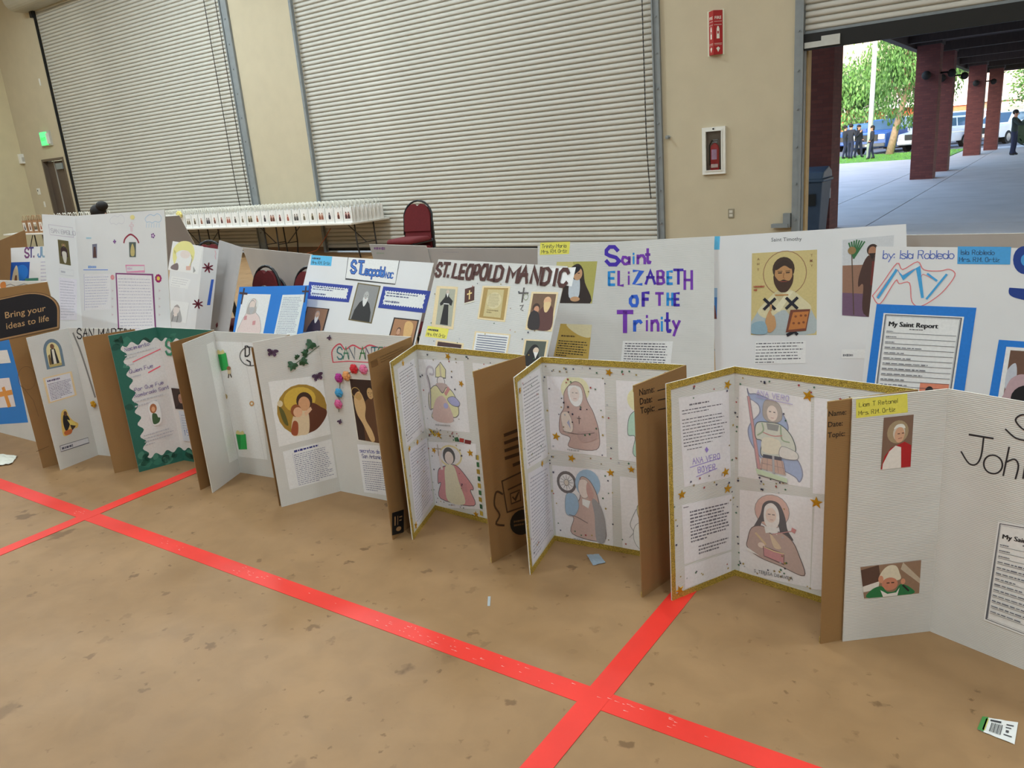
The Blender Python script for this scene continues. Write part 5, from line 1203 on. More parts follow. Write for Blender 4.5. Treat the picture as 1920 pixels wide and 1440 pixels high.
# ---------------------------------------------------------------- b3
P = B3[0]
A = Art(P, [(387, 646), (400, 640), (449, 858), (430, 868)]).rect((232, 232, 230)); A.done('tissue_sheet')
P = B3[1]
A = Art(P, [(401, 640), (475, 642), (502, 862), (448, 856)]).rect((238, 238, 236)); A.line([(.72, .0), (.9, 1)], .006, (196, 196, 196)); A.done('tissue_sheet')
def gbag(quad, nm):
    A = Art(P, quad, z0=.002); A.poly([(.1, .2), (.95, .16), (1, .95), (.25, 1)], (44, 178, 84)); A.poly([(.12, .25), (.5, .2), (.42, .98), (.26, 1)], (34, 150, 70)); A.poly([(.15, .2), (.25, .0), (.5, .08), (.7, 0), (.8, .18)], (226, 214, 150), True); A.done(nm, 'small green paper bag cut-out')
gbag([(404, 656), (424, 655), (430, 694), (411, 696)], 'green_bag_cutout'); gbag([(440, 806), (462, 808), (464, 844), (443, 842)], 'green_bag_cutout')
A = Art(P, [(424, 686), (437, 686), (437, 708), (426, 708)], z0=.002); A.ell(.4, .2, .3, .18, (150, 100, 70)); A.rect((220, 200, 160), .2, .35, .7, .7); A.line([(.35, .7), (.25, 1)], .15, (80, 70, 60)); A.line([(.6, .7), (.8, .95)], .15, (80, 70, 60)); A.done('figure_sticker')
A = Art(P, [(418, 738), (428, 738), (428, 750), (418, 750)], z0=.002); A.ell(.5, .5, .4, .45, (190, 170, 120)); A.ell(.5, .6, .2, .2, (140, 110, 80)); A.done('small_charm')
A = Art(P, [(467, 751), (478, 751), (478, 762), (467, 762)], z0=.002); A.ell(.5, .5, .4, .45, (196, 150, 96)); A.ell(.5, .5, .18, .2, (250, 240, 220)); A.done('small_charm')
A = Art(P, [(448, 648), (492, 650), (492, 692), (448, 690)], z0=.002); A.ring(.5, .45, .45, .42, .03, (90, 90, 92)); A.hand('D', .28, .45, .34, INK, .13); A.line([(.35, .62), (.5, .7), (.5, .85)], .05, INK); A.done('title_lettering')
# ---------------------------------------------------------------- b4
P = B4[0]
A = Art(P, [(503, 716), (604, 703), (620, 814), (523, 838)]).rect((238, 236, 234))
cx, cy, rx, ry = .535, .50, .47, .40
A.ell(cx, cy, rx, ry, (168, 132, 52)); A.ell(cx-.02, cy-.16, .3, .2, (212, 176, 70)); 
A.poly([(cx-.1, cy+.38), (cx-.02, cy+.05), (cx+.18, cy-.08), (cx+.36, cy+.02), (cx+.455, cy+.10), (cx+.40, cy+.22), (cx+.25, cy+.345), (cx+.1, cy+.39)], (98, 52, 32), True)
A.poly([(cx-.26, cy+.36), (cx-.2, cy+.1), (cx-.05, cy+.02), (cx+.1, cy+.06), (cx+.06, cy+.38), (cx-.1, cy+.40)], (222, 198, 164), True); A.poly([(cx-.27, cy+.34), (cx-.2, cy+.16), (cx-.12, cy+.2), (cx-.16, cy+.38)], (160, 80, 50), True)
A.ell(cx+.06, cy-.13, .15, .14, (62, 38, 26)); A.ell(cx+.05, cy-.085, .11, .115, (214, 160, 118)); A.ell(cx-.12, cy+.0, .1, .1, (150, 86, 48)); A.ell(cx-.09, cy+.03, .085, .08, (226, 176, 140))
A.poly([(cx+.02, cy+.06), (cx+.16, cy-.02), (cx+.18, cy+.03), (cx+.05, cy+.12)], (226, 184, 150)); A.poly([(cx-.42, cy-.1), (cx-.34, cy-.02), (cx-.3, cy+.2), (cx-.38, cy+.14)], (96, 92, 44), True); A.ell(cx-.39, cy-.15, .05, .05, (222, 206, 170))
A.done('round_picture', 'round gold-toned picture of a friar holding a child')
A = Art(P, [(530, 847), (621, 823), (632, 895), (543, 918)]).rect((232, 232, 242)); A.para(.22, .02, .97, .12, 1, (50, 56, 130), th=.5); A.para(.2, .14, .95, .97, 17, (146, 148, 172), th=.42); A.line([(.18, .1), (.2, .95)], .006, (190, 190, 210)); A.done('written_page', 'handwritten lined page with a blue heading')
P = B4[1]
A = Art(P, [(620, 640), (740, 640), (740, 690), (620, 690)]); A.line([(.04, .78), (.02, .4), (.08, .18), (.16, .1), (.24, .3), (.36, .14), (.5, .28), (.62, .14), (.78, .24), (.95, .2)], .018, (214, 84, 104), True); A.line([(.04, .78), (.3, .74), (.7, .8)], .012, (214, 84, 104))
A.hand('SAN ANTONIO', .11, .66, .15, INK, .11, dx=.98, cols=[(60, 120, 130), (70, 140, 110), (120, 130, 140), (70, 130, 80), (120, 110, 130)]); A.done('title_lettering', 'green and grey lettering in a red cloud outline')
A = Art(P, [(654, 709), (704, 712), (722, 834), (671, 825)]).rect((230, 226, 216)); bust(A, (52, 34, 30), (96, 64, 42), (196, 160, 110), (46, 30, 24), x0=.03, y0=.01, x1=1, y1=.99, cx=.72, top=.10, s=.8); A.poly([(.1, .3), (.35, .2), (.5, .4), (.42, .62), (.6, .8), (.66, .95), (.5, .97), (.3, .72), (.12, .55)], (212, 178, 130), True); A.ell(.28, .28, .12, .06, (196, 156, 104)); A.ring(.2, .22, .16, .08, .02, (190, 160, 96)); A.done('dark_picture', 'dark brown picture of a friar holding a child')
A = Art(P, [(670, 833), (722, 836), (732, 930), (683, 923)]).rect((230, 230, 240)); A.hand('secretos de', .06, .16, .11, (60, 66, 150), .13, dx=1.1); A.hand('San Antonio', .12, .27, .11, (40, 46, 120), .14, dx=1.1); A.para(.1, .32, .98, .95, 14, (150, 152, 176), th=.42); A.done('written_page', 'handwritten page with a blue heading')
# ivy, butterflies, roses in relief
def butterfly(P, x, y, s, rot, back=False, c=(84, 58, 86)):
    u, v = P.uv(x, y); m = MB(); bm = pm('purple_butterfly', c, .6, .4, 80)
    for sg in (-1, 1):
        up = [(0, .1), (.25*sg, .55), (.75*sg, .6), (.95*sg, .35), (.6*sg, .05), (.1*sg, -.02)]; lo = [(.05*sg, -.02), (.55*sg, 0), (.7*sg, -.3), (.45*sg, -.62), (.2*sg, -.45)]
        for pts in (up, lo): q = catmull(pts, 3); m.add([(a*s, b_*s, .003+abs(a)*s*.35) for a, b_ in q], [list(range(len(q)))])
    m.tube([(0, -.5*s, .004), (0, .5*s, .004)], s*.07, 6); o = m.build('butterfly', bm, P.obj, (u, v, 0)); o.rotation_euler = (0, 0, rot)
butterfly(B4[0], 510, 661, .032, -.3); butterfly(B4[0], 595, 706, .034, .15); butterfly(B4[1], 619, 633, .018, .6, c=(70, 60, 80)); butterfly(B4[1], 639, 790, .02, .5)
IVY = pm('ivy_leaf', (44, 84, 52), .5, .3, 40); STEMM = pm('ivy_stem', (60, 84, 50), .6, .1, 20)
leafp = catmull([(0, -.1), (.35, -.25), (.75, .0), (.5, .3), (.55, .6), (.2, .65), (0, 1.1), (-.2, .65), (-.55, .6), (-.5, .3), (-.75, 0), (-.35, -.25)], 2)
lm = MB(); lm.add([(a*.026, b_*.026, .006-abs(a)*.006) for a, b_ in leafp]+[(0, .008, .009)], [(i, (i+1) % len(leafp), len(leafp)) for i in range(len(leafp))]); LEAFME = lm.mesh('ivy_leaf', IVY)
P = B4[0]; pts = [P.uv(598, 648), P.uv(580, 662), P.uv(562, 675), P.uv(545, 688)]
m = MB(); m.smooth = True; m.tube([(a, b_, .006) for a, b_ in pts], .0018, 5); m.build('ivy_stem', STEMM, P.obj)
for x, y, r_, s in ((584, 643, 2.3, 1.15), (574, 662, 1.2, .9), (566, 676, -2.2, .95), (549, 682, 2.6, 1.05), (557, 670, .6, .6)):
    u, v = P.uv(x, y); o = link('ivy_leaf', LEAFME, P.obj, (u, v, .004)); o.rotation_euler = (.2, .1, r_); o.scale = (s*1.5, s*1.5, 1)
def rose(P, x, y, c, nm, r=.021):
    u, v = P.uv(x, y); mt = pm('rose_'+nm, c, .7, .15, 60); m = MB(); m.smooth = True
    for ring, (n, rad, z, sz) in enumerate(((6, .62, .008, .5), (5, .38, .016, .42), (3, .16, .022, .34))):
        for k in range(n):
            t = 2*pi*k/n+ring*.5; m.ball((rad*r*cos(t), rad*r*sin(t), z), sz*r, sz*r, sz*r*.7, 8, 5)
    m.build('paper_rose', mt, P.obj, (u, v, 0))
P = B4[1]
for x, y, c, nm in ((637, 708, (186, 56, 150), 'magenta'), (651, 704, (236, 164, 100), 'orange'), (665, 691, (212, 42, 52), 'red'), (683, 692, (232, 120, 160), 'pink'), (637, 736, (70, 160, 210), 'blue'), (636, 757, (228, 104, 160), 'rosepink')): rose(P, x, y, c, nm, .026)
m = MB(); m.smooth = True; m.tube([(*P.uv(x, y), .004) for x, y in ((683, 692), (665, 693), (651, 702), (639, 712), (637, 735), (636, 755), (636, 772))], .0016, 5); m.build('rose_stem', STEMM, P.obj)
P = B4[2]
A = Art(P, [(735, 962), (757, 955), (757, 998), (735, 1004)], back=True); A.rect((22, 22, 24)); A.rect(TAN, .2, .2, .3, .6); A.rect(TAN, .45, .2, .5, .6); A.rect(TAN, .6, .25, .85, .3); A.rect(TAN, .6, .4, .8, .45); A.ell(.55, .78, .22, .1, TAN); A.done('printed_badge', 'small black printed badge')
A = Art(P, [(693, 672), (760, 642), (764, 660), (697, 692)], back=True); A.rect((122, 90, 54), .0, .3, .18, .9); A.para(.25, .2, .95, .9, 3, (126, 94, 58), th=.3); A.done('printed_caption')
# ---------------------------------------------------------------- b5 (gold)
def wing_pages(P, q1, q2, c1=(150, 148, 160), c2=(168, 168, 186)):
    note(P, q1, 24, c1, (228, 226, 232), slope=.0); note(P, q2, 22, c2, (224, 222, 232))
border(B5[0], 'tlb'); border(B5[1], 'tb'); border(B6[0], 'tlb'); border(B6[1], 'tb'); border(B7[0], 'tlb'); border(B7[1], 'tb'); border(B5[2], 'tb'); border(B6[2], 'tb'); border(B7[2], 'tb')
P = B5[0]; wing_pages(P, [(745, 692), (776, 672), (796, 806), (762, 838)], [(766, 844), (800, 820), (812, 940), (780, 990)])
stars(P, [(755, 681), (782, 829), (767, 841)], r=.85); stars(P, [(779, 985)]); sequins(P, 26, 1, .05, .98)
P = B5[1]
A = Art(P, [(784, 673), (869, 677), (881, 811), (798, 804)]).rect((232, 229, 236)); OL = (60, 56, 66)
A.poly([(.36, .24), (.38, .12), (.5, .03), (.60, .13), (.58, .25)], (224, 214, 130), line=OL, lw=.012); A.line([(.48, .05), (.48, .24)], .03, (180, 160, 120))
A.ell(.47, .3, .085, .07, (226, 214, 214), OL, .01); A.poly([(.36, .33), (.58, .33), (.60, .42), (.48, .47), (.36, .42)], (170, 130, 120), True)
A.poly([(.24, .40), (.36, .36), (.48, .46), (.58, .38), (.70, .43), (.78, .56), (.80, .74), (.68, .80), (.6, .7), (.6, .85), (.2, .83), (.24, .7), (.15, .7), (.16, .5)], (224, 218, 140), True, OL, .012)
A.poly([(.30, .58), (.46, .5), (.58, .6), (.66, .86), (.22, .85)], (206, 160, 150), True); A.poly([(.58, .54), (.72, .5), (.84, .58), (.80, .64), (.66, .62)], (128, 130, 206), True, OL, .008); A.ell(.53, .64, .05, .04, (140, 140, 214)); A.poly([(.52, .46), (.62, .36), (.66, .40), (.56, .5)], (196, 60, 50))
A.line([(.17, .70), (.2, .4), (.16, .2), (.22, .1), (.32, .12), (.32, .2), (.24, .2)], .03, (176, 162, 176), True); A.line([(.18, .72), (.22, .4), (.18, .22)], .01, OL, True)
A.para(.25, .9, .8, .95, 1, (150, 150, 156), th=.5); A.done('bishop_drawing', 'crayon drawing of a bishop in yellow with a staff')
A = Art(P, [(803, 828), (892, 832), (904, 955), (817, 951)]).rect((232, 229, 236))
A.ring(.45, .2, .23, .15, .03, (226, 206, 110)); A.ell(.42, .2, .13, .13, (44, 40, 44)); A.ell(.42, .23, .095, .1, (232, 214, 206), OL, .008)
A.poly([(.30, .36), (.5, .33), (.64, .4), (.84, .62), (.86, .7), (.80, .72), (.84, .95), (.14, .86), (.18, .62), (.12, .62), (.16, .42)], (204, 66, 84), True, OL, .012)
A.poly([(.32, .36), (.5, .35), (.58, .6), (.66, .92), (.3, .89), (.28, .6)], (226, 218, 176), True); A.poly([(.62, .62), (.74, .6), (.74, .74), (.62, .72)], (190, 40, 60))
A.line([(.24, .4), (.22, .22), (.26, .14)], .05, (232, 214, 206)); A.line([(.2, .2), (.2, .04)], .02, (150, 120, 90)); A.line([(.14, .1), (.27, .1)], .02, (150, 120, 90))
A.para(.3, .93, .75, .97, 1, (150, 150, 156), th=.5); A.done('red_cloak_drawing', 'crayon drawing of a figure in a red cloak')
A = Art(P, [(886, 680), (990, 690), (1000, 820), (898, 812)]).rect((234, 232, 238)); A.para(.1, .05, .6, .12, 1, (170, 170, 176)); A.done('white_page')
stars(P, [(840, 668), (865, 719), (823, 815), (814, 844), (882, 849), (893, 964)], r=.95); sequins(P, 80, 2, gaps=[(.02, .05, .95, .09), (.02, .92, .95, .96), (.28, .1, .36, .9), (.02, .46, .34, .52), (.0, .1, .05, .9)])
A = Art(P, [(852, 818), (886, 824), (884, 836), (852, 830)]); A.poly([(0, .2), (.2, 0), (.3, .7), (.05, .8)], (60, 110, 70)); A.rect((170, 60, 50), .3, .1, .55, .7); A.rect((120, 40, 40), .6, .2, .95, .8); A.rect((210, 210, 214), .1, .75, .6, 1); A.done('sequin_ribbon')
A = Art(P, [(802, 802), (822, 810), (818, 820), (800, 812)]); A.poly([(0, 0), (.3, 0), (1, .6), (.8, 1)], (190, 160, 60)); A.done('gold_strip')
A = Art(P, [(888, 850), (905, 852), (914, 980), (898, 972)]); 
for k in range(9): A.rect([(190, 160, 60), (60, 110, 70), (170, 140, 50), (50, 90, 60)][k % 4], .2+.05*(k % 2), .02+k*.105, .55, .09+k*.105)
A.done('sequin_ribbon')
A = Art(P, [(826, 950), (900, 966), (898, 974), (824, 958)])
for k in range(10): A.rect([(150, 120, 50), (40, 40, 50), (70, 90, 60)][k % 3], k*.1, .2, k*.1+.06, .8)
A.done('sequin_ribbon')
P = B5[2]     # brown back with printed lines and a sketch
A = Art(P, [(940, 800), (990, 790), (990, 880), (944, 884)], back=True); DK = (74, 52, 30)
for k in range(5): A.line([(.1 if k < 4 else .4, .2+k*.17), (1.0, .1+k*.17)], .09, DK)
A.done('printed_lines')
A = Art(P, [(918, 895), (990, 880), (994, 1000), (924, 1012)], back=True)
A.poly([(.3, .1), (.95, .0), (1, .55), (.4, .6)], (140, 106, 66), line=DK, lw=.03); A.line([(.45, .25), (.9, .18)], .03, DK); A.poly([(.5, .32), (.75, .29), (.77, .45), (.52, .48)], (156, 120, 78), line=DK, lw=.025); A.line([(.56, .38), (.62, .43), (.72, .32)], .035, DK); A.line([(.3, .3), (.14, .25), (.08, .45), (.2, .62), (.1, .75), (.3, .8)], .04, DK, True)
A.ell(.78, .8, .32, .2, (26, 22, 20)); A.para(.56, .74, .98, .86, 2, (120, 92, 58), th=.5); A.done('printed_sketch', 'printed cartoon of a display board above a black oval')
# ---------------------------------------------------------------- b6 (gold)
P = B6[0]; wing_pages(P, [(977, 712), (1012, 690), (1028, 855), (988, 880)], [(990, 888), (1029, 866), (1038, 1000), (998, 1060)])
stars(P, [(974, 732), (1016, 869)], r=.8); sequins(P, 22, 3, .02, .98)
P = B6[1]
A = Art(P, [(1025, 705), (1133, 710), (1138, 857), (1034, 843)]).rect((232, 228, 234)); BRN = (176, 122, 106)
A.ell(.49, .16, .25, .18, (226, 222, 160)); A.poly([(.47, .06), (.62, .1), (.70, .3), (.80, .45), (.88, .7), (.82, .92), (.34, .93), (.36, .8), (.18, .74), (.2, .52), (.28, .4), (.3, .2)], BRN, True, (96, 74, 74), .01)
A.poly([(.38, .12), (.58, .12), (.62, .26), (.56, .36), (.46, .37), (.38, .28)], (236, 232, 232), True, (130, 120, 120), .006); A.ell(.48, .22, .085, .095, (226, 206, 198)); A.line([(.44, .2), (.46, .2)], .015, (110, 90, 90)); A.line([(.5, .2), (.53, .2)], .015, (110, 90, 90)); A.line([(.46, .275), (.51, .275)], .01, (180, 110, 100))
A.poly([(.22, .5), (.34, .46), (.42, .6), (.40, .72), (.26, .72)], (226, 206, 190), True, (140, 110, 100), .008); A.poly([(.32, .6), (.36, .56), (.38, .68)], (120, 130, 190)); A.line([(.54, .5), (.54, .6)], .012, (90, 60, 60)); A.line([(.51, .53), (.57, .53)], .012, (90, 60, 60)); A.poly([(.5, .72), (.8, .68), (.82, .78), (.58, .84)], (156, 92, 76), True); A.line([(.24, .72), (.5, .74), (.8, .7)], .01, (96, 70, 70), True)
A.para(.3, .945, .9, .985, 1, (150, 150, 156), th=.5); A.done('nun_drawing', 'crayon drawing of a nun in a brown habit with a yellow halo')
A = Art(P, [(1035, 872), (1147, 883), (1150, 1027), (1043, 1008)]).rect((232, 228, 234))
A.ell(.24, .21, .17, .15, (84, 72, 74)); A.ell(.24, .21, .125, .11, (232, 228, 230))
for k in range(12): t = 2*pi*k/12; A.line([(.24+.05*cos(t), .21+.045*sin(t)), (.24+.115*cos(t), .21+.1*sin(t))], .008, (90, 86, 96))
A.ell(.24, .21, .04, .04, (206, 190, 170), (90, 80, 80), .006)
A.ell(.60, .2, .21, .19, (96, 160, 206)); A.poly([(.48, .13), (.62, .14), (.74, .3), (.80, .5), (.86, .66), (.84, .93), (.3, .9), (.34, .68), (.22, .62), (.34, .5), (.46, .4)], (184, 134, 118), True, (92, 72, 76), .01)
A.poly([(.66, .38), (.80, .46), (.88, .68), (.86, .94), (.72, .93), (.70, .6)], (92, 84, 92), True); A.poly([(.48, .15), (.6, .17), (.6, .36), (.5, .38), (.44, .27)], (230, 210, 200), True, (110, 90, 90), .006); A.poly([(.6, .18), (.70, .32), (.64, .42), (.58, .3)], (176, 96, 76), True)
A.poly([(.50, .4), (.64, .42), (.6, .52), (.5, .48)], (238, 236, 238)); A.poly([(.24, .36), (.38, .36), (.44, .5), (.36, .64), (.22, .64), (.2, .5)], (96, 160, 206), True, (70, 90, 120), .008); A.line([(.26, .64), (.4, .66), (.58, .72)], .01, (92, 72, 76), True)
A.para(.32, .945, .78, .985, 1, (150, 150, 156), th=.5); A.done('nun_drawing', 'crayon drawing of a nun lifting a round monstrance')
A = Art(P, [(1155, 713), (1270, 720), (1270, 878), (1160, 862)]).rect((232, 228, 234)); A.ell(.42, .22, .24, .16, (228, 222, 150)); A.poly([(.3, .36), (.5, .3), (.7, .4), (.75, .9), (.28, .92), (.3, .68), (.18, .66), (.2, .46)], (148, 208, 180), True, (70, 90, 90), .01); A.ell(.45, .25, .12, .12, (230, 210, 200)); A.done('green_robe_drawing', 'crayon drawing of a figure in a pale green robe')
A = Art(P, [(1162, 893), (1270, 903), (1270, 1052), (1168, 1036)]).rect((232, 228, 234)); A.ring(.55, .2, .22, .15, .012, (120, 110, 110)); A.poly([(.3, .36), (.55, .3), (.8, .4), (.8, .6), (.4, .6)], (226, 214, 110), True, (80, 76, 70), .01); A.poly([(.3, .58), (.75, .58), (.8, .9), (.4, .94), (.22, .8)], (238, 236, 238), True, (90, 90, 96), .01); A.line([(.28, .4), (.16, .6), (.22, .7), (.14, .78)], .012, (90, 90, 96), True); A.done('yellow_robe_drawing', 'crayon drawing of a figure in yellow and white')
stars(P, [(1142, 698), (1043, 818), (1072, 859), (1145, 886), (1184, 880)]); sequins(P, 90, 4, gaps=[(.02, .93, .95, .965), (.02, .04, .95, .08), (.40, .08, .48, .92), (.02, .47, .95, .53), (.0, .1, .05, .9), (.08, .6, .4, .9)])
P = B6[2]
A = Art(P, [(1192, 728), (1284, 702), (1284, 776), (1196, 792)], back=True)
for k, t in enumerate(('Name:', 'Date:', 'Topic:')): A.type(t, .06, .24+k*.26, .115, (46, 34, 24), .014, slant=.0, stretch=1.0); A.line([(.42, .23+k*.26), (.97, .23+k*.26)], .012, (46, 34, 24))
A.done('printed_form', 'printed Name Date Topic lines')
# ---------------------------------------------------------------- b7 (gold)
P = B7[0]; VIO = (150, 128, 206)
A = Art(P, [(1272, 746), (1366, 730), (1370, 895), (1283, 913)]).rect((230, 227, 232)); A.para(.2, .07, .9, .12, 1, (110, 106, 116)); A.para(.05, .13, .95, .20, 2, (110, 106, 116)); A.para(.04, .23, .95, .56, 9, (110, 106, 116), th=.3); A.para(.1, .57, .9, .6, 1, (120, 116, 126)); A.hand('ANA VERO', .20, .76, .095, VIO, .12); A.line([(.14, .79), (.78, .75)], .012, VIO); A.hand('BOYER', .3, .87, .095, VIO, .12); A.line([(.26, .91), (.7, .86)], .012, VIO); A.poly([(.46, .62), (.5, .59), (.54, .63), (.5, .66)], VIO); A.done('written_page', 'typed page signed in purple')
A = Art(P, [(1278, 947), (1372, 926), (1371, 1030), (1283, 1058)]).rect((230, 227, 232)); A.para(.03, .02, .3, .08, 1, (120, 116, 126)); A.para(.15, .12, .95, .68, 10, (112, 108, 120), th=.5); A.para(.3, .74, .95, .92, 3, (120, 116, 126), th=.5); A.done('written_page')
A = Art(P, [(1283, 1062), (1371, 1034), (1371, 1072), (1284, 1104)]).rect((232, 229, 234)); A.done('white_page')
stars(P, [(1364, 721), (1360, 885), (1364, 916), (1278, 927), (1274, 1106)], r=1.05); sequins(P, 34, 5, gaps=[(.08, .9, .9, .96), (.08, .48, .9, .54), (.08, .05, .9, .12), (.06, .1, .12, .9), (.9, .1, .99, .9)])
P = B7[1]
A = Art(P, [(1386, 722), (1521, 748), (1519, 915), (1384, 893)]).rect((233, 230, 240)); FL = (120, 150, 206); FLo = (60, 74, 140)
A.poly([(.12, .02), (.15, .07), (.26, .06), (.46, .1), (.62, .22), (.70, .36), (.66, .5), (.74, .62), (.86, .74), (.90, .86), (.86, .95), (.80, .90), (.6, .84), (.4, .8), (.2, .62), (.14, .48), (.18, .38), (.30, .26), (.28, .17), (.16, .12)], FL, True, FLo, .016)
A.poly([(.16, .14), (.28, .18), (.28, .24), (.18, .32)], (233, 230, 240), True); A.poly([(.12, .1), (.155, .1), (.34, .93), (.29, .93)], (196, 100, 110), line=(120, 60, 80), lw=.008)
A.poly([(.37, .12), (.5, .09), (.6, .16), (.61, .28), (.53, .33), (.42, .33), (.35, .27)], (150, 132, 122), True, (96, 84, 80), .008); A.ell(.48, .235, .075, .085, (234, 212, 200)); A.line([(.44, .22), (.46, .22)], .014, (80, 70, 80)); A.line([(.5, .22), (.52, .22)], .014, (80, 70, 80)); A.line([(.465, .285), (.5, .285)], .01, (190, 110, 110))
A.poly([(.28, .36), (.42, .34), (.58, .34), (.70, .4), (.78, .5), (.80, .62), (.66, .70), (.58, .62), (.6, .72), (.34, .72), (.34, .56), (.26, .54), (.24, .44)], (206, 212, 196), True, (70, 84, 84), .012)
A.poly([(.40, .35), (.58, .35), (.56, .42), (.42, .42)], (84, 92, 92)); A.line([(.28, .5), (.36, .44), (.34, .36)], .02, (110, 150, 90), True); A.line([(.60, .36), (.62, .5), (.72, .52)], .02, (110, 150, 90), True); A.line([(.36, .46), (.5, .48), (.62, .46)], .014, (190, 60, 60), True)
A.poly([(.36, .52), (.58, .52), (.6, .66), (.36, .67)], (228, 222, 196), True); A.poly([(.62, .58), (.82, .62), (.82, .7), (.6, .7)], (224, 220, 214), True, (90, 90, 96), .008); A.rect((36, 40, 70), .36, .70, .62, .74); A.poly([(.34, .74), (.64, .74), (.68, .9), (.32, .86)], (190, 140, 116)); 
for k in range(5): A.line([(.36+k*.065, .74), (.34+k*.08, .88)], .008, (130, 70, 60))
A.line([(.34, .80), (.66, .82)], .008, (130, 70, 60)); A.poly([(.49, .7), (.52, .7), (.53, .9), (.50, .9)], (150, 150, 160))
A.hand('ANA VERO', .26, .068, .075, VIO, .13); A.line([(.26, .085), (.76, .095)], .01, VIO)
A.poly([(.26, .87), (.7, .93), (.7, .98), (.28, .93)], (190, 216, 170)); A.line([(.3, .945), (.7, .985)], .012, (70, 74, 76)); A.done('knight_drawing', 'crayon drawing of a knight in armour with a blue banner')
A = Art(P, [(1387, 918), (1524, 933), (1519, 1102), (1387, 1073)]).rect((233, 229, 236)); A.ys = .93; HB = (166, 120, 104)
A.ell(.46, .22, .24, .20, (206, 146, 128), (110, 80, 80), .01); A.poly([(.44, .09), (.56, .12), (.64, .26), (.68, .42), (.76, .54), (.6, .5), (.54, .38), (.34, .36), (.30, .42), (.2, .46), (.30, .28), (.34, .14)], (58, 52, 62), True)
A.poly([(.36, .18), (.46, .12), (.55, .2), (.56, .36), (.46, .46), (.36, .36)], (236, 228, 226), True); A.ell(.45, .27, .075, .09, (230, 200, 184)); A.line([(.41, .26), (.44, .26)], .013, (90, 70, 70)); A.line([(.47, .26), (.5, .26)], .013, (90, 70, 70)); A.line([(.44, .325), (.48, .325)], .01, (180, 100, 90))
A.poly([(.18, .46), (.34, .42), (.46, .5), (.58, .46), (.74, .54), (.84, .70), (.92, .94), (.6, .88), (.3, .82), (.12, .72), (.12, .62)], HB, True, (90, 66, 66), .012); A.poly([(.36, .42), (.56, .42), (.54, .5), (.46, .48), (.38, .5)], (238, 236, 238))
A.line([(.24, .52), (.38, .64)], .03, (206, 170, 96)); A.poly([(.44, .5), (.52, .56), (.6, .66), (.5, .66)], (214, 180, 130), True); A.ell(.32, .66, .05, .035, (232, 206, 190)); A.line([(.48, .5), (.62, .46), (.76, .42)], .014, (170, 40, 50)); A.poly([(.74, .38), (.80, .40), (.78, .45), (.73, .43)], (196, 40, 50))
A.poly([(.35, .67), (.64, .72), (.64, .85), (.36, .79)], (188, 58, 78), line=(90, 40, 50), lw=.01); A.line([(.36, .675), (.5, .71), (.64, .72)], .014, (222, 196, 110)); A.poly([(.12, .72), (.3, .8), (.12, .76)], (238, 236, 238))
A.ys = 1.0; A.type('S. TERESA DE AVILA', .22, .955, .07, (70, 68, 74), .003, stretch=.9); A.done('nun_drawing', 'crayon drawing of a nun writing in a red book')
A = Art(P, [(1527, 745), (1716, 772), (1700, 940), (1524, 925)]).rect((233, 230, 236)); A.done('white_page'); A = Art(P, [(1528, 938), (1700, 958), (1690, 1120), (1520, 1104)]).rect((233, 230, 236)); A.done('white_page')
stars(P, [(1516, 742), (1531, 942), ], r=1.15); sequins(P, 70, 6, gaps=[(.02, .92, .9, .965), (.02, .045, .5, .09), (.3, .06, .35, .92), (.02, .46, .33, .52), (.0, .1, .03, .9)])
P = B7[2]
A = Art(P, [(1552, 762), (1602, 756), (1600, 826), (1549, 832)], back=True)
for k, t in enumerate(('Name:', 'Date:', 'Topic:')): A.type(t, .04, .27+k*.285, .27, (46, 34, 24), .014, stretch=.95)
A.done('printed_form', 'printed Name Date Topic lines')
# ---------------------------------------------------------------- b8
P = B8[0]
A = Art(P, [(1605, 749), (1701, 738), (1702, 773), (1605, 784)]).rect(YEL); A.hand('Liam T Retanel', .06, .42, .085, (66, 64, 30), .11, dx=1.25); A.hand('Mrs. R.M. Ortiz', .05, .86, .085, (66, 64, 30), .11, dx=1.2); A.done('sticky_note', 'yellow sticky note with two handwritten lines')
A = Art(P, [(1657, 783), (1713, 777), (1707, 875), (1651, 880)]).rect((128, 100, 84)); A.ell(.5, .30, .36, .22, (170, 150, 120)); A.poly([(.3, .6), (.75, .5), (.98, .58), (1, 1), (0, 1), (.1, .75)], (178, 28, 34)); A.poly([(.25, .66), (.45, .56), (.64, .6), (.68, 1), (.05, 1), (.06, .9)], (232, 226, 220)); A.ell(.54, .32, .2, .155, (214, 204, 190)); A.ell(.56, .36, .165, .15, (216, 170, 140)); A.poly([(.36, .24), (.46, .16), (.66, .16), (.74, .24), (.55, .21)], (236, 232, 226), True); A.line([(.5, .335), (.56, .335)], .03, (90, 60, 50)); A.line([(.64, .33), (.7, .33)], .03, (90, 60, 50)); A.line([(.52, .43), (.64, .42)], .02, (160, 90, 80)); A.done('papal_portrait', 'photo of an elderly man in white with a red cape')
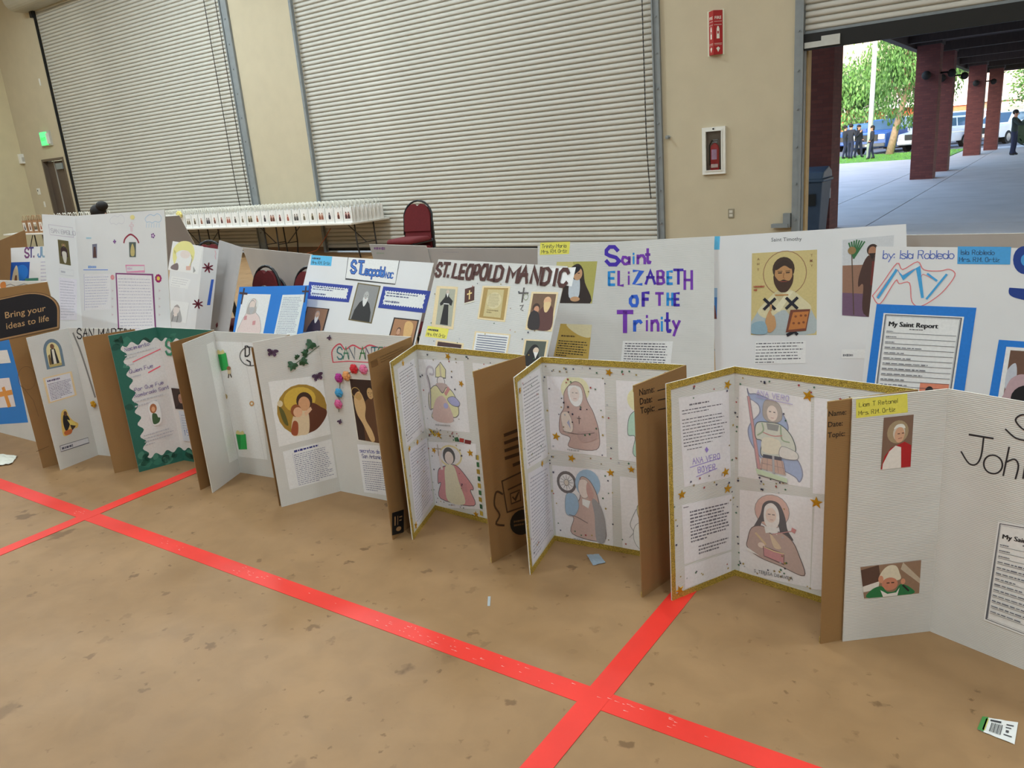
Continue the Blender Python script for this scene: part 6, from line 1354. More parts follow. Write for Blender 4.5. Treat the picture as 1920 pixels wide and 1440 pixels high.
A = Art(P, [(1613, 1063), (1727, 1050), (1723, 1112), (1620, 1122)]).rect((150, 120, 98)); A.poly([(0, .1), (.3, 0), (.32, .5), (0, .62)], (92, 66, 56)); A.poly([(0, .62), (.3, .5), (.26, .75), (0, .8)], (226, 220, 214)); A.poly([(.7, .0), (1, .55), (1, .7), (.66, .2)], (196, 180, 160)); A.poly([(.3, .5), (.33, .25), (.45, .06), (.58, .08), (.64, .3), (.64, .52)], (222, 212, 190), True); A.ell(.47, .62, .14, .2, (206, 136, 110)); A.poly([(.08, 1), (.14, .75), (.32, .66), (.42, .85), (.56, .85), (.66, .66), (.84, .8), (.86, 1)], (40, 120, 70), True); A.poly([(.3, .78), (.42, .92), (.58, .9), (.64, .76), (.6, 1), (.34, 1)], (234, 230, 226)); A.ell(.32, .45, .045, .12, (214, 150, 120)); A.ell(.70, .58, .04, .09, (214, 150, 120)); A.line([(.7, .7), (.8, .88)], .03, (30, 30, 34)); A.line([(.42, .58), (.46, .58)], .02, (80, 50, 40)); A.line([(.5, .58), (.54, .58)], .02, (80, 50, 40)); A.done('papal_photo', 'photo of an elderly man in a tall mitre and green robe')
P = B8[1]
A = Art(P, [(1795, 760), (2010, 790), (1995, 930), (1785, 900)])
A.line([(.135, .36), (.355, .365)], .020, INK); A.line([(.27, .37), (.26, .62), (.22, .74), (.15, .74), (.07, .60)], .016, INK, True); A.ring(.375, .71, .085, .125, .016, INK)
A.line([(.505, .45), (.475, .84)], .016, INK); A.line([(.485, .66), (.56, .60), (.6, .68), (.585, .86)], .016, INK, True); A.line([(.66, .62), (.65, .84)], .016, INK); A.line([(.655, .68), (.72, .62), (.76, .7), (.75, .86)], .016, INK, True)
A.line([(.72, .02), (.6, .0), (.54, .08), (.6, .18), (.70, .24), (.68, .32), (.56, .32), (.46, .22)], .016, INK, True); A.done('marker_title', 'black marker title lettering')
def report(P, quad, rows, name='report_sheet', label='printed report form headed My Saint Report', title=True, size=.105):
    A = Art(P, quad, z0=.0018).rect((238, 238, 242)); A.line([(.03, .02), (.97, .02), (.97, .98), (.03, .98), (.03, .02)], .014, (96, 98, 106)); A.line([(.045, .035), (.955, .035), (.955, .965), (.045, .965), (.045, .035)], .005, (150, 152, 160))
    [A.type('My Saint Report', .09+d, .155, size, (36, 36, 40), 0, stretch=1.0) for d in (-.005, 0, .005)]; A.para(.36, .17, .68, .195, 1, (90, 90, 96), th=.5)
    for i in range(rows):
        y = .235+i*(.72/rows); A.line([(.07, y), (.94, y)], .006, (90, 90, 100)); A.para(.07, y-.032, .30 if i < 3 else .94, y-.004, 1, (110, 112, 124), th=.4, ragged=.4)
    A.done(name, label)
report(P, [(1872, 977), (2020, 1002), (1998, 1222), (1845, 1162)], 13)
# ---------------------------------------------------------------- LEO1
P = LEO1
postit(P, [(584, 478), (623, 481), (621, 499), (582, 497)], LBL, None, 'Mrs. R.M. Ortiz', 'light blue sticky note')
A = Art(P, [(653, 483), (749, 489), (741, 533), (648, 523)]).rect((244, 244, 248)); A.line([(0, 0), (0, 1), (1, 1), (1, 0)], .012, (56, 56, 60))
for wd, cc in ((.27, (24, 40, 130)), (.12, (70, 130, 214))): A.hand('ST', .09, .68, .17, cc, wd, jit=0); A.hand('Leopold', .30, .72, .125, cc, wd, dx=1.02, jit=0); A.hand('MANDIC', .70, .76, .07, cc, wd, dx=.98, jit=0)
A.done('title_card', 'white card with blue outlined lettering')
def scal(A, x0, y0, x1, y1, c, n=16, d=.02):
    pts = []; k = A.sx/A.sy
    for i in range(2*n+1): pts.append((x0+(x1-x0)*i/(2*n), y0+(d*k if i % 2 else 0)))
    for i in range(1, 7): pts.append((x1-(d if i % 2 else 0), y0+(y1-y0)*i/7))
    for i in range(2*n+1): pts.append((x1-(x1-x0)*i/(2*n), y1-(d*k if i % 2 else 0)))
    for i in range(1, 7): pts.append((x0+(d if i % 2 else 0), y1-(y1-y0)*i/7))
    A.poly(pts, c)
for q in ([(580, 528), (662, 536), (654, 567), (575, 560)], [(719, 537), (808, 546), (797, 587), (709, 577)]):
    A = Art(P, q).rect((44, 64, 158)); scal(A, .07, .16, .93, .84, (232, 234, 244)); A.para(.11, .22, .88, .46, 2, (84, 92, 130), th=.5); A.para(.11, .56, .6, .78, 1, (90, 98, 136), th=.4); A.done('scalloped_note', 'typed note on dark blue paper')
A = Art(P, [(671, 530), (714, 536), (697, 607), (653, 600)]).rect((110, 96, 60)); bust(A, (148, 148, 148), (44, 44, 46), (186, 186, 184), (150, 150, 150), beard=(226, 226, 224), x0=.05, y0=.03, x1=.95, y1=.97, top=.14, s=.78); A.done('old_portrait', 'black-and-white portrait of a white-bearded man')
A = Art(P, [(576, 575), (618, 579), (607, 620), (564, 623)]).rect((50, 36, 34)); bust(A, (150, 110, 84), (58, 44, 62), (206, 166, 140), (170, 150, 140), beard=(226, 220, 214), x0=.04, y0=.03, x1=.94, y1=1, top=.12, s=.62, cx=.56); A.done('portrait', 'brown-toned photo of a bearded friar')
A = Art(P, [(739, 595), (786, 600), (775, 648), (726, 642)]).rect((44, 34, 32)); bust(A, (176, 128, 92), (150, 96, 66), (206, 160, 130), (90, 60, 50), x0=.05, y0=.05, x1=.95, y1=1, top=.35, s=.5, cx=.3); A.poly([(.5, .2), (.7, .1), (.85, .3), (.8, .8), (.6, .9)], (222, 180, 120), True); A.done('portrait', 'brown-toned photo of two bowed heads')
# ---------------------------------------------------------------- LEO2
P = LEO2; BT = (78, 40, 34); FR = (232, 212, 170)
A = Art(P, [(1034, 503), (1080, 501), (1072, 537), (1029, 531)], z0=.0008).rect((240, 240, 242)); A.done('letter_strip')
A = Art(P, [(820, 488), (1082, 499), (1074, 540), (812, 520)], z0=.0022)
k_ = 0
for ch, x, w_ in (('S', .016, .040), ('T', .066, .046), ('.', .118, .01), ('L', .155, .038), ('E', .206, .042), ('O', .258, .046), ('P', .314, .038), ('O', .364, .05), ('L', .428, .032), ('D', .470, .056), ('M', .564, .068), ('A', .645, .056), ('N', .728, .05), ('D', .796, .054), ('I', .882, .012), ('C', .908, .05)):
    y = .92-.02*sin(x*20)
    for st in glyph(ch):
        x0 = 0 if ch not in 'I.' else 4
        A.line([(x+w_*(px-x0)/8, y-.74*py/10) for px, py in st], .0185, BT)
A.done('title_letters', 'brown capital letters')
A = Art(P, [(819, 536), (859, 538), (850, 618), (809, 612)]).rect(FR); A.rect((176, 176, 160), .18, .06, .9, .94); A.poly([(.5, .1), (.62, .1), (.64, .24), (.84, .34), (.8, .46), (.66, .42), (.74, .92), (.38, .92), (.46, .42), (.3, .48), (.26, .42), (.46, .26)], (36, 34, 34)); A.ell(.56, .14, .07, .06, (206, 190, 176)); A.poly([(.5, .17), (.62, .17), (.58, .27)], (232, 230, 226)); A.line([(.44, .42), (.68, .42)], .03, (232, 230, 226)); A.done('monk_photo', 'photo of a standing monk in black')
A = Art(P, [(872, 542), (890, 537), (889, 566), (871, 570)]).rect((84, 46, 38)); A.line([(.5, .2), (.5, .75)], .12, (232, 206, 140)); A.line([(.28, .4), (.72, .38)], .12, (232, 206, 140)); A.line([(0, .98), (1, .95)], .1, (232, 226, 206)); A.done('bible_sticker', 'brown bible sticker')
A = Art(P, [(905, 536), (957, 537), (947, 604), (895, 598)]).rect(FR); A.rect((176, 146, 86), .06, .05, .94, .95); A.poly([(.22, .1), (.8, .1), (.82, .9), (.2, .9)], (206, 190, 140)); A.ell(.5, .42, .26, .24, (216, 204, 164)); A.para(.3, .22, .7, .6, 9, (170, 156, 116), th=.4); A.para(.3, .68, .72, .8, 2, (150, 130, 90), th=.5); A.done('scroll_picture', 'old parchment picture')
A = Art(P, [(972, 538), (994, 538), (988, 585), (968, 585)]); A.line([(.5, .05), (.45, .6)], .14, (96, 90, 90)); A.line([(.1, .25), (.9, .25)], .12, (96, 90, 90)); A.ring(.75, .4, .2, .12, .05, (150, 160, 130)); A.line([(.3, .75), (.6, .72), (.4, .9), (.65, .95)], .06, (110, 104, 104)); A.done('cross_sticker', 'grey cross sticker')
A = Art(P, [(997, 547), (1047, 548), (1035, 622), (985, 618)]).rect(FR); A.rect((120, 92, 72), .08, .05, .94, .95); A.poly([(.5, .4), (.8, .35), (.93, .5), (.92, .95), (.3, .95), (.4, .6)], (96, 60, 56), True); A.ell(.66, .24, .14, .12, (226, 180, 140)); A.poly([(.55, .28), (.8, .28), (.72, .5), (.6, .5)], (230, 200, 150), True); A.ell(.28, .42, .14, .12, (70, 50, 44)); A.ell(.3, .46, .1, .09, (206, 150, 120)); A.poly([(.1, .55), (.4, .55), (.5, .95), (.09, .95)], (52, 44, 46), True); A.done('confession_photo', 'brown-toned photo of a friar hearing a man')
A = Art(P, [(891, 621), (958, 627), (950, 672), (884, 664)]).rect(FR); A.rect((240, 240, 244), .04, .05, .96, .96); 
for k in range(8): A.line([(.1, .16+k*.1), (.92, .16+k*.1)], .022, (124, 130, 150))
A.done('typed_note', 'lined white note on a cream frame')
postit(P, [(802, 611), (842, 616), (837, 636), (797, 631)], YEL, None, 'Mrs. R.M. Ortiz', 'yellow sticky note')
A = Art(P, [(818, 637), (870, 644), (864, 680), (812, 672)]).rect(FR); bust(A, (70, 44, 44), (60, 40, 40), (206, 166, 140), (60, 40, 36), x0=.07, y0=.08, x1=.93, y1=.95, top=.2, s=.5); A.done('portrait')
A = Art(P, [(984, 636), (1029, 638), (1020, 690), (976, 686)]).rect(FR); A.rect((86, 92, 84), .08, .05, .92, .95); A.poly([(.2, .5), (.4, .2), (.62, .25), (.7, .6), (.8, .95), (.12, .95)], (34, 32, 34), True); A.ell(.55, .4, .12, .12, (220, 200, 180)); A.poly([(.46, .46), (.66, .46), (.58, .7)], (232, 230, 226)); A.done('portrait', 'photo of a hooded bearded friar')
sequins(P, 46, 9, .02, .95)
# ---------------------------------------------------------------- ELIZ
P = ELIZ
postit(P, [(1013, 455), (1069, 453), (1067, 476), (1012, 478)], YEL, 'Trinity Maria', 'Mrs. R.M. Ortiz', 'yellow sticky note')
A = Art(P, [(1044, 491), (1120, 490), (1110, 569), (1036, 568)]).rect((206, 196, 130)); A.poly([(.4, 0), (1, 0), (1, 1), (.6, .6)], (182, 176, 96)); A.poly([(.42, .1), (.56, .06), (.68, .2), (.76, .5), (.95, 1), (.05, 1), (.2, .5), (.3, .25)], (52, 40, 36), True); A.poly([(.38, .36), (.5, .44), (.62, .42), (.64, .85), (.4, .85)], (206, 214, 222), True); A.ell(.56, .3, .11, .15, (206, 160, 120)); A.poly([(.44, .14), (.58, .12), (.6, .2), (.48, .32), (.46, .42), (.38, .3)], (30, 28, 40), True); A.ell(.56, .9, .12, .06, (206, 160, 120)); A.line([(.56, .28), (.6, .28)], .02, (70, 46, 40)); A.done('nun_portrait', 'painted portrait of a nun with a dark veil')
A = Art(P, [(1051, 607), (1110, 609), (1103, 675), (1038, 668)]).rect((196, 166, 84)); A.poly([(.2, .0), (1, 0), (1, .35), (.6, .3)], (226, 216, 176), True); A.para(.1, .32, .85, .4, 1, (90, 72, 40), th=.6); A.para(.05, .48, .95, .98, 7, (52, 46, 32), th=.42); A.done('gold_page', 'gold-toned printed page')
A = Art(P, [(1168, 639), (1262, 640), (1256, 695), (1163, 690)]).rect((234, 234, 240)); A.para(.05, .05, .96, .98, 10, (84, 84, 96), th=.4); A.done('written_page', 'page of black handwriting')
IN, PR, CY, BL = (66, 36, 172), (118, 52, 176), (36, 142, 220), (44, 98, 212)
def letters(P, base, items, name):
    """painted letters; each item: char, photo x left, x right, y top, y base, colour, stroke width px"""
    for ch, xl, xr, yt, yb, c, wpx in items:
        A = Art(P, [(xl, yt), (xr, yt-.0), (xr, yb), (xl, yb)], z0=.0008)
        top = 10 if (ch.isupper() or ch in 'tldhkbf') else (9 if ch == 'i' else 6); bot = -4 if ch in 'ypgqj' else 0
        G = glyph(ch); xs_ = [p[0] for st in G for p in st]; x0, x1 = min(xs_), max(xs_)
        for st in G:
            pts = [((.5 if x1 == x0 else (px-x0)/(x1-x0)), 1-(py-bot)/(top-bot)) for px, py in st]; A.line(pts, wpx/max(3.0, (xr-xl)), c); A.lay -= 1
        A.done(name)
letters(P, 0, [('S', 1137, 1161, 463, 496, IN, 7), ('a', 1167, 1180, 482, 495, PR, 5), ('i', 1187, 1189, 475, 494, CY, 5), ('n', 1196, 1209, 479, 494, PR, 5), ('t', 1211, 1219, 467, 493, PR, 5),
  ('E', 1142, 1152, 510, 534, CY, 5), ('L', 1160, 1168, 509, 535, PR, 5), ('i', 1178, 1180, 510, 533, PR, 5), ('Z', 1188, 1203, 508, 533, BL, 5), ('A', 1211, 1228, 508, 532, IN, 5), ('B', 1233, 1245, 508, 532, PR, 5), ('E', 1252, 1260, 509, 532, CY, 5), ('T', 1264, 1280, 506, 532, IN, 5), ('H', 1284, 1297, 508, 542, PR, 5),
  ('O', 1182, 1195, 556, 573, BL, 6), ('F', 1206, 1216, 549, 573, IN, 6), ('T', 1230, 1243, 550, 572, PR, 5), ('H', 1252, 1261, 550, 572, CY, 5), ('E', 1265, 1273, 550, 572, IN, 5),
  ('T', 1159, 1185, 585, 622, PR, 8), ('r', 1190, 1202, 602, 620, BL, 6), ('i', 1212, 1214, 592, 620, PR, 6), ('n', 1222, 1234, 601, 620, PR, 5), ('i', 1240, 1242, 595, 620, CY, 6), ('t', 1247, 1257, 587, 622, IN, 5), ('y', 1262, 1274, 602, 629, PR, 5)], 'painted_letter')
# ---------------------------------------------------------------- TIM
P = TIM
A = Art(P, [(1445, 440), (1505, 438), (1505, 456), (1445, 458)]); A.type('Saint Timothy', .02, .72, .17, (90, 90, 94), .002); A.done('title_print', 'small printed title')
A = Art(P, [(1410, 475), (1532, 468), (1531, 628), (1408, 628)]); A.rect((206, 188, 130)); G1 = (150, 120, 64)
A.ring(.51, .26, .33, .265, .012, (150, 110, 80)); A.poly([(.02, .98), (.08, .74), (.22, .62), (.40, .5), (.6, .5), (.80, .6), (.93, .72), (.97, .98)], (176, 186, 188), True); A.poly([(.10, .72), (.24, .58), (.40, .47), (.6, .46), (.78, .56), (.92, .68), (.8, .8), (.5, .70), (.26, .80)], (216, 206, 168), True)
A.poly([(.34, .5), (.44, .46), (.80, .8), (.66, .84)], (200, 188, 150)); A.poly([(.55, .48), (.64, .48), (.44, .72), (.34, .70)], (226, 218, 186)); A.ell(.49, .21, .17, .145, (64, 46, 34)); A.ell(.49, .27, .135, .15, (188, 140, 92)); A.poly([(.34, .28), (.42, .35), (.49, .335), (.58, .35), (.64, .28), (.63, .38), (.56, .47), (.49, .49), (.42, .47), (.35, .38)], (70, 46, 34), True)
A.poly([(.36, .17), (.5, .1), (.62, .17), (.6, .21), (.5, .17), (.38, .22)], (58, 42, 32), True); A.line([(.41, .255), (.46, .255)], .016, (40, 28, 22)); A.line([(.53, .255), (.58, .255)], .016, (40, 28, 22)); A.line([(.40, .235), (.47, .235)], .008, (60, 40, 30)); A.line([(.52, .235), (.59, .235)], .008, (60, 40, 30)); A.line([(.495, .26), (.485, .315), (.51, .32)], .012, (150, 100, 66)); A.line([(.45, .36), (.54, .36)], .012, (140, 70, 56)); A.line([(.37, .52), (.56, .52)], .02, (186, 130, 70))
for cx_, cy_ in ((.28, .625), (.62, .62)): A.line([(cx_-.08, cy_-.06), (cx_+.08, cy_+.06)], .045, (28, 28, 40)); A.line([(cx_+.08, cy_-.06), (cx_-.08, cy_+.06)], .045, (28, 28, 40))
A.line([(.56, 1.0), (.66, .96), (.7, .99)], .05, (28, 28, 40)); A.poly([(.60, .70), (.90, .695), (.84, .95), (.53, .97)], (120, 66, 48)); A.poly([(.64, .73), (.88, .72), (.83, .92), (.57, .94)], (190, 120, 62)); 
for a, b_ in ((.68, .78), (.76, .77), (.83, .77), (.65, .86), (.73, .86), (.80, .85)): A.ell(a, b_, .02, .014, (130, 74, 44))
A.poly([(.24, .94), (.22, .82), (.28, .7), (.32, .76), (.36, .78), (.38, .9), (.3, .97)], (196, 150, 104), True); A.line([(.3, .7), (.3, .64)], .03, (196, 150, 104)); A.poly([(.0, .98), (.02, .86), (.2, .84), (.24, .98)], (140, 170, 186), True)
for k, t in enumerate('ST'): A.type('AHT'[k] if k < 3 else '', .08, .09+k*.06, .055, (120, 70, 50), .002)
A.type('T', .08, .22, .055, (120, 70, 50), .002); A.type('T', .90, .08, .055, (120, 70, 50), .002); A.type('M', .89, .14, .055, (120, 70, 50), .002); A.type('Y', .90, .20, .055, (120, 70, 50), .002); A.para(.03, .39, .2, .47, 2, (170, 80, 60), th=.6); A.done('icon_picture', 'gold icon of a bearded bishop holding a book')
A = Art(P, [(1578, 450), (1676, 441), (1668, 597), (1577, 591)]).rect((222, 224, 228)); A.rect((206, 208, 212), .02, .0, 1, .45); A.poly([(.02, .34), (1, .34), (1, 1), (.02, 1)], (150, 112, 92)); A.poly([(.02, .70), (1, .72), (1, 1), (.02, 1)], (112, 84, 110)); A.poly([(.5, .24), (.72, .22), (.84, .4), (.86, .96), (.46, .96), (.44, .6), (.34, .62), (.36, .46)], (74, 48, 42), True); A.poly([(.6, .3), (.7, .3), (.72, .6), (.58, .6)], (110, 44, 40)); A.ell(.6, .16, .11, .075, (60, 40, 34)); A.ell(.6, .18, .08, .065, (170, 120, 92)); A.poly([(.53, .2), (.67, .2), (.6, .28)], (50, 34, 30)); A.line([(.2, .2), (.26, .98)], .02, (90, 70, 56))
for k in range(7): t = k/6; A.line([(.24, .25), (.14+.3*t, .02+.06*abs(t-.5))], .03, (54, 110, 66))
A.ell(.2, .15, .08, .05, (150, 120, 76)); A.done('robed_man_picture', 'picture of a robed man with a palm branch')
note(P, [(1416, 641), (1511, 639), (1510, 681), (1414, 683)], 7, (110, 110, 116), (240, 240, 242), th=.36, mar=.02, label='small typed paragraph')
A = Art(P, [(1326, 540), (1345, 540), (1344, 598), (1324, 598)]).rect((60, 120, 190)); A.rect((150, 180, 210), 0, .0, 1, .3); A.ell(.5, .5, .25, .1, (90, 60, 50)); A.poly([(.2, .56), (.8, .56), (1, 1), (0, 1)], (110, 60, 56)); A.done('small_picture')
A = Art(P, [(1340, 443), (1350, 443), (1349, 468), (1339, 468)]).rect(LBL); A.done('sticky_note')
A = Art(P, [(1322, 650), (1360, 648), (1360, 662), (1322, 664)]); A.para(0, .2, 1, .8, 1, (120, 120, 126), th=.5); A.done('caption'); A = Art(P, [(1578, 655), (1626, 655), (1626, 672), (1578, 672)]).rect((238, 238, 240)); A.para(.05, .4, .95, .9, 1, (110, 110, 116), th=.5); A.done('caption')
# ---------------------------------------------------------------- ISLA
P = ISLA
A = Art(P, [(1655, 462), (1795, 462), (1793, 494), (1652, 494)]); A.hand('by: Isla Robledo', .02, .72, .122, (86, 110, 190), .1, dx=1.08); A.done('handwriting', 'blue handwriting')
A = Art(P, [(1796, 462), (1896, 463), (1894, 496), (1795, 495)]).rect((74, 160, 222)); A.hand('Isla Robledo', .06, .46, .10, (40, 70, 110), .12, dx=1.2); A.hand('Mrs. R.M. Ortiz', .04, .86, .095, (40, 70, 110), .12, dx=1.15); A.done('sticky_note', 'light blue sticky note with two handwritten lines')
A = Art(P, [(1636, 488), (1796, 490), (1790, 578), (1632, 576)])
z = lambda pts: [((x-1000-40)/495, (y-275)/265) for x, y in pts]
RD = (224, 128, 132); SB = (70, 164, 222)
A.line(z([(1050, 475), (1110, 400), (1190, 290), (1225, 325), (1310, 280), (1350, 325), (1440, 330), (1490, 320), (1525, 345), (1500, 400), (1440, 470), (1345, 530), (1290, 505), (1270, 400), (1210, 405), (1185, 390), (1100, 520), (1050, 475)]), .012, RD, True)
A.line(z([(1075, 480), (1185, 330), (1220, 360), (1305, 318), (1335, 380), (1345, 350), (1420, 385)]), .007, RD, True)
A.line(z([(1085, 485), (1190, 325), (1230, 372), (1315, 312), (1350, 480)]), .032, SB); A.line(z([(1372, 348), (1425, 385)]), .026, SB); A.line(z([(1478, 350), (1375, 488)]), .026, SB); A.done('outlined_lettering', 'blue letters outlined in red')
A = Art(P, [(1644, 570), (1831, 577), (1806, 750), (1622, 738)]).rect((34, 124, 216)); A.done('blue_paper', 'bright blue backing paper')
report(P, [(1657, 587), (1808, 594), (1785, 748), (1638, 738)], 11, size=.095)
A = Art(P, [(1726, 717), (1780, 720), (1777, 740), (1723, 738)], z0=.0034).rect((226, 140, 112)); A.ell(.35, .7, .14, .4, (40, 30, 30)); A.done('orange_sticker')
A = Art(P, [(1873, 637), (1990, 645), (1975, 760), (1853, 752)]).rect((34, 124, 216)); A.done('blue_paper', 'bright blue backing paper')
A = Art(P, [(1887, 650), (1978, 656), (1968, 755), (1871, 748)], z0=.0018).rect((236, 234, 236)); A.rect((110, 80, 66), .1, .06, 1, 1); A.poly([(.1, .45), (.25, .3), (.3, .6), (.12, .8)], (196, 200, 210), True); A.poly([(.1, .9), (.2, .6), (.45, .5), (.6, .7), (.5, 1), (.1, 1)], (190, 160, 166), True); A.ell(.55, .95, .3, .25, (24, 22, 26)); A.done('picture', 'dark picture with pale shapes')
A = Art(P, [(1885, 462), (1960, 465), (1955, 575), (1885, 572)]); A.ell(.5, .22, .30, .24, (28, 60, 140)); A.ell(.52, .22, .12, .1, (70, 150, 214)); A.poly([(.1, .72), (.2, .70), (.9, .74), (.9, .92), (.35, .88), (.12, .82)], (28, 60, 140), True); A.done('blue_letters', 'dark blue painted letters')
# ---------------------------------------------------------------- BLUE folder
P = BLUE
A = Art(P, [(456, 551), (508, 552), (493, 628), (440, 628)]).rect((238, 236, 240)); A.ring(.42, .28, .19, .17, .012, (196, 190, 160)); A.poly([(.4, .12), (.52, .16), (.56, .3), (.6, .45), (.78, .6), (.86, .98), (.12, .98), (.14, .7), (.26, .46), (.28, .26)], (228, 196, 190), True, (110, 96, 96), .012); A.poly([(.28, .26), (.4, .14), (.54, .24), (.6, .44), (.42, .50), (.26, .46)], (150, 136, 126), True); A.ell(.42, .27, .1, .1, (226, 200, 186)); A.poly([(.33, .34), (.52, .34), (.44, .5)], (150, 146, 150), True)
for a, b_ in ((.26, .58), (.6, .7)): A.poly([(a-.05, b_-.04), (a+.05, b_-.05), (a+.06, b_+.05), (a-.04, b_+.06)], (196, 56, 66))
A.done('saint_drawing', 'crayon drawing of a bearded man with red marks')
note(P, [(530, 553), (572, 552), (556, 630), (513, 630)], 22, (150, 156, 180), (226, 232, 246))
for q in ([(451, 541), (465, 542), (460, 570), (448, 569)], [(568, 538), (580, 537), (577, 566), (566, 566)]):
    A = Art(P, q); A.line([(.5, 0), (.4, 1)], .2, (66, 44, 50)); A.line([(0, .3), (1, .32)], .2, (66, 44, 50)); A.done('brown_cross', 'dark brown paper cross')
# ---------------------------------------------------------------- BIG
P = BIG; GB = (200, 212, 226)
def cloud(A, c, w=.02): A.line([(.1, .6), (.02, .4), (.15, .22), (.35, .12), (.55, .2), (.75, .08), (.95, .25), (.96, .5), (.8, .62), (.6, .56), (.45, .66), (.28, .58), (.1, .62)], w, c, True)
A = Art(P, [(205, 401), (234, 400), (234, 432), (206, 432)]); cloud(A, (206, 206, 216)); A.done('pencil_cloud'); A = Art(P, [(271, 399), (303, 398), (304, 428), (272, 428)]); cloud(A, (160, 196, 226)); 
for k in range(6): A.line([(.1+.15*k, .7), (.08+.15*k, .95)], .02, (176, 206, 230))
A.done('pencil_cloud')
A = Art(P, [(243, 402), (254, 402), (254, 413), (243, 413)]); A.ell(.5, .5, .4, .4, (232, 220, 150)); A.done('sun_sticker'); A = Art(P, [(242, 416), (252, 416), (252, 435), (242, 435)]); A.line([(.4, .05), (.4, .3), (.1, .3), (.1, .45), (.4, .45), (.38, .95), (.6, .95), (.6, .45), (.9, .45), (.9, .3), (.6, .3), (.6, .05), (.4, .05)], .06, (226, 190, 200)); A.done('cross_outline')
A = Art(P, [(230, 438), (260, 438), (261, 456), (231, 456)]); A.line([(.05, .95), (.15, .5), (.5, .08), (.85, .5), (.97, .95)], .08, (150, 44, 66), True); A.done('red_arch', 'dark red paper arch')
A = Art(P, [(173, 458), (182, 457), (182, 484), (174, 484)]).rect((120, 120, 140)); A.poly([(.3, .2), (.7, .2), (.9, .95), (.1, .95)], (90, 60, 56)); A.done('small_picture'); A = Art(P, [(242, 454), (255, 454), (255, 482), (243, 482)]).rect((90, 100, 96)); A.poly([(.5, .1), (.8, .5), (.75, .9), (.25, .9), (.2, .5)], (196, 180, 120), True); A.done('small_picture', 'small picture of a pale veiled figure')
A = Art(P, [(160, 438), (180, 438), (180, 452), (160, 452)]); A.para(.1, .4, .95, .8, 1, (170, 206, 222), th=.6); A.done('faint_heading')
A = Art(P, [(156, 494), (204, 494), (204, 508), (156, 508)]); A.para(.2, .2, .75, .75, 1, (110, 150, 214), th=.7); A.line([(.02, .85), (.96, .85)], .025, (120, 150, 220)); A.done('blue_heading', 'blue handwritten heading')
A = Art(P, [(157, 514), (207, 513), (208, 580), (158, 582)]).rect((232, 230, 240)); A.para(.05, .05, .95, .95, 12, (196, 196, 214), th=.3); A.line([(.02, .0), (.02, 1)], .01, (150, 150, 190)); A.done('written_page')
A = Art(P, [(235, 496), (272, 497), (272, 511), (236, 511)]); A.line([(.03, .1), (.97, .05), (.98, .85), (.05, .95), (.03, .1)], .05, (226, 150, 186)); A.para(.1, .25, .9, .75, 1, (216, 190, 214), th=.6); A.done('pink_label')
A = Art(P, [(218, 513), (286, 515), (292, 620), (223, 622)]).rect((234, 230, 238)); A.para(.05, .06, .95, .98, 17, (200, 196, 210), th=.28, ragged=.05); A.line([(.0, 1), (.0, .0), (1, .0), (1, 1)], .035, (132, 62, 120)); A.done('framed_report', 'lined report in a purple frame')
def flower(P, x, y, s, c, cc, n=9, name='paper_flower'):
    u, v = P.uv(x, y); A = Art(P, uv=(u-s, v-s, u+s, v+s))
    for k in range(n): t = 2*pi*k/n; A.ell(.5+.3*cos(t), .5+.3*sin(t), .17, .17, c, n=10); A.lay -= 1
    A.lay += 1; A.ell(.5, .5, .22, .22, cc); A.done(name)
flower(P, 297, 522, .033, (180, 50, 120), (238, 200, 90), name='magenta_flower'); flower(P, 211, 520, .02, (244, 150, 160), (248, 170, 170)); flower(P, 287, 442, .02, (110, 50, 130), (226, 200, 226), 5); flower(P, 215, 453, .016, (110, 60, 140), (150, 100, 160), 4)
for x, y in ((205, 446), (226, 458), (300, 436), (284, 455)): flower(P, x, y, .009, (214, 216, 222), (240, 240, 244), 4, 'pencil_heart')
for x in (211, 299):
    for y in (545, 560, 575, 590): flower(P, x, y, .012, (222, 206, 210), (206, 196, 204), 3, 'pencil_leaf')
P = BIGL
A = Art(P, [(91, 421), (136, 427), (138, 445), (94, 440)]); A.line([(0, 0), (1, 0), (1, 1), (0, 1), (0, 0)], .02, (196, 186, 200)); A.hand('SAN BASILIO', .06, .78, .2, (180, 176, 186), .1, dx=.86); A.done('pencil_title', 'pencilled title in a box')
A = Art(P, [(108, 449), (128, 452), (133, 498), (112, 494)]); bust(A, (96, 86, 52), (56, 34, 36), (180, 140, 110), (60, 44, 40), beard=(70, 60, 54), halo=(150, 130, 70), top=.15, s=.6); A.poly([(.3, .5), (.7, .5), (.6, .9), (.4, .9)], (206, 200, 190), True); A.done('saint_picture', 'small brown saint picture')
A = Art(P, [(111, 503), (138, 507), (138, 518), (112, 514)]); A.line([(0, 0), (1, 0), (1, 1), (0, 1), (0, 0)], .02, (206, 206, 212)); A.para(.1, .25, .9, .8, 1, (180, 180, 190), th=.6); A.done('pencil_heading')
note(P, [(110, 520), (144, 524), (144, 600), (112, 600)], 14, (190, 188, 202), (226, 222, 232))
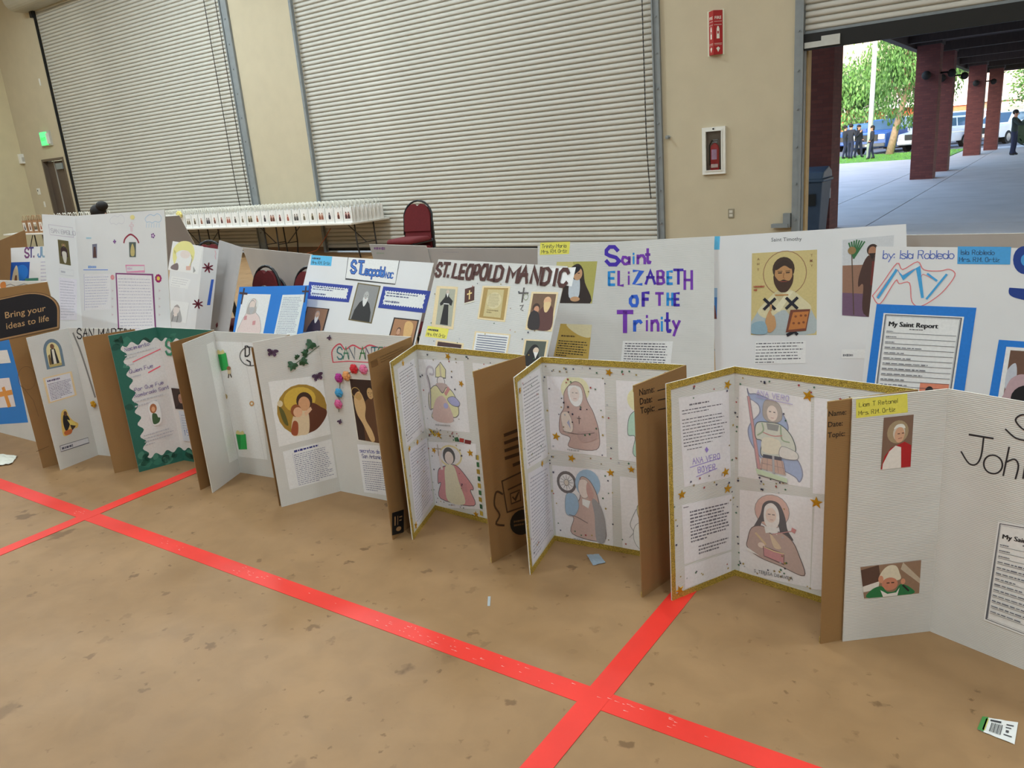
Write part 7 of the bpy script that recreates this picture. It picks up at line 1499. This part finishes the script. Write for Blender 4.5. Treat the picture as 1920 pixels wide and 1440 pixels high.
# ---------------------------------------------------------------- SD, JUAN, backs
P = SD
A = Art(P, [(324, 452), (381, 462), (371, 514), (315, 506)]).rect((240, 238, 236)); A.line([(.2, .62), (.12, .35), (.3, .12), (.6, .1), (.75, .35), (.7, .6)], .09, (236, 224, 60), True); A.poly([(.3, .4), (.5, .25), (.7, .4), (.7, .7), (.5, .85), (.3, .7)], (246, 242, 240), True); A.ell(.5, .38, .16, .14, (236, 214, 206)); A.poly([(.1, .85), (.3, .72), (.35, .95), (.12, .95)], (96, 70, 80), True); A.poly([(.6, .78), (.75, .74), (.76, .9), (.62, .92)], (216, 140, 110)); A.poly([(.82, .74), (.92, .9), (.86, .98)], (90, 90, 90)); A.line([(.74, .5), (.74, .75)], .02, (120, 100, 90)); A.done('saint_drawing', 'drawing of a white-bearded saint with a yellow halo')
note(P, [(322, 518), (358, 524), (352, 542), (318, 536)], 4, (206, 206, 210), (238, 238, 240))
A = Art(P, [(315, 562), (355, 568), (349, 606), (306, 601)]).rect((240, 240, 240)); A.poly([(.3, .5), (.5, .18), (.7, .5), (.8, .98), (.3, .98)], (120, 118, 122), True); A.ell(.5, .42, .14, .2, (222, 206, 200)); A.poly([(.36, .3), (.5, .16), (.65, .32), (.5, .28)], (110, 84, 84), True); A.poly([(.4, .62), (.55, .55), (.58, .7), (.45, .75)], (230, 210, 200)); A.line([(.42, .7), (.4, .98)], .03, (70, 70, 74)); A.line([(.62, .7), (.62, .98)], .03, (70, 70, 74)); A.done('bust_drawing', 'drawing of a grey bust figure')
P = SDC
def redflower(P, x, y, s):
    u, v = P.uv(x, y); A = Art(P, uv=(u-s, v-s, u+s, v+s))
    for k in range(7): t = 2*pi*k/7+.3; A.poly([(.5+.05*cos(t+1.5), .5+.05*sin(t+1.5)), (.5+.34*cos(t+.18), .5+.34*sin(t+.18)), (.5+.46*cos(t), .5+.46*sin(t)), (.5+.34*cos(t-.18), .5+.34*sin(t-.18)), (.5-.05*cos(t+1.5), .5-.05*sin(t+1.5))], (110, 32, 52), True); A.lay -= 1
    A.done('red_flower', 'dark red paper flower')
redflower(P, 390, 502, .052); redflower(P, 371, 570, .05)
A = Art(P, [(396, 524), (401, 524), (394, 572), (388, 572)]).rect((56, 100, 196)); A.done('blue_stripe')
A = Art(P, [(402, 470), (408, 470), (406, 486), (401, 486)]); A.line([(.2, 0), (.6, .4), (.3, .6), (.7, 1)], .2, (230, 180, 190)); A.done('pink_mark')
P = JUAN
A = Art(P, [(45, 464), (110, 461), (110, 484), (45, 487)]); A.hand('ST. JUAN DIEGO', .03, .82, .2, INK, .2, dx=.95, cols=[(120, 70, 120), (90, 80, 140), (120, 90, 120), (120, 150, 190), (140, 170, 190), (150, 170, 150), (190, 180, 130), (120, 150, 140)]); A.done('coloured_title', 'multi-coloured capital lettering')
A = Art(P, [(21, 492), (56, 491), (53, 540), (18, 541)]).rect((24, 86, 176)); A.ell(.6, .4, .35, .3, (36, 120, 210)); A.poly([(.1, 1), (.14, .4), (.3, .12), (.42, .4), (.5, 1)], (206, 196, 170), True); A.poly([(.2, 1), (.26, .5), (.36, .5), (.42, 1)], (120, 84, 60)); A.poly([(.7, .8), (.85, .7), (.98, .85), (.9, 1), (.7, 1)], (150, 120, 80), True); A.done('blue_picture', 'bright blue picture of a glowing figure')
A = Art(P, [(74, 486), (100, 485), (100, 530), (74, 531)]); A.para(.1, .05, .9, .95, 6, (190, 186, 206), th=.3); A.done('faint_lines')
A = Art(P, [(47, 522), (72, 521), (72, 526), (47, 527)]).rect((70, 130, 110)); A.done('green_strip')
P = K2; A = Art(P, [(700, 459), (760, 460), (760, 482), (700, 481)]); A.para(.02, .1, .75, .5, 1, (150, 110, 160), th=.6); A.para(.1, .55, .6, .85, 1, (176, 190, 170), th=.5); A.done('faint_handwriting')
P = K3; A = Art(P, [(830, 468), (880, 468), (880, 482), (830, 482)]); A.para(.02, .2, .9, .5, 1, (190, 186, 190), th=.4); A.done('faint_handwriting')
# ---------------------------------------------------------------- litter on the floor
def scrap(name, quad, cols, label, cat, art=None, z=.002, crumple=.0):
    pts = [flo(*p) for p in quad]; c = sum(pts, Vector())/4; o = empty(name, (c.x, c.y, 0), label=label, cat=cat); n = 6; m = MB(); rr = random.Random(len(name)); vs = []
    for j in range(n+1):
        for i in range(n+1):
            x, y = i/n, j/n; p = pts[0]*(1-x)*(1-y)+pts[1]*x*(1-y)+pts[2]*x*y+pts[3]*(1-x)*y-c
            vs.append((p.x, p.y, z+rr.uniform(0, crumple)))
    m.add(vs, [(j*(n+1)+i, j*(n+1)+i+1, (j+1)*(n+1)+i+1, (j+1)*(n+1)+i) for j in range(n) for i in range(n)]); m.build('sheet', cols, o)
    if art:
        m = MB()
        for x0, y0, x1, y1, cc in art:
            m.col = L3(cc); m.add([tuple((pts[0]*(1-x)*(1-y)+pts[1]*x*(1-y)+pts[2]*x*y+pts[3]*(1-x)*y-c)[:2])+(z+crumple+.0008,) for x, y in ((x0, y0), (x1, y0), (x1, y1), (x0, y1))], [(0, 1, 2, 3)])
        m.build('print', print_mat(), o)
    return o
scrap('paper_scrap', [(-6, 853), (33, 856), (22, 871), (-10, 876)], pm('scrap_paper', (226, 226, 214), .8, .05, 20), 'crumpled white paper scrap on the floor at the left edge', 'paper', crumple=.012)
scrap('tape_scrap', [(1100, 1041), (1123, 1040), (1136, 1056), (1112, 1061)], pm('grey_blue_paper', (150, 164, 176), .7, .05, 20), 'small grey-blue paper scrap on the floor behind the gold-edged board', 'paper', crumple=.003)
scrap('foil_sliver', [(915, 1119), (920, 1119), (919, 1137), (914, 1137)], pm('sliver', (170, 176, 178), .5, .05, 20), 'thin pale sliver of paper on the floor', 'paper')
bars = [(.30+.032*k, .30, .30+.032*k+(.012 if k % 3 else .02), .85, (40, 40, 44)) for k in range(10)]
scrap('price_tag', [(1842, 1345), (1909, 1356), (1902, 1397), (1832, 1369)], pm('tag_white', (232, 232, 228), .6, .04, 20), 'white price tag with a green end and barcode on the floor', 'tag', art=[(0, 0, .17, 1, (70, 140, 66)), (.12, .1, .2, .9, (206, 206, 110)), (.25, .12, .55, .22, (60, 60, 64)), (.7, .2, .9, .26, (70, 70, 74)), (.7, .35, .85, .4, (70, 70, 74)), (.72, .5, .8, .62, (70, 70, 74)), (.68, .72, .9, .77, (70, 70, 74))]+bars, crumple=.0015)
